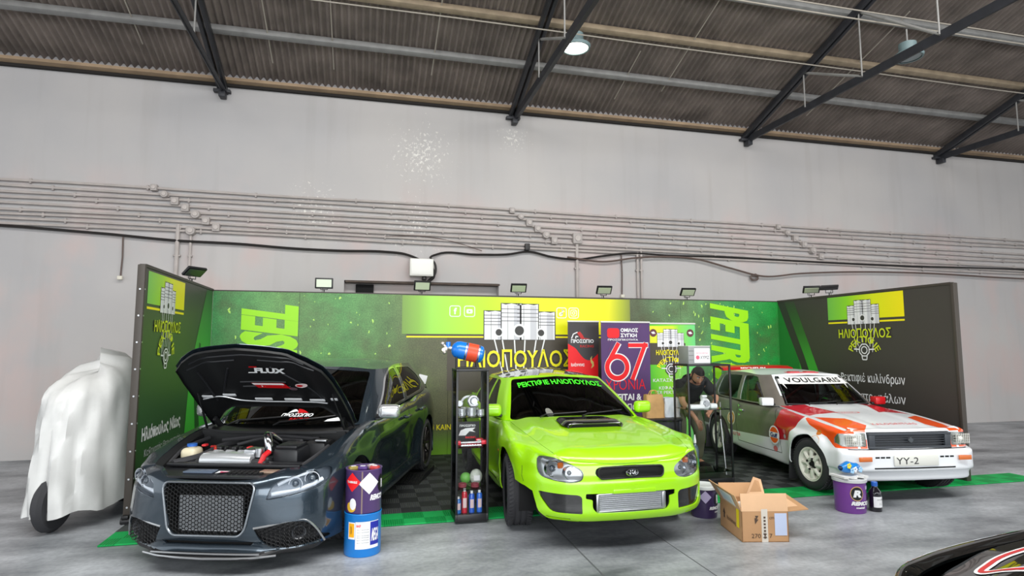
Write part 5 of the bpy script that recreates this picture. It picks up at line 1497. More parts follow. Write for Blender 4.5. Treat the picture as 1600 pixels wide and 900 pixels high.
    for s in (-1, 1):
        mi = MB().box((-.64, s * .94, 1.0), (.115, .21, .135), rot=s * .16, bevel=.045, seg=4).obj('mirror', silv, car)
        mi['label'] = 'matt silver door mirror'
        MB().box((-.66, s * .85, .95), (.07, .10, .035), bevel=.012).obj('mirror_foot', M_blkp, mi)
        MB().box((-.702, s * .94, 1.0), (.006, .17, .10), rot=s * .16, bevel=.002).obj('mirror_glass', M_chrome, mi)
    for cx in (0, -2.578):
        for s in (-1, 1):
            make_wheel(car, (cx, s * (.735 if cx == 0 else .765), .318), .318, .235, .235, 'multi', mat('dark bronze alloy', (70, 66, 64), .3, metal=.8), s)
            MB().grid([[(cx + .368 * math.cos(a), s * y, .335 + .368 * math.sin(a)) for y in (.85, .48)] for a in np.linspace(-.35, PI + .35, 24)]).obj('wheel_arch_liner', M_dark, car)
    MB().box((-1.25, 0, .24), (4.0, 1.15, .06), bevel=.02).obj('underside', M_dark, car)
    MB().box((-.80, 0, .88), (.42, 1.36, .12), bevel=.05).obj('dashboard', M_blkp, car)
    for y in (-.38, .38): seat(car, -1.6, y, .50, M_seat)
    MB().box((-2.5, 0, .55), (.4, 1.2, .3), bevel=.06).box((-2.75, 0, .85), (.14, 1.2, .5), bevel=.05).obj('rear_bench', M_seat, car)
    MB().box((-1.7, 0, .42), (2.2, 1.46, .05)).obj('cabin_floor', M_dark, car)
    steering(car, -1.12, .38, .92)
    return car
grey_car()
# ================================================================ WHITE RALLY HATCHBACK
def rally_car():
    white = mat('white rally paint', (238, 241, 244), .3, coat=.6)
    red = mat('rally red paint', (206, 14, 40), .3, coat=.6)
    orange = mat('rally orange paint', (246, 84, 12), .3, coat=.6)
    warm = mat('grey door wrap', (112, 106, 98), .4, coat=.3, var=.1)
    PM = [white, M_seam, red, orange, warm]
    car = thing('car', 'white rally hatchback with red and orange bonnet panels and a white windscreen banner', 'car', (5.875, 6.12, .016), math.radians(-97.0))
    ax = .17; rx = -2.13
    f0 = [(.10, .20), (.03, .22), (.02, .28), (.0, .315), (-.02, .33), (-.02, .42), (-.02, .515), (.0, .535), (.035, .55), (.045, .62), (.055, .70), (.07, .735), (.12, .75)]
    fc = [(.10, .20), (.03, .22), (.02, .28), (.0, .315), (-.02, .33), (-.02, .42), (-.02, .515), (.0, .535), (.03, .55), (.04, .62), (.045, .70), (.06, .745), (.12, .765)]
    ff = [(.06, .22), (.02, .24), (.015, .29), (.01, .325), (.0, .345), (.0, .43), (.01, .52), (.03, .56), (.04, .60), (.04, .66), (.035, .72), (.06, .775), (.13, .80)]
    ar = [(.0, .25), (-.015, .27), (-.02, .31), (-.02, .36), (-.02, .42), (-.02, .50), (-.015, .57), (.0, .62), (.035, .66), (.045, .70), (.05, .745), (.075, .80), (.15, .82)]
    sd = [(.05, .19), (.03, .21), (.02, .26), (.015, .31), (.012, .37), (.01, .44), (.008, .51), (.006, .58), (.006, .64), (.012, .70), (.022, .77), (.045, .83), (.12, .86)]
    rr = [(.05, .22), (.03, .24), (.02, .29), (.015, .34), (.0, .40), (.0, .46), (.0, .53), (.0, .59), (.01, .65), (.02, .71), (.03, .78), (.05, .845), (.12, .875)]
    st = [(.80, 0, 0, f0), (.79, .30, 2, f0), (.775, .55, 6, f0), (.745, .69, 20, fc), (.69, .77, 52, fc), (.60, .80, 78, ff), (.50, .81, 86, ff), (.40, .825, 88, ar), (ax, .835, 90, ar), (-.17, .825, 92, ar),
          (-.30, .79, 91, sd), (-.9, .785, 90, sd), (-1.5, .785, 90, sd), (-1.78, .795, 89, rr), (rx, .82, 90, rr), (-2.45, .80, 93, rr), (-2.72, .75, 105, rr), (-2.84, .60, 150, rr), (-2.87, .3, 174, rr), (-2.88, 0, 180, rr)]
    B0 = band(st)
    HX = [(-.66, .665, .875), (-.2, .665, .835), (.2, .66, .80), (.5, .655, .765), (.66, .645, .742)]
    hedge = lambda x: (float(np.interp(x, [h[0] for h in HX], [h[1] for h in HX])), float(np.interp(x, [h[0] for h in HX], [h[2] for h in HX])))
    for i, (x, y, a, pr) in enumerate(st):
        if -.7 < x < .72:
            xl = min(x, .66); hw, ze = hedge(xl)
            B0[i][-1] = (xl, hw + .003, ze - .002); B0[i][-2] = ((x + xl) / 2, hw + (y - hw) * .55, ze - .012)
    bm = bm_grid(loft(B0, 5, 3))
    for cx, R_ in ((ax, .335), (rx, .34)):
        cz = .30
        fs = cut(bm, [(cx + R_ * math.cos(a), cz + R_ * math.sin(a)) for a in np.linspace(0, 2 * PI, 40)[:-1]], (0, 2), lambda f: side(f) and f.calc_center_median().y > .5)
        bmesh.ops.delete(bm, geom=fs, context='FACES')
        fs = [f for f in bm.faces if abs(f.calc_center_median().x - cx) < R_ - .006 and f.calc_center_median().z < cz and f.calc_center_median().y > .5]
        bmesh.ops.delete(bm, geom=fs, context='FACES')
    fs_ = lambda f: f.normal.y > .1 and f.calc_center_median().y > .4
    # front panel: dark grille panel, lamps
    fr = lambda f: f.normal.x > .2
    hlp = round_poly([(.505, .575), (.745, .57), (.765, .60), (.76, .705), (.505, .715)], .012, 2)
    hs = cut(bm, hlp, (1, 2), lambda f: f.normal.x > .1); lens = take(bm, hs, 0, remove=False); house = pocket(bm, hs, .04, d=(-1, -.1, 0))
    gp = cut(bm, [(-.001, .552), (.492, .552), (.492, .722), (-.001, .725)], (1, 2), fr); grille = pocket(bm, gp, .035, d=(-1, 0, 0))
    # painted flashes on the wing
    for f in cut(bm, [(.80, .555), (.60, .55), (.545, .575), (.46, .645), (.32, .695), (.16, .745), (.06, .80), (.10, .90), (.80, .90)], (0, 2), fs_): f.material_index = 3
    for f in cut(bm, [(-.20, .50), (-.18, .60), (-.06, .735), (.02, .80), (.04, .90), (-.52, .90), (-.50, .78), (-.60, .64), (-.62, .47), (-.52, .465)], (0, 2), fs_): f.material_index = 2
    for f in cut(bm, [(-.62, .465), (-.60, .64), (-.50, .78), (-.52, .90), (-2.88, .90), (-2.88, .435), (-1.6, .425)], (0, 2), fs_): f.material_index = 4
    # bumper slots
    strip(bm, [(.0, .355), (.47, .355)], .016, (1, 2), fr)
    for y0 in (.30, .36, .42): strip(bm, [(y0, .468), (y0 + .035, .468)], .018, (1, 2), fr)
    strip(bm, [(-.001, .545), (.70, .545)], .008, (1, 2), fr)
    fside = lambda f: side(f) and f.calc_center_median().x < -.3
    D = [(-.50, .30), (-.56, .72), (-.62, .865), (-1.56, .865), (-1.60, .55), (-1.56, .30)]
    strip(bm, D + [D[0]], .008, (0, 2), fside)
    fs = [f for f in cut(bm, D, (0, 2), fside) if f.material_index != 1]
    # keep paint split on the door: copy indices
    nb = bmesh.new(); mp = {}
    for f in fs:
        for v in f.verts:
            if v not in mp: mp[v] = nb.verts.new(v.co)
        q = nb.faces.new([mp[v] for v in f.verts]); q.material_index = f.material_index
    bmesh.ops.delete(bm, geom=fs, context='FACES')
    tree = BVHTree.FromBMesh(mirrored(bm)); dtree = BVHTree.FromBMesh(mirrored(nb))
    sym_obj(bm, 'body_shell', PM, car, 40, rimd=.012)
    doors = pair_obj(nb, 'door', PM, car, 40, rimd=.01)
    for s, o in enumerate(doors):
        sg = 1 if s == 0 else -1
        MB().box((-1.44, sg * .778, .74), (.12, .03, .03), bevel=.01).cyl((-1.5, sg * .765, .80), (-1.5, sg * .785, .80), .016, n=12).cyl((-1.5, sg * .765, .67), (-1.5, sg * .785, .67), .016, n=12).obj('door_handle', M_chrome, o)
    for s, o in enumerate(pair_obj(house, 'headlight', [mat('rally lamp reflector', (205, 204, 196), .22, metal=.7)], car, 40)):
        sg = 1 if s == 0 else -1
        mb = MB()
        for k in range(8): mb.box((.742 - .01, sg * (.575 + k * .022), .642), (.01, .004, .11))
        for k in range(4): mb.box((.742 - .012, sg * .64, .60 + k * .028), (.008, .2, .003))
        mb.ball((.71, sg * .63, .64), .035, 12)
        mb.obj('lamp_ribs', mat('ribbed lamp glass', (222, 222, 214), .15, coat=.6), o)
    for o in pair_obj(lens, 'headlight_lens', [M_lens], car, 40): o['label'] = 'clear headlight lens'
    g = sym_obj(grille, 'grille', mat('grille dark grey', (52, 55, 60), .45), car, 40)
    mb = MB()
    for z in (.60, .625, .65, .675): mb.box((.742, 0, z), (.02, .82, .008), bevel=.002)
    mb.box((.744, 0, .705), (.03, .98, .025), bevel=.004).box((.744, 0, .563), (.03, .98, .025), bevel=.004)
    for s in (-1, 1): mb.box((.742, s * .45, .635), (.03, .07, .15), bevel=.004)
    mb.obj('grille_bars', mat('grille bar plastic', (60, 64, 70), .4), g)
    MB().lathe([(0, .0), (.025, .0), (.03, -.012)], M=Matrix.Translation((.768, 0, .64)) @ Matrix.Rotation(PI / 2, 4, 'Y'), n=20).box((.76, 0, .64), (.012, .05, .05), rot=Matrix.Rotation(.785, 4, 'X'), bevel=.004).obj('grille_badge', mat('dull badge', (90, 94, 98), .3, metal=.6), g)
    for s in (-1, 1): MB().box((.82, s * .585, .455), (.014, .15, .05), bevel=.006).obj('turn_lamp', M_amber, car)
    pl = MB().box((.824, .0, .435), (.012, .52, .115), bevel=.006).obj('number_plate', mat('plate white', (226, 226, 218), .4), car)
    Fp = Frame((.83, 0, .435), (0, 1, 0), (0, 0, 1), .002)
    mb = MB(); flat_text(mb, Fp, 'ΥΥ-2', -.24, -.035, .26, .07); mb.obj('plate_lettering', mat('plate black', (40, 40, 42), .5), pl, ang=0)
    # bonnet
    H = []
    for x, dz in ((.735, -.012), (.72, .004), (.66, .016), (.5, .022), (.2, .028), (-.2, .032), (-.5, .034), (-.64, .03)):
        hw, ze = hedge(min(x, .66)); row = []
        for k in range(9):
            w = k / 8
            row.append((x - .03 * w ** 3 * (1 if x > .4 else 0) + (.0 if x > -.4 else .10 * (1 - w * w)), hw * w, ze + dz * (1 - w ** 2.5) + (dz if x > .7 else 0) * w + .010 * math.exp(-((w - .55) / .07) ** 2) * (0 if x > .7 else 1)))
        H.append(row)
    hb = bm_grid(loft(H, 5, 4))
    for f in hb.faces:
        if f.normal.z < 0: f.normal_flip()
    a = hb; b = mirrored(hb); join(a, b); bmesh.ops.remove_doubles(a, verts=a.verts[:], dist=.0005)
    # flashes on the bonnet, both sides mirrored
    for s in (-1, 1):
        for f in cut(a, [(.74, s * .68), (.74, s * .52), (.56, s * .36), (.26, s * .40), (.06, s * .68)], (0, 1), lambda f: f.normal.z > .2): f.material_index = 3
        for f in cut(a, [(-.0, s * .68), (-.04, s * .56), (-.02, s * .26), (-.38, s * .38), (-.40, s * .68)], (0, 1), lambda f: f.normal.z > .2): f.material_index = 2
        for f in cut(a, [(-.36, s * .72), (-.36, s * .40), (-.70, s * .36), (-.70, s * .72)], (0, 1), lambda f: f.normal.z > .2): f.material_index = 2
    htree = BVHTree.FromBMesh(a)
    Fh = Frame((0, 0, 2), (0, 1, 0), (-1, 0, 0))
    def hp(x, y, off=.004):
        h = htree.ray_cast(Vector((x, y, 2)), Vector((0, 0, -1))); return h[0] + Vector((0, 0, off)) if h[0] else Vector((x, y, .8))
    rim(a, .012)
    bo = bm_obj(a, 'bonnet', PM, car, 50, recalc=False)
    pale = mat('pale red print', (226, 120, 120), .5)
    mb = MB(); put_text(mb, 'KALOGRITSAS', lambda u, v: hp(.56 - .06 * v, -.27 + .54 * u), bold=.01, space=1.2); mb.obj('bonnet_lettering', pale, bo, ang=0, recalc=False)
    mb = MB()
    for k in range(40):
        a0, a1 = 2 * PI * k / 40, 2 * PI * (k + 1) / 40
        mb.face([hp(-.02 + .05 * r * math.sin(t), -.16 + .16 * r * math.cos(t), .004) for r, t in ((.86, a0), (1, a0), (1, a1), (.86, a1))])
    put_text(mb, 'RALLY', lambda u, v: hp(.0 - .04 * v, -.24 + .16 * u, .004)); mb.obj('bonnet_decal', pale, bo, ang=0, recalc=False)
    # greenhouse
    gs = [((-.50, 0, .89), (-1.04, 0, 1.275)), ((-.52, .36, .888), (-1.05, .30, 1.27)), ((-.64, .645, .875), (-1.12, .525, 1.255)), ((-.74, .70, .87), (-1.22, .565, 1.25)),
          ((-1.2, .735, .87), (-1.6, .58, 1.268)), ((-1.8, .735, .88), (-2.0, .575, 1.265)), ((-2.3, .715, .89), (-2.35, .55, 1.24)), ((-2.62, .62, .90), (-2.50, .47, 1.225)), ((-2.74, .3, .90), (-2.54, .25, 1.235)), ((-2.76, 0, .90), (-2.55, 0, 1.24))]
    GW = greenhouse(gs, 6, 4, .014); gb = bm_grid(GW)
    for f in gb.faces:
        if f.normal.dot(f.calc_center_median() - Vector((-1.6, 0, 1.0))) < 0: f.normal_flip()
    gb.normal_update()
    fs = cut(gb, round_poly([(-.001, .893), (.60, .883), (.485, 1.238), (-.001, 1.256)], [0, .02, .03, 0]), (1, 2), lambda f: f.normal.x > .25)
    ws = take(gb, fs, -.003)
    w1 = round_poly([(-.86, .885), (-1.54, .885), (-1.60, 1.225), (-1.40, 1.235), (-1.27, 1.22)], .025)
    w2 = round_poly([(-1.64, .89), (-2.25, .905), (-2.34, .96), (-2.30, 1.16), (-2.22, 1.215), (-1.69, 1.225)], .03)
    wins = [take(gb, cut(gb, w, (0, 2), side), -.004) for w in (w1, w2)]
    for f in cut(gb, [(-.50, .80), (-2.9, .80), (-2.9, 1.4), (-.50, 1.4)], (0, 2), side): f.material_index = 4
    sym_obj(gb, 'pillars', PM, car, 40, rimd=.018)
    wtree = BVHTree.FromBMesh(join(ws.copy(), mirrored(ws)))
    # seals
    sym_obj(ws, 'windscreen', M_clearw, car, 60)
    for w in wins: pair_obj(w, 'side_window', [M_clearw], car, 60)
    Fw = Frame((.2, 0, 0), (0, 1, 0), (0, 0, 1))
    pj_ = lambda y, z, o_=.004: project(wtree, Fw, y, z, (-1, 0, 0), o_)
    def edge(z): return float(np.interp(z, [.893, 1.24], [.585, .478]))
    mb = MB(); rows = [[pj_(edge(z) * t, z, .010) for t in np.linspace(-.99, .99, 25)] for z in (1.135, 1.165, 1.20, 1.232)]
    mb.grid(rows); mb.obj('windscreen_banner', mat('banner white', (236, 236, 232), .5), car, ang=60, recalc=False)['label'] = 'white banner across the windscreen'
    mb = MB(); put_text(mb, 'VOULGARIS', lambda u, v: pj_(-.40 + .80 * u, 1.152 + .058 * v, .014), bold=.02, space=1.1); mb.obj('banner_lettering', mat('banner black', (30, 30, 32), .5), car, ang=0, recalc=False)
    for pts in ([(y, .893) for y in np.linspace(-.595, .595, 15)],):
        MB().tube([pj_(min(max(y, -.585), .585), .897, .004) for y, z in pts], .009, 6).obj('windscreen_seal', M_rubber, car)
    for s in (-1, 1): MB().tube([pj_(s * (edge(z) - .012), z, .004) for z in np.linspace(.90, 1.232, 8)], .008, 6).obj('windscreen_seal', M_rubber, car)
    for y0, y1 in ((-.36, .08), (.02, .46)): MB().tube([Vector((-.46, y0, .895))] + [pj_(y0 + (y1 - y0) * t, .905 + .02 * t, .012) for t in np.linspace(.1, 1, 6)], .007, 6).obj('wiper', M_blkp, car)
    zc = lambda x: 1.262 + .055 * max(0, 1 - ((x + 1.75) / .75) ** 2)
    rb = bm_grid(roof_cap(GW[:, -1], zc))
    for f in rb.faces:
        if f.normal.z < 0: f.normal_flip()
    sym_obj(rb, 'roof', white, car, 50)
    sp = [[(x, .60 * w, z - .012 * w ** 4) for w in np.linspace(0, 1, 9)] for x, z in ((-2.30, 1.275), (-2.34, 1.315), (-2.48, 1.345), (-2.62, 1.335), (-2.62, 1.31), (-2.48, 1.31), (-2.36, 1.275))]
    so = sym_obj(bm_grid(sp), 'roof_spoiler', M_red, car, 50, rimd=.0); so['label'] = 'red roof spoiler'
    mb = MB(); Fs = Frame((-2.330, -.30, 1.285), (0, 1, 0), (-.3, 0, 1), .012); flat_text(mb, Fs, 'MICHELIN', .0, .0, .42, .026, bold=.03); mb.obj('spoiler_lettering', M_white, so, ang=0)
    T = [[(x, hw * w, z) for w in np.linspace(0, 1, 6)] for x, hw, z in ((-2.56, .50, 1.20), (-2.76, .60, .90), (-2.86, .66, .66), (-2.875, .66, .5))]
    sym_obj(bm_grid(loft(T, 2, 2)), 'tailgate', white, car, 50)
    vent = MB()
    for s in (-1, 1): vent.box((-1.18, s * .12, 1.283), (.10, .14, .03), bevel=.008)
    vent.box((-1.18, 0, 1.281), (.12, .46, .012), bevel=.004)
    vent.obj('roof_vent', mat('faded red print', (196, 70, 74), .5), car)
    # mirrors
    for s in (-1, 1):
        mi = MB().box((-.72, s * .80, .925), (.11, .16, .105), rot=s * .12, bevel=.018).obj('mirror', white if s < 0 else M_red, car)
        mi['label'] = 'white door mirror' if s < 0 else 'red door mirror'
        MB().box((-.72, s * .715, .89), (.06, .05, .03), bevel=.008).obj('mirror_foot', M_blkp, mi)
        MB().box((-.777, s * .80, .925), (.006, .135, .08), rot=s * .12).obj('mirror_glass', M_chrome, mi)
    # decals on the right side
    def sp_(tr, x, z, off=.004):
        h = tr.ray_cast(Vector((x, -2, z)), Vector((0, 1, 0)))
        if h[0] is None: h = tree.ray_cast(Vector((x, -2, z)), Vector((0, 1, 0)))
        return h[0] + Vector((0, -off, 0)) if h[0] else Vector((x, -.80, z))
    def disc(mb, tr, c, r, off, a0=0, a1=2 * PI, n=32, sx=1):
        mb.face([sp_(tr, c[0] + sx * r * math.cos(t), c[1] + r * math.sin(t), off) for t in np.linspace(a0, a1, n + 1)[: (n if abs(a1 - a0 - 2 * PI) < 1e-6 else n + 1)]])
    gc = (-.575, .515); mb = MB()
    gy = lambda x, z, off: Vector((x, -.795 - off, z))
    def gdisc(r, off, a0=0, a1=2 * PI, n=36):
        P = [gy(gc[0] + r * math.cos(t), gc[1] + r * math.sin(t), off) for t in np.linspace(a0, a1, n + 1)]
        mb.face(P[:-1] if abs(a1 - a0 - 2 * PI) < 1e-6 else P)
    mb.m(0); gdisc(.118, .000); mb.m(1); gdisc(.100, .002)
    mb.m(0); mb.face([gy(gc[0] + x, gc[1] + z, .004) for x, z in ((-.112, -.035), (.112, -.035), (.112, .035), (-.112, .035))])
    mb.m(2); put_text(mb, 'Gulf', lambda u, v: gy(gc[0] - .082 + .164 * u, gc[1] - .03 + .058 * v, .006), bold=.04)
    ro = mb.obj('round_decal', [M_white, mat('decal orange', (240, 92, 20), .4), mat('decal navy', (20, 36, 110), .4)], car, ang=0, recalc=False); ro['label'] = 'orange and white round decal'
    mb = MB(); mb.m(0); disc(mb, dtree, (-1.72, .60), .105, .004); mb.m(1); disc(mb, dtree, (-1.72, .60), .085, .006); mb.m(0); disc(mb, dtree, (-1.72, .60), .06, .008); mb.m(1); disc(mb, dtree, (-1.72, .61), .03, .010)
    mb.obj('round_decal', [mat('decal cream', (232, 226, 206), .5), mat('decal ochre', (214, 150, 50), .5)], car, ang=0, recalc=False)
    for (c, r, m_) in (((-.37, .585), .03, pale), ((-.37, .525), .028, mat('pale grey print', (196, 186, 190), .5)), ((-.62, .335), .035, pale), ((.35, .595), .05, mat('pale orange print', (250, 196, 150), .5)), ((.36, .68), .03, mat('deep orange print', (206, 120, 40), .5))):
        mb = MB(); disc(mb, dtree if c[0] < -.5 else tree, c, r, .005, sx=1.2); mb.obj('sponsor_decal', m_, car, ang=0, recalc=False)
    mb = MB(); put_text(mb, 'RALLY TEAM', lambda u, v: sp_(dtree, -1.70 + .20 * u, .36 + .05 * v, .005), bold=.02); mb.obj('sponsor_lettering', pale, car, ang=0, recalc=False)
    # wheels
    wr = mat('white steel wheel', (232, 230, 220), .4)
    for cx in (ax, rx):
        for s in (-1, 1):
            make_wheel(car, (cx, s * .715, .292), .292, .20, .185, 'steel', wr, s, steer=(.10 if cx == ax else 0))
            MB().grid([[(cx + .338 * math.cos(a), s * y, .30 + .338 * math.sin(a)) for y in (.79, .45)] for a in np.linspace(-.3, PI + .3, 24)]).obj('wheel_arch_liner', M_dark, car)
            MB().box((cx - .385, s * .725, .225), (.012, .20, .36), rot=Matrix.Rotation(.10, 4, 'Y'), bevel=.004).obj('mud_flap', M_rubber, car)
    MB().box((-1.0, 0, .24), (3.3, 1.05, .06), bevel=.02).box((.5, 0, .36), (.3, 1.1, .2)).obj('underside', M_dark, car)
    MB().box((-.80, 0, .80), (.34, 1.24, .12), bevel=.04).obj('dashboard', M_blkp, car)
    for y in (-.33, .33): seat(car, -1.4, y, .45, mat('dark red racing seat', (74, 22, 30), .8))
    MB().box((-1.4, 0, .36), (2.2, 1.3, .05)).obj('cabin_floor', M_dark, car)
    cg = MB()
    for s in (-1, 1):
        cg.tube(smooth([(-.82, s * .60, .45), (-.86, s * .60, .85), (-1.25, s * .53, 1.20), (-1.65, s * .54, 1.23)], 6), .02, 8)
        cg.tube([(-1.65, s * .54, 1.23), (-1.65, s * .58, .40)], .02, 8)
    cg.tube([(-1.65, -.54, 1.23), (-1.65, .54, 1.23)], .02, 8).tube([(-1.65, -.56, .5), (-1.65, .54, 1.2)], .02, 8)
    cg.obj('roll_cage', mat('red cage tube', (150, 20, 30), .4), car)
    steering(car, -1.05, .33, .86)
    MB().box((-1.0, 0, 1.18), (.03, .2, .06), bevel=.01).obj('rear_view_mirror', M_blkp, car)
    return car
rally_car()
# ================================================================ BLACK CAR IN THE FOREGROUND
def black_car():
    blk = mat('black glossy paint', (10, 12, 12), .06, coat=1, coat_rough=.01)
    car = thing('car', 'glossy black car bonnet with painted red and white reflections in the right foreground', 'car', (2.78, 1.42, .0), math.radians(176))
    f0 = [(.08, .16), (.02, .20), (.0, .30), (.0, .42), (.01, .54), (.03, .62), (.06, .68), (.12, .72)]
    ff = [(.08, .18), (.02, .22), (.0, .32), (.0, .44), (.0, .56), (.015, .65), (.05, .73), (.12, .765)]
    ar = [(.06, .20), (.02, .24), (.01, .34), (.0, .46), (.0, .58), (.01, .69), (.05, .78), (.14, .815)]
    sd = [(.05, .17), (.01, .20), (.0, .32), (.015, .46), (.01, .60), (.01, .72), (.04, .84), (.12, .89)]
    st = [(.86, 0, 0, f0), (.85, .25, 4, f0), (.81, .48, 14, f0), (.73, .66, 34, f0), (.60, .77, 58, ff), (.44, .83, 78, ff), (.30, .85, 88, ar), (0, .86, 90, ar), (-.36, .85, 92, ar), (-.6, .84, 90, sd), (-1.4, .84, 90, sd), (-2.2, .85, 90, sd), (-2.6, .86, 90, sd), (-3.0, .83, 97, sd), (-3.3, .70, 130, sd), (-3.42, .35, 170, sd), (-3.43, 0, 180, sd)]
    B0 = band(st)
    HX = [(-.66, .70, .895), (-.2, .69, .85), (.2, .675, .805), (.5, .64, .765), (.68, .57, .735)]
    hedge = lambda x: (float(np.interp(x, [h[0] for h in HX], [h[1] for h in HX])), float(np.interp(x, [h[0] for h in HX], [h[2] for h in HX])))
    for i, (x, y, a, pr) in enumerate(st):
        if -.7 < x < .70:
            xl = min(x, .64); hw, ze = hedge(xl)
            B0[i][-1] = (xl, hw + .003, ze - .002); B0[i][-2] = ((x + xl) / 2, hw + (y - hw) * .55, ze - .006)
    bm = bm_grid(loft(B0, 5, 4))
    for cx in (0, -2.6):
        fs = cut(bm, [(cx + .35 * math.cos(a), .32 + .35 * math.sin(a)) for a in np.linspace(0, 2 * PI, 36)[:-1]], (0, 2), lambda f: side(f) and f.calc_center_median().y > .5)
        bmesh.ops.delete(bm, geom=fs, context='FACES')
        bmesh.ops.delete(bm, geom=[f for f in bm.faces if abs(f.calc_center_median().x - cx) < .34 and f.calc_center_median().z < .32 and f.calc_center_median().y > .5], context='FACES')
    hs = cut(bm, round_poly([(.48, .56), (.50, .64), (.66, .685), (.76, .69), (.78, .62), (.70, .56)], .03, 3), (1, 2), lambda f: f.normal.x > .1 and f.calc_center_median().x > .3)
    lens = take(bm, hs, 0, remove=False); house = pocket(bm, hs, .05, d=(-.9, -.3, 0))
    gr = cut(bm, round_poly([(-.001, .46), (.36, .46), (.40, .60), (-.001, .62)], [0, .03, .03, 0]), (1, 2), front); gr = pocket(bm, gr, .04, d=(-1, 0, 0))
    sym_obj(bm, 'body_shell', blk, car, 40, rimd=.012)
    pair_obj(house, 'headlight', [M_chrome], car, 40)
    for o in pair_obj(lens, 'headlight_lens', [M_lens], car, 40): o['label'] = 'clear headlight lens'
    sym_obj(gr, 'grille', M_dark, car, 40)
    H = []
    for x, dz in ((.80, -.03), (.78, -.012), (.72, .008), (.55, .03), (.25, .045), (-.2, .05), (-.5, .05), (-.62, .045)):
        hw, ze = hedge(min(x, .68)); row = []
        for k in range(9):
            w = k / 8
            row.append((x - (.13 * w ** 2.2 if x > .5 else .05 * w * w) + (0 if x > -.4 else .08 * (1 - w * w)), hw * w, ze + dz * (1 - w ** 2.4) + .012 * math.exp(-((w - .6) / .1) ** 2)))
        H.append(row)
    hb = bm_grid(loft(H, 5, 4))
    for f in hb.faces:
        if f.normal.z < 0: f.normal_flip()
    hb.normal_update(); tr = BVHTree.FromBMesh(join(hb.copy(), mirrored(hb)))
    sym_obj(hb, 'bonnet', blk, car, 50, rimd=.012)
    def hp(x, y, off=.003):
        h = tr.ray_cast(Vector((x, y, 2)), Vector((0, 0, -1))); return h[0] + Vector((0, 0, off)) if h[0] else Vector((x, y, .78))
    def paint_reflection(pts, w, m_, off=.003):  # reflections in the gloss, laid on the bonnet as coloured strips
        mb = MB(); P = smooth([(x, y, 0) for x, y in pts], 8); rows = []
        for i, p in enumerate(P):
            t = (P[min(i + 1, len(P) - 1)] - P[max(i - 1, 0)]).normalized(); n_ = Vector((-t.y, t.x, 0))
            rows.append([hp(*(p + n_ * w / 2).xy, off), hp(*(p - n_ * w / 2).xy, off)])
        mb.grid(rows); mb.obj('painted_reflection', m_, car, ang=60, recalc=False)
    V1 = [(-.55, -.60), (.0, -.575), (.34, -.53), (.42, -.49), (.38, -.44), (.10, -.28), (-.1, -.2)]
    paint_reflection(V1, .045, M_white); paint_reflection(V1, .02, M_red, .005)
    paint_reflection([(-.5, -.50), (.0, -.48), (.16, -.45), (.14, -.41), (-.1, -.30), (-.16, -.29)], .014, M_white)
    gs = [((-.48, 0, .93), (-1.2, 0, 1.33)), ((-.52, .38, .92), (-1.22, .30, 1.32)), ((-.66, .68, .895), (-1.30, .53, 1.30)), ((-.82, .745, .89), (-1.44, .575, 1.295)), ((-1.5, .77, .90), (-1.85, .58, 1.30)), ((-2.2, .76, .92), (-2.3, .57, 1.28)), ((-2.8, .70, .94), (-2.6, .52, 1.25)), ((-3.05, .5, .95), (-2.72, .4, 1.24)), ((-3.1, 0, .95), (-2.76, 0, 1.25))]
    GW = greenhouse(gs, 5, 4, .02); gb = bm_grid(GW)
    for f in gb.faces:
        if f.normal.dot(f.calc_center_median() - Vector((-1.8, 0, 1.0))) < 0: f.normal_flip()
    gb.normal_update()
    ws = take(gb, cut(gb, round_poly([(-.001, .91), (.64, .905), (.50, 1.285), (-.001, 1.31)], [0, .03, .04, 0]), (1, 2), lambda f: f.normal.x > .25), -.004)
    w1 = take(gb, cut(gb, round_poly([(-.95, .915), (-2.6, .95), (-2.5, 1.20), (-1.9, 1.275), (-1.48, 1.265)], .04), (0, 2), side), -.004)
    sym_obj(gb, 'pillars', blk, car, 40, rimd=.02); sym_obj(ws, 'windscreen', M_tint, car, 60); pair_obj(w1, 'side_window', [M_tint], car, 60)
    rb = bm_grid(roof_cap(GW[:, -1], lambda x: 1.31 + .06 * max(0, 1 - ((x + 1.95) / .8) ** 2)))
    for f in rb.faces:
        if f.normal.z < 0: f.normal_flip()
    sym_obj(rb, 'roof', blk, car, 50)
    T = [[(x, hw * w, z) for w in np.linspace(0, 1, 6)] for x, hw, z in ((-3.0, .70, .955), (-3.25, .68, .95), (-3.36, .66, .90))]
    sym_obj(bm_grid(T), 'boot_lid', blk, car, 50)
    for cx in (0, -2.6):
        for s in (-1, 1):
            make_wheel(car, (cx, s * .74, .31), .31, .21, .22, 'spokes5', M_silver, s)
            MB().grid([[(cx + .352 * math.cos(a), s * y, .32 + .352 * math.sin(a)) for y in (.82, .48)] for a in np.linspace(-.3, PI + .3, 24)]).obj('wheel_arch_liner', M_dark, car)
    MB().box((-1.3, 0, .24), (4.0, 1.1, .06), bevel=.02).obj('underside', M_dark, car)
    return car
black_car()
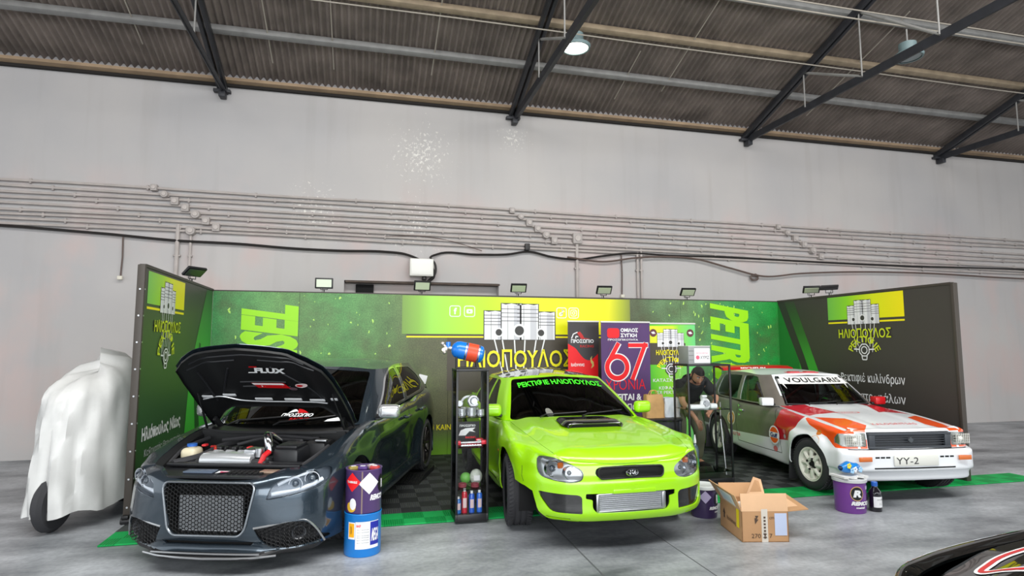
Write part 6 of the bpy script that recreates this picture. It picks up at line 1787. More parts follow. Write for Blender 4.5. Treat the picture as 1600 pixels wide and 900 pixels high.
# ================================================================ ROLL-UP BANNERS
def rollup(x0, w, y, h, label, base):
    t = thing('roll_up_banner', label, 'banner', (x0 + w / 2, y, .016), 0, 'roll up banners')
    MB().box((0, 0, .04), (w + .03, .18, .07), bevel=.02).obj('base', mat('brushed base', (150, 152, 155), .35, metal=.7), t)
    MB().box((0, 0, h / 2 + .03), (w, .004, h - .06)).obj('print_sheet', base, t, ang=0)
    MB().box((0, 0, h + .01), (w + .01, .03, .025), bevel=.006).obj('top_bar', mat('banner top bar', (222, 220, 216), .4), t)
    MB().cyl((0, .03, .06), (0, .02, h), .012, n=10).obj('support_pole', M_alu, t)
    F = Frame((-w / 2, -.003, 0), (1, 0, 0), (0, 0, 1), .001); F.n = Vector((0, -1, 0))
    return t, F
M_rr = mat('print bright red', (236, 20, 28), .5); M_dk = mat('print slate', (62, 58, 60), .5)
# red and charcoal
t, F = rollup(3.09, .52, 8.88, 2.03, 'red and charcoal roll up banner left of the purple one', M_dk)
mb = MB(); flat_poly(mb, F, [(0, .08), (.5, .08), (.5, 1.53)] + [(.5 - .5 * k / 14, 1.53 - .11 * math.sin(PI * min(1, k / 14 * 1.35)) * (1 if k < 11 else .4) + .24 * max(0, k / 14 - .25) ** 1.4) for k in range(1, 15)]); mb.obj('red_field', M_rr, t, ang=0)
mb = MB(); G = F.lift(.002)
flat_text(mb, G, 'ΠΡΟΣΩΠΙΟ', .05, 1.70, .38, .06, bold=.03)
for a, b in (((.06, 1.77), (.16, 1.87)), ((.13, 1.77), (.17, 1.80))): flat_line(mb, G, [a, ((a[0] + b[0]) / 2 - .02, (a[1] + b[1]) / 2 + .02), b], .016)
mb.m(1); flat_text(mb, G, 'RACING', .20, 1.63, .23, .04, bold=.02); flat_poly(mb, G, [(.15, 1.86), (.20, 1.88), (.25, 1.82), (.27, 1.78), (.38, 1.765), (.22, 1.765)])
mb.obj('lettering', [M_pw, mat('print dull red', (196, 40, 40), .5)], t, ang=0)
mb = MB(); flat_text(mb, G, 'Ιωάννινα', .05, 1.335, .22, .06, bold=.02); mb.m(1); flat_poly(mb, G, [(.38, 1.30), (.43, 1.34), (.425, 1.40), (.39, 1.44), (.40, 1.50), (.37, 1.46), (.375, 1.40), (.40, 1.36)]); mb.obj('lettering', [M_pw, mat('print beige', (214, 190, 110), .5)], t, ang=0)
# purple
M_pp = mat('print purple', (82, 52, 104), .5, var=.18, vscale=1.5)
t, F = rollup(3.49, .81, 8.5, 2.01, 'purple roll up banner with a large red number 67', M_pp); G = F.lift(.002)
mb = MB()
for k in range(26):
    x = rnd.uniform(.0, .70); z = rnd.uniform(.5, 1.85); L_ = rnd.uniform(.05, .16)
    flat_line(mb, F, [(x, z), (min(.80, x + L_ * .45), z + L_)], .005)
mb.obj('streaks', mat('print magenta streak', (126, 46, 104), .5), t, ang=0)
mb = MB(); flat_poly(mb, G, rrect(.20, .15, .04, 4, (.20, 1.85)))
mb.m(1); flat_text(mb, G, 'ΟΜΙΛΟΣ', .32, 1.865, .29, .065, bold=.04); flat_text(mb, G, 'ΣΥΓΚΗ', .32, 1.785, .27, .065, bold=.04); flat_text(mb, G, 'ΠΡΟΣΩΠΙΚΟΤΗΤΑ', .11, 1.735, .50, .03, bold=.02)
mb.obj('logo', [M_rr, M_pw], t, ang=0)
for (m_, wd, off) in ((M_pw, .10, .002), (M_rr, .072, .004)):
    mb = MB(); G2 = F.lift(off); dx = .008 if m_ is M_pw else 0
    flat_ring(mb, G2.lift(.0007), (.255 + dx, 1.33), .165 - wd / 2 , .165 + wd / 2, 36)
    flat_line(mb, G2, [(.105 + dx, 1.40), (.285 + dx, 1.70)], wd * .9)
    flat_line(mb, G2.lift(.0007), [(.44 + dx, 1.665), (.77 + dx, 1.665)], wd * .85); flat_line(mb, G2, [(.735 + dx, 1.70), (.50 + dx, 1.14)], wd * .9)
    mb.obj('number', m_, t, ang=0)
mb = MB(); flat_text(mb, G, 'ΧΡΟΝΙΑ', .06, .99, .66, .16, bold=-.012); mb.obj('lettering', M_rr, t, ang=0)
mb = MB(); flat_text(mb, G, 'ΗΓΕΙΤΑΙ &', .10, .83, .55, .105, bold=.03); flat_text(mb, G, 'ΠΡΩΤΟΠΟΡΕΙ', .03, .675, .69, .105, bold=.01); mb.obj('lettering', M_pw, t, ang=0)
# green
M_gr = grad_mat('green banner print', [(-.4, (90, 204, 40)), (.0, (150, 226, 50)), (.4, (110, 214, 130))])
t, F = rollup(4.37, .80, 8.64, 2.0, 'green and yellow roll up banner behind the right glass case', M_gr); G = F.lift(.002)
mb = MB(); flat_rect(mb, F, .0, 1.36, .62, 1.70); mb.m(1); flat_rect(mb, F.lift(.0005), .0, 1.70, .5, 1.97); mb.obj('dark_field', [MATS['print dark umber'], grad_mat('banner yellow print', [(-.4, (236, 238, 40)), (.0, (214, 238, 50)), (.1, (150, 226, 60))])], t, ang=0)
pistons(t, G.lift(.002), .13, 1.64, .46, .28, rods=(.28, .7))
words2(t, G.lift(.004), 'ΗΛΙΟΠΟΥΛΟΣ', .10, 1.51, .50, .085, M_ywl, M_out, bold=.02)
mb = MB(); arc_text(mb, G.lift(.004), 'ΡΕΚΤΙΦΙΕ', (.35, 1.22), .19, .085, PI * .86, PI * .14, bold=.02); mb.obj('lettering', M_ywl, t, ang=0)
crank(t, G.lift(.003), (.36, 1.29), .085)
for cx in (.06, .71):
    mb = MB(); flat_poly(mb, G, circle(.062, 24, (cx, 1.86))); mb.m(1); flat_poly(mb, G.lift(.001), [(cx - .04, 1.87), (cx + .01, 1.885), (cx + .04, 1.85), (cx - .01, 1.84)]); mb.obj('round_badge', [mat('print oxblood', (104, 54, 62), .5), M_pw], t, ang=0)
for z, tx, x, w in ((1.09, 'ΚΑΤΑΣΚΕΥΗ', .04, .50), (.97, 'ΚΕΦΑΛΩΝ', .14, .40), (.90, 'ΣΕ ΡΕΚΤΙΦΙΕ', .10, .46), (.75, 'ΜΟΤΕΡ', .2, .3)):
    mb = MB(); flat_text(mb, G, tx, x, z, w, .055, bold=.01); mb.obj('lettering', M_pw, t, ang=0)

# ================================================================ GLASS CASES
M_cglass = glass_mat('case glass', (.985, .99, .988), fres=1.12)
M_cfr = mat('black case frame', (28, 28, 30), .35)
def case(x0, x1, y0, y1, h, shelves, label, post=.022):
    cx, cy = (x0 + x1) / 2, (y0 + y1) / 2; w, d = x1 - x0, y1 - y0
    t = thing('display_case', label, 'display case', (cx, cy, .016), 0)
    for sx in (-1, 1):
        for sy in (-1, 1): MB().box((sx * (w / 2 - post / 2), sy * (d / 2 - post / 2), h / 2 + .023), (post - .001, post - .001, h - .094), bevel=.002).obj('post', M_cfr, t)
    for z, hh in ((.035, .07), (h - .012, .024)):
        mb = MB(); mb.box((0, 0, z), (w - .002, d - .002, hh if z < .1 else .008))
        mb.m(0 if z < .1 else 1)
        for sx in (-1, 1): mb.box((sx * (w / 2 - post / 2), 0, z), (post, d, hh), bevel=.003)
        for sy in (-1, 1): mb.box((0, sy * (d / 2 - post / 2), z), (w - 2 * post + .004, post - .0006, hh - .0006), bevel=.002)
        mb.obj('base' if z < .1 else 'top', M_cfr if z < .1 else [glass_mat('shelf glass', (.90, .95, .94), fres=1.3), M_cfr], t)
    for nm_, c, s_ in (('left', (-w / 2 + .008, 0), (.005, d - 2 * post)), ('right', (w / 2 - .008, 0), (.005, d - 2 * post)), ('back', (0, d / 2 - .008), (w - 2 * post, .005)), ('front', (0, -d / 2 + .008), (w - 2 * post, .005))):
        MB().box((c[0], c[1], h / 2 + .02), (s_[0], s_[1], h - .09)).obj('glass_door' if nm_ == 'front' else 'glass_pane', M_cglass, t, ang=0)
    for z in shelves: MB().box((0, 0, z), (w - .03, d - .03, .008)).obj('glass_shelf', glass_mat('shelf glass', (.90, .95, .94), fres=1.3), t, ang=0)
    return t
C1 = (.865, 1.185, 5.74, 6.06); S1 = (.31, .70, .985)
case(*C1, 1.435, [z - .016 for z in S1], 'tall narrow glass case topped with the blue and red gas bottle')
C2 = (3.80, 4.39, 6.54, 6.90); S2 = (.16, .90)
case(*C2, 1.435, [z - .016 for z in S2], 'wider glass case topped with the grey cardboard box')
def item(o, label, cat, group=None): return tag(o, label, cat, group)
M_steelp = mat('machined steel', (196, 198, 202), .25, metal=.85)
def piston(x, y, z, r, h, label):
    t = thing('engine_piston', label, 'piston', (x, y, z), rnd.uniform(0, 3), 'pistons in the glass case')
    prof = [(0, 0), (r * .8, 0), (r * .82, .004), (r, .01), (r, h * .5)]
    for k in range(3):
        q = h * (.55 + .13 * k); prof += [(r, q), (r * .94, q + .002), (r * .94, q + h * .05), (r, q + h * .055)]
    prof += [(r, h), (r * .8, h), (r * .7, h - .004), (0, h - .004)]
    MB().lathe(prof, n=28).obj('crown', M_steelp, t)
    MB().cyl((-r * 1.02, 0, h * .3), (r * 1.02, 0, h * .3), r * .28, n=16).obj('gudgeon_pin', M_alu, t)
k1 = 'upper shelf of the narrow glass case'
for x, y, r, h, lb in ((.935, 5.84, .042, .075, 'steel piston at front left on the %s' % k1), (1.03, 5.83, .046, .085, 'tallest steel piston on the %s' % k1), (1.12, 5.84, .040, .065, 'small steel piston at front right on the %s' % k1), (.98, 5.95, .045, .08, 'steel piston at back left on the %s' % k1), (1.09, 5.96, .042, .07, 'steel piston at back right on the %s' % k1)):
    piston(x, y, .989, r, h, lb)
tb = thing('turbocharger', 'silver turbocharger lying over the pistons on the upper shelf', 'turbocharger', (1.06, 5.89, 1.077))
a_ = np.linspace(0, 2 * PI * .92, 22)
MB().tube([(.045 * math.cos(t), 0, .055 + .045 * math.sin(t)) for t in a_], [.012 + .012 * k / 21 for k in range(22)], 12).cyl((0, -.035, .055), (0, .03, .055), .032, n=20).obj('compressor_housing', M_steelp, tb)
MB().cyl((0, -.05, .055), (0, -.03, .055), .03, .034, n=20).obj('inlet', M_alu, tb)
MB().box((0, .06, .04), (.05, .05, .05), bevel=.015).obj('bearing_housing', mat('cast iron', (96, 92, 90), .5, metal=.6), tb)
t = thing('throttle_body', 'silver throttle body with white hose at the left of the upper shelf', 'engine part', (.93, 5.97, 1.07))
MB().box((0, 0, .03), (.07, .07, .05), bevel=.01).cyl((0, -.04, .035), (0, .04, .035), .028, n=18).obj('casting', M_steelp, t)
MB().tube(smooth([(.02, 0, .05), (.05, -.02, .09), (.10, -.02, .10), (.15, -.01, .06)], 5), .012, 8).obj('hose', mat('white cast metal', (226, 228, 230), .35), t)
t = thing('strut_brace', 'red and white strut brace laid across the front of the middle shelf', 'engine part', (1.02, 5.80, .745))
MB().box((-.125, 0, 0), (.05, .05, .04), bevel=.008).box((.125, 0, 0), (.05, .05, .04), bevel=.008).obj('end_plate', mat('bright red coating', (226, 30, 54), .35, coat=.4), t)
MB().cyl((-.12, 0, .0), (.12, 0, .0), .011, n=12).obj('bar', M_steelp, t)
# black card with logo at the back of the second shelf
cd = thing('display_card', 'black card with a white car emblem standing in the narrow glass case', 'card', (1.02, 6.00, .704))
MB().box((0, 0, .11), (.24, .006, .21)).box((0, .02, .004), (.2, .05, .006)).obj('card_sheet', mat('black card', (28, 26, 30), .5), cd, ang=0)
Fc = Frame((-.12, -.004, 0), (1, 0, 0), (0, 0, 1), .001); Fc.n = Vector((0, -1, 0))
mb = MB(); flat_poly(mb, Fc, [(.03, .08), (.05, .13), (.10, .15), (.20, .155), (.17, .13), (.20, .11), (.14, .12), (.10, .08)]); flat_text(mb, Fc, 'ΠΡΟΣΩΠΙΟ', .04, .165, .16, .022, bold=.03); mb.m(1); flat_text(mb, Fc, 'RACING', .10, .05, .1, .02, bold=.03)
mb.obj('emblem', [M_pw, M_rr], cd, ang=0)
rod_m = mat('red anodised steel', (206, 26, 50), .3, metal=.3, coat=.5)
for k, (x, y, ang, lb) in enumerate(((.95, 5.845, .1, 'red connecting rod at left on the middle shelf of the narrow case'), (.93, 5.945, -.05, 'red connecting rod at right on the middle shelf of the narrow case'))):
    t = thing('connecting_rod', lb, 'engine part', (x, y, .704), ang, 'red engine parts on the middle shelf')
    MB().tube([(.03 * math.cos(a), .03 * math.sin(a), .015) for a in np.linspace(0, 2 * PI, 20)[:-1]], .011, 8, closed=True).box((.075, 0, .015), (.09, .018, .018), bevel=.004).obj('rod', rod_m, t)
    MB().tube([(.13 + .016 * math.cos(a), .016 * math.sin(a), .015) for a in np.linspace(0, 2 * PI, 16)[:-1]], .009, 8, closed=True).obj('small_end', rod_m, t)
t = thing('camshaft', 'silver toothed camshaft in front of the red rods', 'engine part', (1.02, 5.785, .704))
mb = MB().cyl((-.10, 0, .014), (.10, 0, .014), .009, n=12)
for k in range(8): mb.cyl((-.09 + .025 * k, 0, .014), (-.08 + .025 * k, 0, .014), .013, n=10)
mb.obj('shaft', M_steelp, t)
t = thing('spark_plug_box', 'red and white spark plug box at right on the middle shelf', 'box', (1.125, 5.93, .704)); MB().box((0, 0, .03), (.07, .08, .06), bevel=.003).obj('carton', rod_m, t); MB().box((0, -.041, .035), (.05, .002, .03)).obj('label', M_pw, t, ang=0)
# third shelf: gaskets and plastic packs
for k, (x, y, lb) in enumerate(((.95, 5.86, 'dark red gasket set lying at left on the lower shelf of the narrow case'), (1.07, 5.84, 'dark red gasket set lying at right on the lower shelf of the narrow case'))):
    t = thing('gasket_set', lb, 'engine part', (x, y, .314), .2 * k, 'gasket sets')
    mb = MB()
    for j in range(3): mb.tube([(.035 * math.cos(a), .035 * math.sin(a), .008 + .012 * j) for a in np.linspace(0, 2 * PI, 18)[:-1]], .006, 6, closed=True)
    mb.obj('rings', mat('dull red rubber', (150, 60, 74), .6), t)
t = thing('parts_bag', 'clear plastic parts bag with white label at right of the gasket sets', 'bag', (1.10, 5.95, .314))
MB().ball((0, 0, .075), .07, 16, (.9, .6, 1.05)).obj('pouch', mat('cloudy plastic', (196, 200, 190), .35, bump=.5, bscale=40), t); MB().box((0, -.045, .07), (.06, .004, .05)).obj('label', M_pw, t, ang=0)
t = thing('parts_bag', 'green tied parts bag at the back of the lower shelf', 'bag', (1.0, 5.98, .314))
MB().ball((0, 0, .06), .055, 16, (1, .7, 1)).obj('pouch', mat('green plastic', (110, 180, 80), .4, bump=.5, bscale=40), t)
# spray cans and bottles on the base
def spray(x, y, col, lb, h=.17, r=.027):
    t = thing('spray_can', lb, 'spray can', (x, y, .086), 0, 'spray cans in the narrow glass case')
    m_ = mat('can paint %d %d %d' % col, col, .3, coat=.5)
    MB().lathe([(0, 0), (r, 0), (r, h * .78), (r * .8, h * .86), (r * .45, h * .88), (0, h * .88)], n=24).obj('body', m_, t)
    MB().lathe([(r * .5, h * .87), (r * .5, h), (0, h)], n=16).obj('cap', M_pw, t)
    c = (.18, .02)
    Fq = lambda u, v: Vector(((r + .001) * math.sin(-.7 + 1.4 * u), -(r + .001) * math.cos(-.7 + 1.4 * u), h * (.22 + .4 * v)))
    MB().grid([[Fq(u, v) for v in (0, 1)] for u in np.linspace(0, 1, 8)]).obj('label', mat('can label', (226, 200, 200), .5), t, ang=60, recalc=False)
for x, y, c, lb, h in ((.905, 5.82, (30, 110, 190), 'short blue can at far left on the base of the narrow case', .15), (.965, 5.82, (200, 34, 52), 'tall red can on the base of the narrow case', .225), (1.035, 5.82, (36, 96, 206), 'blue can just right of the tall red can', .20), (1.11, 5.82, (44, 110, 214), 'blue can at far right on the base of the narrow case', .205)): spray(x, y, c, lb, h)
# gas bottle with stand on the narrow case
g = thing('gas_bottle', 'blue and red gas bottle lying in a black cradle on the narrow glass case', 'gas bottle', (1.0, 5.93, 1.452), math.radians(-8))
Mg = Matrix.Translation((0, 0, .165)) @ Matrix.Rotation(math.radians(12), 4, 'Y') @ Matrix.Rotation(PI / 2, 4, 'Y')
M_blue = mat('blue bottle paint', (14, 120, 220), .3, coat=.5)
MB().lathe([(0, -.16), (.03, -.158), (.055, -.145), (.078, -.12), (.088, -.085), (.088, .12), (.08, .15), (.05, .17), (0, .172)], M=Mg, n=36).obj('cylinder', M_blue, g)
MB().lathe([(.0885, .0), (.0905, .0), (.0905, .105), (.0885, .105)], M=Mg, n=36).obj('red_sleeve', mat('orange red label', (226, 78, 44), .4), g)
for z0 in (-.022, .108): MB().lathe([(.0885, z0), (.0915, z0), (.0915, z0 + .014), (.0885, z0 + .014)], M=Mg, n=36).obj('strap', M_alu, g)
v = MB().lathe([(0, -.21), (.02, -.21), (.022, -.16), (0, -.155)], M=Mg, n=18)
v.cyl((-.205, 0, .205), (-.245, 0, .245), .011, n=10).cyl((-.205, 0, .20), (-.225, 0, .16), .011, n=10).cyl((-.20, 0, .20), (-.235, 0, .185), .012, n=10)
v.cyl((-.22, 0, .215), (-.16, 0, .205), .016, n=12).ball((-.245, 0, .245), .022, 12).ball((-.225, -.0, .16), .022, 12).cyl((-.235, -.03, .185), (-.235, .03, .185), .018, n=12).box((-.215, 0, .195), (.04, .045, .05), bevel=.01)
v.obj('valve', mat('nickel valve', (206, 198, 186), .25, metal=.7), g)
MB().cyl((-.19, 0, .205), (-.19, 0, .262), .024, n=16).obj('blue_knob', M_blue, g)
mb = MB()
for x in (-.11, .09): mb.tube([(x, -.08, .0), (x, -.065, .09 - .2 * x), (x, 0, .065 - .2 * x), (x, .065, .09 - .2 * x), (x, .08, .0)], .008, 8)
mb.tube([(-.11, -.08, .006), (.09, -.08, .006)], .006, 6).tube([(-.11, .08, .006), (.09, .08, .006)], .006, 6)
mb.obj('cradle', M_blkp, g)
# wide case contents
t = thing('turbocharger', 'white cast turbocharger on the shelf of the wider glass case', 'turbocharger', (4.08, 6.68, .904))
mw = mat('white cast metal', (226, 228, 230), .35)
MB().box((-.10, 0, .025), (.20, .10, .05), bevel=.015).tube([(.03 + .05 * math.cos(a), 0, .06 + .05 * math.sin(a)) for a in a_], [.014 + .014 * k / 21 for k in range(22)], 12).obj('housing', mw, t)
MB().cyl((.03, -.05, .06), (.03, .05, .06), .034, n=20).obj('core', M_steelp, t)
MB().cyl((.0, 0, .10), (.0, 0, .15), .03, n=18).box((0, -.02, .15), (.07, .05, .03), bevel=.01).obj('flange', mw, t)
MB().box((.13, 0, .03), (.10, .09, .06), bevel=.02).obj('manifold_stub', mw, t)
t = thing('oil_bottle', 'slim grey bottle with white nozzle on the bottom shelf of the wider case', 'bottle', (3.94, 6.66, .164))
MB().lathe([(0, 0), (.042, 0), (.044, .01), (.044, .25), (.03, .30), (.014, .32), (.014, .34), (0, .34)], n=24).obj('body', mat('smoky bottle', (84, 104, 112), .2, coat=.4), t)
MB().lathe([(.017, .33), (.017, .36), (.006, .43), (0, .43)], n=16).obj('nozzle', M_pw, t)
MB().lathe([(.0445, .05), (.0455, .05), (.0455, .15), (.0445, .15)], n=24).obj('label', mat('green label', (60, 150, 90), .5), t)
# grey box on the wide case
t = thing('carton', 'grey cardboard box with white label on top of the wider glass case', 'box', (4.0, 6.72, 1.452), 0)
MB().box((0, 0, .11), (.30, .24, .22), bevel=.004).obj('carton_body', mat('grey carton', (150, 152, 152), .6, var=.08), t)
MB().box((0, 0, .217), (.305, .245, .01), bevel=.003).obj('lid_edge', mat('pale carton', (206, 208, 204), .6), t)
Fk = Frame((-.19, -.1215, 0), (1, 0, 0), (0, 0, 1), .0); Fk.n = Vector((0, -1, 0))
mb = MB(); flat_rect(mb, Fk.lift(.001), .12, .015, .335, .19); mb.obj('label', M_pw, t, ang=0)
mb = MB(); flat_text(mb, Fk.lift(.003), 'XYMZ', .20, .06, .12, .04); mb.m(1); flat_poly(mb, Fk.lift(.003), circle(.026, 8, (.165, .08))); flat_text(mb, Fk.lift(.003), 'ΑΝΤΑΛΛΑΚΤΙΚΑ', .14, .125, .17, .018); mb.obj('label_print', [M_pd, mat('print pink', (236, 96, 120), .5)], t, ang=0)
mb = MB()
for z in (.05, .105, .16): flat_line(mb, Fk.lift(.001), [(.045, z), (.110, z)], .006)
mb.obj('carton_ridges', mat('grey carton dark', (116, 118, 118), .6), t, ang=0)

# ================================================================ TABLE AND BAGS
tb = thing('side_table', 'low black table behind the green car carrying two bags', 'table', (3.74, 7.30, .016))
MB().box((0, 0, .705), (.56, .46, .03), bevel=.006).obj('tabletop', M_blkp, tb)
MB().box((0, -.20, .60), (.52, .02, .17), bevel=.004).obj('apron', mat('charcoal board', (34, 36, 40), .5), tb)
for sx in (-1, 1):
    for sy in (-1, 1): MB().box((sx * .25, sy * .20, .345), (.04, .04, .69), bevel=.004).obj('leg', M_blkp, tb)
def bag(name, label, loc, w, d, h, m_, handles, crump):
    t = thing(name, label, 'bag', loc)
    P = []
    for k in range(11):
        v = k / 10; ring = []
        for j in range(32):
            a = 2 * PI * j / 32
            ca, sa = math.cos(a), math.sin(a)
            q = (abs(ca) ** 6 + abs(sa) ** 6) ** (-1 / 6)
            s = 1 + crump * math.sin(5 * a + 7 * v) * .5 + crump * math.sin(9 * a - 11 * v) * .4
            tap = 1 - .10 * v ** 2
            ring.append(Vector((w / 2 * ca * q * s * tap, d / 2 * sa * q * s * (1 - .35 * v ** 2), h * v + (crump * h * .12 * math.sin(4 * a + 1) if k == 10 else 0))))
        P.append(ring + [ring[0]])
    mb = MB().grid(P); mb.face(P[0][:-1][::-1]); mb.obj('sack', m_, t, ang=50, weld=.0005, recalc=True)
    if handles:
        mb = MB()
        for s in (-1, 1): mb.tube(smooth([(-w * .2, s * d * .2, h * .95), (-w * .12, s * d * .12, h * 1.14), (w * .1, s * d * .12, h * 1.16), (w * .2, s * d * .2, h * .95)], 5), .006, 6)
        mb.obj('handle', mat('bag handle', (206, 170, 90), .6), t)
bag('paper_bag', 'brown paper carrier bag on the low black table', (3.71, 7.27, .737), .27, .16, .30, mat('kraft paper', (202, 158, 104), .7, var=.12, vscale=8, bump=.5, bscale=14), True, .05)
bag('plastic_bag', 'crumpled white plastic bag right of the brown paper bag', (3.975, 7.32, .737), .24, .18, .25, mat('white plastic film', (222, 228, 236), .35, bump=.8, bscale=18), False, .14)

# ================================================================ TINS AND TUBS ON THE FLOOR
def cyl_patch(r, a0, a1, z0, z1, n=10, sy=1):
    return [[Vector((r * math.sin(a), -r * sy * math.cos(a), z)) for z in (z0, z1)] for a in np.linspace(a0, a1, n)]
def cyl_poly(mb, r, pts): return mb.face([Vector((r * math.sin(a), -r * math.cos(a), z)) for a, z in pts])
def cyl_fill(mb, r, a, z, w, h=None, oval=False, n=16):
    h = h or w
    f = (lambda t: math.sqrt(max(0, 1 - t * t))) if oval else (lambda t: 1 - abs(t))
    return mb.grid([[Vector((r * math.sin(a + t * w / r), -r * math.cos(a + t * w / r), z + s * h * f(t))) for s in (-1, 1)] for t in np.linspace(-1, 1, n + 1)])
def cyl_text(mb, r, body, a0, a1, z0, z1, **k): return put_text(mb, body, lambda u, v: Vector((r * math.sin(a0 + (a1 - a0) * u), -r * math.cos(a0 + (a1 - a0) * u), z0 + (z1 - z0) * v)), **k)
M_cblue = mat('can blue', (10, 128, 214), .35, coat=.3); M_cpur = mat('can purple', (84, 58, 112), .35, coat=.3)
bc = thing('paint_can', 'tall blue tin with white label standing on the floor by the grey car', 'tin', (.02, 5.195, .001), 0)
R = .147; h = .335
MB().lathe([(0, 0), (R - .004, 0), (R, .006), (R, h - .012), (R + .004, h - .006), (R + .002, h), (R - .01, h - .004), (R - .012, h - .02), (0, h - .02)], n=48).obj('tin_body', M_cblue, bc)
mb = MB().m(0).grid(cyl_patch(R + .001, -.85, -.42, .14, .27)); mb.m(1).grid(cyl_patch(R + .002, -.80, -.47, .155, .262)); mb.m(0).grid(cyl_patch(R + .0015, -.40, .95, .065, .275, 16)); mb.m(2).grid(cyl_patch(R + .0025, .40, .95, .09, .27))
mb.m(3); cyl_text(mb, R + .003, 'BASF', -.34, -.10, .235, .255, bold=.03)
mb.m(4)
for z in (.21, .19, .165, .15, .13, .11): cyl_text(mb, R + .003, '10 LT  ACETONE', -.30, .33, z, z + .008)
mb.m(0); cyl_text(mb, R + .0035, 'MEGA', .45, .92, .12, .22, bold=.03, shear=.5); mb.m(4); cyl_text(mb, R + .003, 'XN', -.70, -.60, .18, .24)
mb.obj('label', [M_pw, mat('label amber', (250, 176, 20), .5), mat('label royal blue', (34, 44, 160), .5), M_rr, M_pd], bc, ang=60, recalc=False)
pc = thing('paint_can', 'purple tin with red and white diamond labels stacked on the blue tin', 'tin', (.02, 5.195, .338), 0)
h = .34; R = .145
MB().lathe([(0, 0), (R - .004, 0), (R, .006), (R, h - .012), (R + .004, h - .006), (R + .002, h), (R - .012, h - .002), (R - .014, h - .016), (0, h - .016)], n=48).obj('tin_body', M_cpur, pc)
mb = MB().m(0).grid(cyl_patch(R + .001, -.13, -.05, .0, h - .01, 3))
mb.m(1); cyl_fill(mb, R + .003, .3, .235, .085)
mb.m(2); cyl_fill(mb, R + .003, -.66, .245, .075)
mb.m(1); cyl_text(mb, R + .005, 'FLAMMABLE', -.98, -.36, .238, .256, bold=.03); cyl_text(mb, R + .002, 'REMCO', .35, 1.25, .10, .145, bold=.06, shear=.3)
mb.m(3); cyl_fill(mb, R + .002, -.72, .05, .045, .04, True)
mb.m(1); cyl_fill(mb, R + .003, -.60, .075, .03, .045, True)
mb.m(4); cyl_fill(mb, R + .002, 1.15, .22, .045, .07, True)
mb.m(1); cyl_text(mb, R + .004, 'R', 1.12, 1.34, .185, .255, bold=.05)
mb.obj('label', [mat('seam tan', (128, 108, 104), .5), M_pw, M_rr, mat('label yellow', (226, 180, 50), .5), mat('label black', (20, 20, 22), .5)], pc, ang=60, recalc=False)
for k, (dx, dy, c, lb, rot) in enumerate(((-.085, -.04, (150, 132, 60), 'small olive packet lying at left on top of the purple tin', .3), (-.01, -.05, (80, 50, 120), 'small purple packet lying in the middle on top of the purple tin', -.2), (.06, .0, (170, 150, 150), 'small grey packet lying at right on top of the purple tin', .5), (.085, -.06, (190, 60, 60), 'small red packet at the right edge on top of the purple tin', -.4))):
    t = thing('packet', lb, 'packet', (.02 + dx, 5.195 + dy, .664), rot, 'packets on the purple tin')
    MB().box((0, 0, .016), (.075, .055, .03), bevel=.01).obj('wrapper', mat('packet colour %d' % k, c, .4, bump=.4, bscale=60), t); MB().box((0, -.0, .0325), (.04, .025, .002)).obj('label', M_pw, t, ang=0)
# purple tub behind the carton
def tub(loc, label, R, h, col, lidm):
    t = thing('paint_tub', label, 'tub', loc, 0)
    m_ = mat('tub %d %d %d' % col, col, .35, coat=.3)
    MB().lathe([(0, 0), (R * .93, 0), (R * .95, .01), (R, h - .03), (R + .006, h - .028), (R + .006, h - .012), (R, h - .01), (0, h - .01)], n=48).obj('tub_body', m_, t)
    if lidm: MB().lathe([(R + .010, h - .028), (R + .012, h - .01), (R + .012, h), (R - .01, h + .004), (R - .02, h - .002), (0, h - .002)], n=48).obj('lid', lidm, t)
    return t
M_lid = mat('white lid', (224, 228, 226), .4)
pt = tub((3.31, 5.46, .001), 'dark purple tub with white lid between the green car and the carton', .130, .30, (58, 44, 84), M_lid)
mb = MB(); R = .132
mb.m(0); cyl_fill(mb, R + .0005, -.42, .205, .06)
mb.m(1); cyl_fill(mb, R + .0005, .62, .18, .045, .06, True)
mb.m(2); cyl_text(mb, R + .001, 'R', .52, .84, .14, .22, bold=.05); cyl_text(mb, R + .0005, 'REMCO', -.15, .85, .085, .115, bold=.06, shear=.3); cyl_text(mb, R + .0005, 'metal', .3, .7, .055, .072, bold=.03)
mb.obj('label', [mat('label lilac', (176, 166, 200), .5), mat('label black', (20, 20, 22), .5), M_pw], pt, ang=60, recalc=False)
pt = tub((4.86, 5.26, .001), 'bright purple tub with a round emblem in front of the rally car', .150, .33, (118, 58, 150), mat('milky lid', (206, 208, 210), .4))
mb = MB(); R = .152
mb.m(3); cyl_fill(mb, R, -.30, .20, .066, .072, True)
mb.m(1); cyl_fill(mb, R + .001, -.30, .20, .059, .063, True)
mb.m(2); cyl_text(mb, R + .003, 'R', -.56, -.02, .165, .235, bold=.06, shear=.2); cyl_text(mb, R + .001, 'REMCO', -.70, .62, .085, .125, bold=.08, shear=.3); cyl_text(mb, R + .001, 'metal', -.40, .20, .055, .075, bold=.05)
mb.m(0).grid(cyl_patch(R, .35, .75, .235, .27))
mb.obj('label', [mat('label lilac', (176, 166, 200), .5), mat('label black', (20, 20, 22), .5), M_pw, mat('label gold', (200, 160, 110), .5)], pt, ang=60, recalc=False)
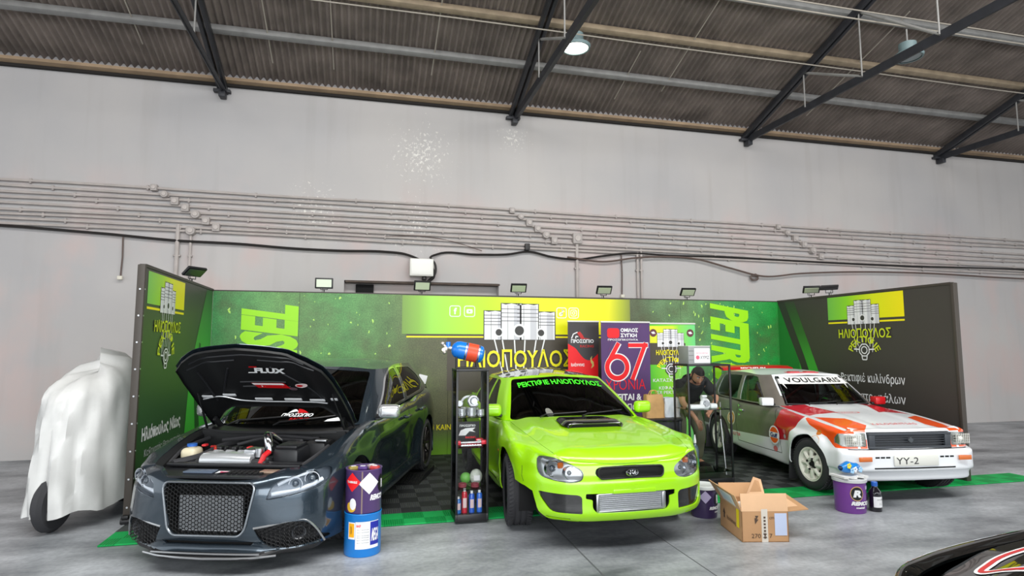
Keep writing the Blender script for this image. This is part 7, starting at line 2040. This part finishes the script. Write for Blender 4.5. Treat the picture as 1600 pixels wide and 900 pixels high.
# wipes pack and cloth on the tub
t = thing('wipes_pack', 'blue flowered pack of wipes on the bright purple tub', 'packet', (4.86, 5.25, .364), .1)
P = []
for k in range(13):
    u = k / 12; rw = .075 * (math.sin(PI * min(max(u, .04), .96))) ** .4
    P.append([Vector((-.12 + .24 * u, rw * math.cos(a) * .95, .07 + rw * .75 * math.sin(a) * (1 + .12 * math.sin(9 * u + 3 * a)))) for a in np.linspace(0, 2 * PI, 21)])
MB().grid(P).obj('pack_body', mat('pack blue', (22, 130, 212), .3, coat=.4, bump=.4, bscale=25), t, ang=50, weld=.0005)
mb = MB()
for cx, cz, c in ((-.08, .10, 0), (.0, .06, 1), (.07, .055, 2), (-.04, .05, 2)):
    mb.m(c)
    for q in range(5): mb.ball((cx + .018 * math.cos(q * 1.257), -.074, cz + .018 * math.sin(q * 1.257)), .013, 8, (1, .3, 1))
mb.obj('flower_print', [mat('print yellow flower', (240, 220, 40), .5), M_pw, mat('print pale blue', (160, 206, 240), .5)], t)
t = thing('folded_cloth', 'white folded cloth lying under the wipes pack on the tub', 'cloth', (4.86, 5.25, .339))
MB().prism([(-.15 + .3 * k / 11, -.09 - .03 * math.sin(k * 1.7)) for k in range(12)] + [(.15 - .3 * k / 11, .09 + .02 * math.sin(k * 1.3)) for k in range(12)], lambda u, v, w: Vector((u, v, w + .004 * math.sin(40 * u))), .02).obj('cloth_sheet', mat('white cloth', (226, 226, 224), .8), t)
# bottle with blue cap
t = thing('bottle', 'dark bottle with blue cap and white label beside the purple tub', 'bottle', (5.10, 5.19, .001), .1)
MB().lathe([(0, 0), (.055, 0), (.06, .008), (.06, .17), (.055, .20), (.026, .235), (.024, .25), (0, .25)], n=36).obj('bottle_body', mat('dark brown glass', (22, 18, 28), .12, coat=.6), t)
MB().lathe([(.024, .245), (.03, .248), (.03, .285), (.026, .29), (0, .29)], n=28).obj('cap', mat('blue cap', (40, 100, 190), .4), t)
MB().grid(cyl_patch(.061, -1.1, 1.1, .045, .15, 16)).obj('label', M_pw, t, ang=60, recalc=False)
mb = MB(); cyl_text(mb, .0615, 'ΔΙΑΛΥΤΙΚΟ', -.6, .6, .115, .128); cyl_text(mb, .0615, '1 L', -.2, .2, .07, .09); mb.obj('label_print', M_pd, t, ang=0, recalc=False)

# ================================================================ OPEN CARTON
M_kraft = mat('corrugated cardboard', (194, 150, 108), .75, var=.06, vscale=5); M_kin = mat('cardboard inner face', (226, 184, 144), .75, var=.05)
cb = thing('cardboard_box', 'open brown cardboard box on the floor in front of the glass case', 'box', (3.18, 4.655, .001), math.radians(-12.5))
Wd, Dp, Hh, th_ = .405, .50, .255, .007     # local x right along the front, y into the depth, origin front-left
# left side runs straight back from the front-left corner
mb = MB(); mb.box((Wd / 2, Dp / 2, th_ / 2), (Wd, Dp, th_))
mb.box((Wd / 2, th_ / 2, Hh / 2), (Wd, th_, Hh)).box((Wd / 2, Dp - th_ / 2, Hh / 2), (Wd, th_, Hh)).box((th_ / 2, Dp / 2, Hh / 2), (th_, Dp, Hh)).box((Wd - th_ / 2, Dp / 2, Hh / 2), (th_, Dp, Hh))
mb.obj('carton_walls', M_kraft, cb, ang=0)
def flap(name, pts, lab=None):
    P = [Vector(p) for p in pts]; n_ = (P[1] - P[0]).cross(P[2] - P[1]).normalized() * .004
    m_ = MB(); A = [m_.bm.verts.new(p + n_) for p in P]; B = [m_.bm.verts.new(p - n_) for p in P]
    f = m_.bm.faces.new(A); f.material_index = 1; f = m_.bm.faces.new(B[::-1]); f.material_index = 0
    for k in range(len(P)): f = m_.bm.faces.new((A[k], B[k], B[(k + 1) % len(P)], A[(k + 1) % len(P)])); f.material_index = 0
    return m_.obj('flap', [M_kraft, M_kin], cb, ang=0, recalc=False)
flap('front', [(0, .003, Hh), (Wd, .003, Hh), (Wd, .025, Hh + .145), (0, .025, Hh + .145)])
flap('left', [(.003, Dp, Hh), (.003, 0, Hh), (-.05, .01, Hh + .13), (-.10, Dp, Hh + .16)])
flap('right', [(Wd, 0, Hh), (Wd, Dp, Hh), (Wd + .21, Dp - .03, Hh + .03), (Wd + .21, .06, Hh - .0)])
flap('back', [(Wd, Dp, Hh), (0, Dp, Hh), (0.02, Dp + .09, Hh + .11), (Wd - .02, Dp + .09, Hh + .11)])
flap('peak', [(Wd * .45, Dp * .75, Hh + .02), (Wd * .95, Dp * .78, Hh + .02), (Wd * .92, Dp * .9, Hh + .17), (Wd * .72, Dp * .85, Hh + .20)])
Ff = Frame((0, -.0005, 0), (1, 0, 0), (0, 0, 1), .001); Ff.n = Vector((0, -1, 0))
mb = MB(); flat_rect(mb, Ff, .17, .0, .225, Hh + .02); mb.obj('packing_tape', mat('pale tape', (222, 214, 202), .25, coat=.3), cb, ang=0)
mb = MB(); flat_rect(mb, Ff.lift(.001), .285, .055, .39, .24); mb.obj('paper_label', mat('pale blue label', (200, 212, 240), .5), cb, ang=0)
mb = MB(); flat_text(mb, Ff.lift(.0015), 'FRAGILE', .185, .06, .022, .0001 + .02); flat_text(mb, Ff.lift(.001), '270 X 7', .08, .035, .18, .035); flat_text(mb, Ff.lift(.001), 'cm', .24, .19, .04, .02)
flat_poly(mb, Ff.lift(.001), [(.115, .15), (.145, .19), (.13, .19), (.145, .22), (.115, .22), (.125, .2), (.11, .2)]); 
for k in range(7): flat_rect(mb, Ff.lift(.002), .188, .03 + k * .028, .206, .045 + k * .028)
mb.obj('carton_print', mat('carton print', (84, 66, 54), .7), cb, ang=0)
Fs = Frame((-.0005, Dp, 0), (0, -1, 0), (0, 0, 1), .001); Fs.n = Vector((-1, 0, 0))
mb = MB(); flat_text(mb, Fs.lift(.001), 'Rohrleitung', .17, .09, .20, .05); flat_poly(mb, Fs.lift(.001), [(.09, .10), (.12, .10), (.12, .14), (.135, .14), (.105, .19), (.075, .14), (.09, .14)]); mb.obj('carton_print', MATS['carton print'], cb, ang=0)
mb = MB(); flat_rect(mb, Fs.lift(.001), .39, .10, .45, Hh); mb.obj('yellow_tape', mat('yellow tape', (246, 222, 30), .4), cb, ang=0)
t = thing('delivery_note', 'white delivery note in plastic stuck on the left flap of the open box', 'paper', (0, 0, 0)); t.location = cb.location; t.rotation_euler = cb.rotation_euler
mb = MB()
ab = lambda u, v: Vector((.003 - v * (.053 + .05 * u), .5 * u, Hh + v * (.13 + .03 * u)))
mb.grid([[ab(u, v) + Vector((-.008, 0, 0)) for v in (.14, .86)] for u in (.16, .4, .72)]); mb.m(1).grid([[ab(u, v) + Vector((-.0095, 0, 0)) for v in (.3, .72)] for u in (.26, .4, .62)])
mb.obj('note_sheet', [M_pw, mat('pale blue print', (206, 224, 240), .5)], t, ang=0, recalc=False)
t = thing('parts_bag', 'white and green packet sticking out of the open cardboard box', 'bag', (3.36, 4.85, .20), .4); MB().box((0, 0, .04), (.16, .12, .09), bevel=.03).obj('pouch', mat('white crinkled film', (226, 224, 216), .4, bump=.5, bscale=30), t); MB().box((.07, -.02, .07), (.04, .06, .05), bevel=.015).obj('green_tag', mat('tag green', (96, 186, 80), .5), t)

# ================================================================ RAMPS UNDER THE GREY CAR'S REAR WHEELS
def ramp(x, y, rz, label):
    t = thing('wheel_ramp', label, 'ramp', (x, y, .016), rz, 'ramps under the rear wheels of the grey car')
    MB().prism([(-.62, 0), (.28, 0), (.28, .060), (-.22, .060)], lambda u, v, w: Vector((-u, -.15 + w, v)), .30).obj('wedge', mat('black perforated plastic', (26, 27, 29), .5), t, ang=20)
    mb = MB()
    for i in range(9):
        for j in range(6):
            u = .26 + i * .036; z = .066 * (.62 - u) / .40
            mb.box((u, -.12 + j * .048, z + .001), (.024, .034, .004), rot=Matrix.Rotation(math.atan(.066 / .4), 4, 'Y'))
    mb.obj('hole_pattern', M_dark, t, ang=0)
hd = math.radians(-108.6); c_, s_ = math.cos(hd), math.sin(hd)
for sy, lb in ((.80, 'black perforated ramp under the visible rear wheel of the grey car'), (-.80, 'black perforated ramp under the hidden rear wheel of the grey car')):
    ramp(-.835 + c_ * -2.578 - s_ * sy * .96, 5.80 + s_ * -2.578 + c_ * sy * .96, hd, lb)

# folding tripod leg stand and paper notice
t = thing('tripod_stand', 'slim silver tripod stand right of the bending man', 'stand', (4.56, 7.06, .016), 0)
for k in range(3):
    a = 2 * PI * k / 3 + .5; MB().cyl((0, 0, .72), (.10 * math.cos(a), .10 * math.sin(a), .008), .009, n=8).obj('leg', M_alu, t)
MB().cyl((0, 0, .40), (0, 0, .92), .011, n=10).obj('pole', M_alu, t)
MB().ball((0, 0, .72), .022, 10).obj('collar', M_blkp, t)
t = tag(MB().box((.87, PY - .012, 1.15), (.13, .012, .16), rot=Matrix.Rotation(.25, 4, 'Y'), bevel=.003).obj('paper_notice', M_pw), 'small white paper notice fixed to the green wall behind the grey car', 'notice')
# ================================================================ SHEETED MACHINE AT THE LEFT
sh = thing('sheeted_scooter', 'parked scooter under a pale plastic dust sheet left of the dark panel', 'scooter', (-2.62, 6.95, .001), math.radians(80))
rows = []
for k in range(25):
    v = k / 24; ring = []
    for j in range(64):
        a = 2 * PI * j / 64
        rx_, ry_ = .74, .36
        top = 1.52 + .12 * math.cos(a)
        z = .16 + (top - .16) * v ** .9
        if v < .75: s = 1.0 - .18 * v
        else: s = (1 - .135) * math.sqrt(max(0, 1 - ((v - .75) / .25) ** 2)) ** .9
        fold = 1 + (.055 * math.sin(11 * a + 2 * math.sin(5 * v)) + .03 * math.sin(23 * a + 4 * v)) * (1 - v * .6)
        ring.append(Vector((rx_ * s * fold * math.cos(a), ry_ * s * fold * math.sin(a), z + .02 * math.sin(7 * a + 9 * v))))
    rows.append(ring + [ring[0]])
MB().grid(rows).obj('dust_sheet', mat('pale plastic sheet', (206, 206, 204), .35, var=.10, vscale=3, bump=.4, bscale=9), sh, ang=60, weld=.0008)
for x in (-.55, .55): MB().lathe([(.0, -.05), (.16, -.05), (.22, -.05), (.25, -.02), (.25, .02), (.22, .05), (0, .05)], c=(x, 0, .25), axis='Y', n=32).obj('wheel', M_rubber, sh)
# ================================================================ MAN BENDING BEHIND THE GLASS CASE
def skin_mesh(name, pts, edges, root, m_, parent, sub=2):
    me = bpy.data.meshes.new(name); me.from_pydata([p[:3] for p in pts], edges, [])
    o = bpy.data.objects.new(name, me); COL.objects.link(o)
    sk = o.modifiers.new('skin', 'SKIN'); sk.use_smooth_shade = True
    for i, p in enumerate(pts):
        v = me.skin_vertices[0].data[i]; r = p[3] if isinstance(p[3], tuple) else (p[3], p[3]); v.radius = r; v.use_root = (i == root)
    sb = o.modifiers.new('sub', 'SUBSURF'); sb.levels = sub; sb.render_levels = sub
    bpy.context.view_layer.update()
    dg = bpy.context.evaluated_depsgraph_get()
    me2 = bpy.data.meshes.new_from_object(o.evaluated_get(dg))
    bpy.data.objects.remove(o)
    me2.materials.clear(); me2.materials.append(m_); me2.shade_smooth()
    o2 = bpy.data.objects.new(name, me2); COL.objects.link(o2); o2.parent = parent
    return o2
M_skin = mat('skin', (198, 144, 116), .5, var=.05, vscale=12); M_hair = mat('dark hair', (34, 26, 24), .7); M_tee = mat('black cotton', (20, 22, 24), .85); M_pant = mat('olive work trousers', (98, 100, 78), .85, var=.1, vscale=10)
pn = thing('person', 'man in black T-shirt and olive trousers bending down behind the wider glass case', 'person', (4.33, 7.42, .016), 0)
# body: one continuous surface
P = {'pel': (.02, .18, .86, (.14, .11)), 'sp1': (.01, .10, .99, (.135, .105)), 'sp2': (-.01, -.02, 1.09, (.155, .11)), 'chest': (-.02, -.12, 1.16, (.15, .10)), 'nk': (-.03, -.22, 1.215, .056), 'hd': (-.05, -.29, 1.25, .07),
     'shR': (-.19, -.12, 1.15, .062), 'elR': (-.25, -.24, .92, .043), 'wrR': (-.13, -.34, .73, .029), 'paR': (-.105, -.365, .67, .030),
     'shL': (.16, -.10, 1.17, .062), 'elL': (.30, -.18, .96, .043), 'wrL': (.13, -.32, .83, .029), 'paL': (.075, -.35, .79, .030),
     'hiR': (-.09, .17, .82, .098), 'knR': (-.14, .02, .47, .06), 'caR': (-.15, .08, .33, .056), 'anR': (-.16, .12, .09, .04), 'toR': (-.17, -.04, .045, .035),
     'hiL': (.12, .18, .82, .098), 'knL': (.17, .03, .47, .06), 'caL': (.18, .10, .33, .056), 'anL': (.185, .14, .09, .04), 'toL': (.20, -.02, .045, .035)}
ks = list(P); ix = {k: i for i, k in enumerate(ks)}
E_ = [('pel', 'sp1'), ('sp1', 'sp2'), ('sp2', 'chest'), ('chest', 'nk'), ('nk', 'hd'), ('chest', 'shR'), ('shR', 'elR'), ('elR', 'wrR'), ('wrR', 'paR'), ('chest', 'shL'), ('shL', 'elL'), ('elL', 'wrL'), ('wrL', 'paL'), ('pel', 'hiR'), ('hiR', 'knR'), ('knR', 'caR'), ('caR', 'anR'), ('anR', 'toR'), ('pel', 'hiL'), ('hiL', 'knL'), ('knL', 'caL'), ('caL', 'anL'), ('anL', 'toL')]
bdy = skin_mesh('body', [P[k] for k in ks], [(ix[a], ix[b]) for a, b in E_], ix['pel'], M_skin, pn)
def sub(keys, grow, name, m_, edges, root, extra={}):
    Q = dict(P); Q.update(extra); pts = []
    for k in keys:
        x, y, z, r = Q[k]; r = r if isinstance(r, tuple) else (r, r); pts.append((x, y, z, (r[0] + grow, r[1] + grow)))
    j = {k: i for i, k in enumerate(keys)}
    return skin_mesh(name, pts, [(j[a], j[b]) for a, b in edges], j[root], m_, pn)
lerp = lambda a, b, t: tuple(a[i] + (b[i] - a[i]) * t for i in range(3))
ex = {'slR': (*lerp(P['shR'], P['elR'], .80), .054), 'slL': (*lerp(P['shL'], P['elL'], .80), .054), 'hem': (.02, .16, .88, (.155, .125)), 'col': (*lerp(P['chest'], P['nk'], .55), .07)}
tee = sub(['hem', 'sp1', 'sp2', 'chest', 'col', 'shR', 'slR', 'shL', 'slL'], .027, 't_shirt', M_tee, [('hem', 'sp1'), ('sp1', 'sp2'), ('sp2', 'chest'), ('chest', 'col'), ('chest', 'shR'), ('shR', 'slR'), ('chest', 'shL'), ('shL', 'slL')], 'sp2', ex)
tb_ = bmesh.new(); tb_.from_mesh(tee.data); ttree = BVHTree.FromBMesh(tb_); tb_.free()
nrm_ = [v.normal.copy() for v in bdy.data.vertices]
for v, n_ in zip(bdy.data.vertices, nrm_):          # the body stays under the shirt
    q = ttree.find_nearest(v.co)
    if q[3] is not None and q[3] < .06 and v.co.z > 1.0: v.co -= n_ * .032 * (1 - q[3] / .06) ** .5
sub(['pel', 'hiR', 'knR', 'caR', 'anR', 'hiL', 'knL', 'caL', 'anL'], .026, 'trousers', M_pant, [('pel', 'hiR'), ('hiR', 'knR'), ('knR', 'caR'), ('caR', 'anR'), ('pel', 'hiL'), ('hiL', 'knL'), ('knL', 'caL'), ('caL', 'anL')], 'pel')
for s, (a, t_) in enumerate((('anR', 'toR'), ('anL', 'toL'))):
    ax_, ay, az, _ = P[a]; tx, ty, tz, _ = P[t_]
    MB().tube(smooth([(ax_, ay + .06, .045), (ax_, ay, .05), ((ax_ + tx) / 2, (ay + ty) / 2, .046), (tx, ty - .04, .04), (tx, ty - .08, .035)], 4), [.036 + .012 * math.sin(k / 16 * PI) for k in range(17)], 12).box(((ax_ + tx) / 2, (ay + ty) / 2 - .01, .012), (.085, .29, .024), bevel=.01).obj('shoe', mat('dark work shoe', (30, 28, 28), .6), pn)
# shirt print on the sleeve and chest
MB().ball((-.256, -.20, 1.07), .028, 12, (.35, .9, .7)).obj('sleeve_print', mat('green shirt print', (50, 190, 90), .6), pn)
# head: skull, jaw, nose, ears, eyes, hair, beard
Hm = Matrix.Translation((-.07, -.335, 1.275)) @ Matrix.Rotation(-.12, 4, 'Z') @ Matrix.Rotation(math.radians(38), 4, 'X') @ Matrix.Rotation(.08, 4, 'Y')
bmh = bmesh.new(); bmesh.ops.create_uvsphere(bmh, u_segments=28, v_segments=20, radius=1)
for v in bmh.verts:
    x, y, z = v.co
    jaw = max(0, -z); w = .078 * (1 - .26 * jaw ** 1.3); d = .098 * (1 - .10 * jaw)
    v.co = Vector((x * w, y * d + (-.012 * jaw), z * (.118 if z < 0 else .108)))
    if y < -.5 and z < -.05: v.co.y -= .004
    if y < -.6 and .05 < z < .35 and .2 < abs(x) < .6: v.co.y += .008   # eye sockets
for v in bmh.verts: v.co = Hm @ v.co
hd_ = bm_obj(bmh, 'head', M_skin, pn, 80)
def hpart(name, mb, m_, par=None):
    for v in mb.bm.verts: v.co = Hm @ v.co
    return mb.obj(name, m_, par or hd_)
hpart('nose', MB().lathe([(.016, -.02), (.013, .0), (.008, .03), (0, .04)], M=Matrix.Translation((0, -.098, -.012)) @ Matrix.Rotation(-.35, 4, 'X'), n=12).ball((0, -.108, -.03), .014, 10), M_skin)
hpart('mouth', MB().tube([(-.022, -.088, -.062), (0, -.096, -.060), (.022, -.088, -.062)], .005, 8), mat('lips', (150, 84, 78), .5))
for s in (-1, 1):
    hpart('ear', MB().ball((s * .078, .012, -.01), .028, 12, (.3, .7, 1.1)), M_skin)
    hpart('eye', MB().ball((s * .030, -.078, .018), .0115, 12), mat('eye white', (226, 222, 216), .3))
    hpart('iris', MB().ball((s * .030, -.0878, .015), .005, 8), mat('brown iris', (50, 32, 24), .3))
    hpart('eyebrow', MB().tube([(s * .014, -.094, .034), (s * .032, -.093, .040), (s * .050, -.080, .034)], .005, 6), M_hair)
hr = bmesh.new(); bmesh.ops.create_uvsphere(hr, u_segments=28, v_segments=20, radius=1)
bmesh.ops.delete(hr, geom=[v for v in hr.verts if (v.co.z < .42 and v.co.y < -.25) or v.co.z < -.35], context='VERTS')
for v in hr.verts: x, y, z = v.co; v.co = Hm @ Vector((x * .084, y * .104, z * (.118 if z > 0 else .12) + .002))
bm_obj(hr, 'hair', M_hair, hd_, 80)
bd = bmesh.new(); bmesh.ops.create_uvsphere(bd, u_segments=28, v_segments=20, radius=1)
bmesh.ops.delete(bd, geom=[v for v in bd.verts if v.co.z > -.38 or v.co.y > .25 or (v.co.z > -.62 and abs(v.co.x) < .30 and v.co.y < -.5)], context='VERTS')
for v in bd.verts:
    x, y, z = v.co; jaw = max(0, -z)
    v.co = Hm @ Vector((x * .081 * (1 - .26 * jaw ** 1.3), y * .103 * (1 - .10 * jaw) - .012 * jaw, z * .124))
bm_obj(bd, 'beard', M_hair, hd_, 80)
# hands: palm pads with five bent fingers each
def hand(palm, wrist, side_, name):
    p, w = Vector(palm), Vector(wrist); d = (p - w).normalized(); s = d.cross(Vector((0, -1, 0))).normalized() * side_; n_ = d.cross(s)
    pts = [(*w, .026), (*(p + d * .012), (.036, .020))]; ed = [(0, 1)]
    for k, (off, L) in enumerate(((-.026, .062), (-.009, .074), (.009, .070), (.025, .054))):
        a = p + d * .040 + s * off; b = a + d * L * .5 + n_ * .006; c = b + d * L * .35 + n_ * .022; e = c + d * L * .15 + n_ * .022
        i = len(pts); pts += [(*(p + d * .022 + s * off * .8), .0105), (*a, .0095), (*b, .0088), (*c, .008), (*e, .007)]; ed += [(1, i), (i, i + 1), (i + 1, i + 2), (i + 2, i + 3), (i + 3, i + 4)]
    i = len(pts); a = p - d * .006 - s * .036; pts += [(*a, .0115), (*(a + d * .03 - s * .018 + n_ * .012), .010), (*(a + d * .052 - s * .012 + n_ * .026), .0085)]; ed += [(1, i), (i, i + 1), (i + 1, i + 2)]
    skin_mesh(name, pts, ed, 1, M_skin, pn, 2)
hand(P['paR'][:3], P['wrR'][:3], 1, 'hand'); hand(P['paL'][:3], P['wrL'][:3], -1, 'hand')
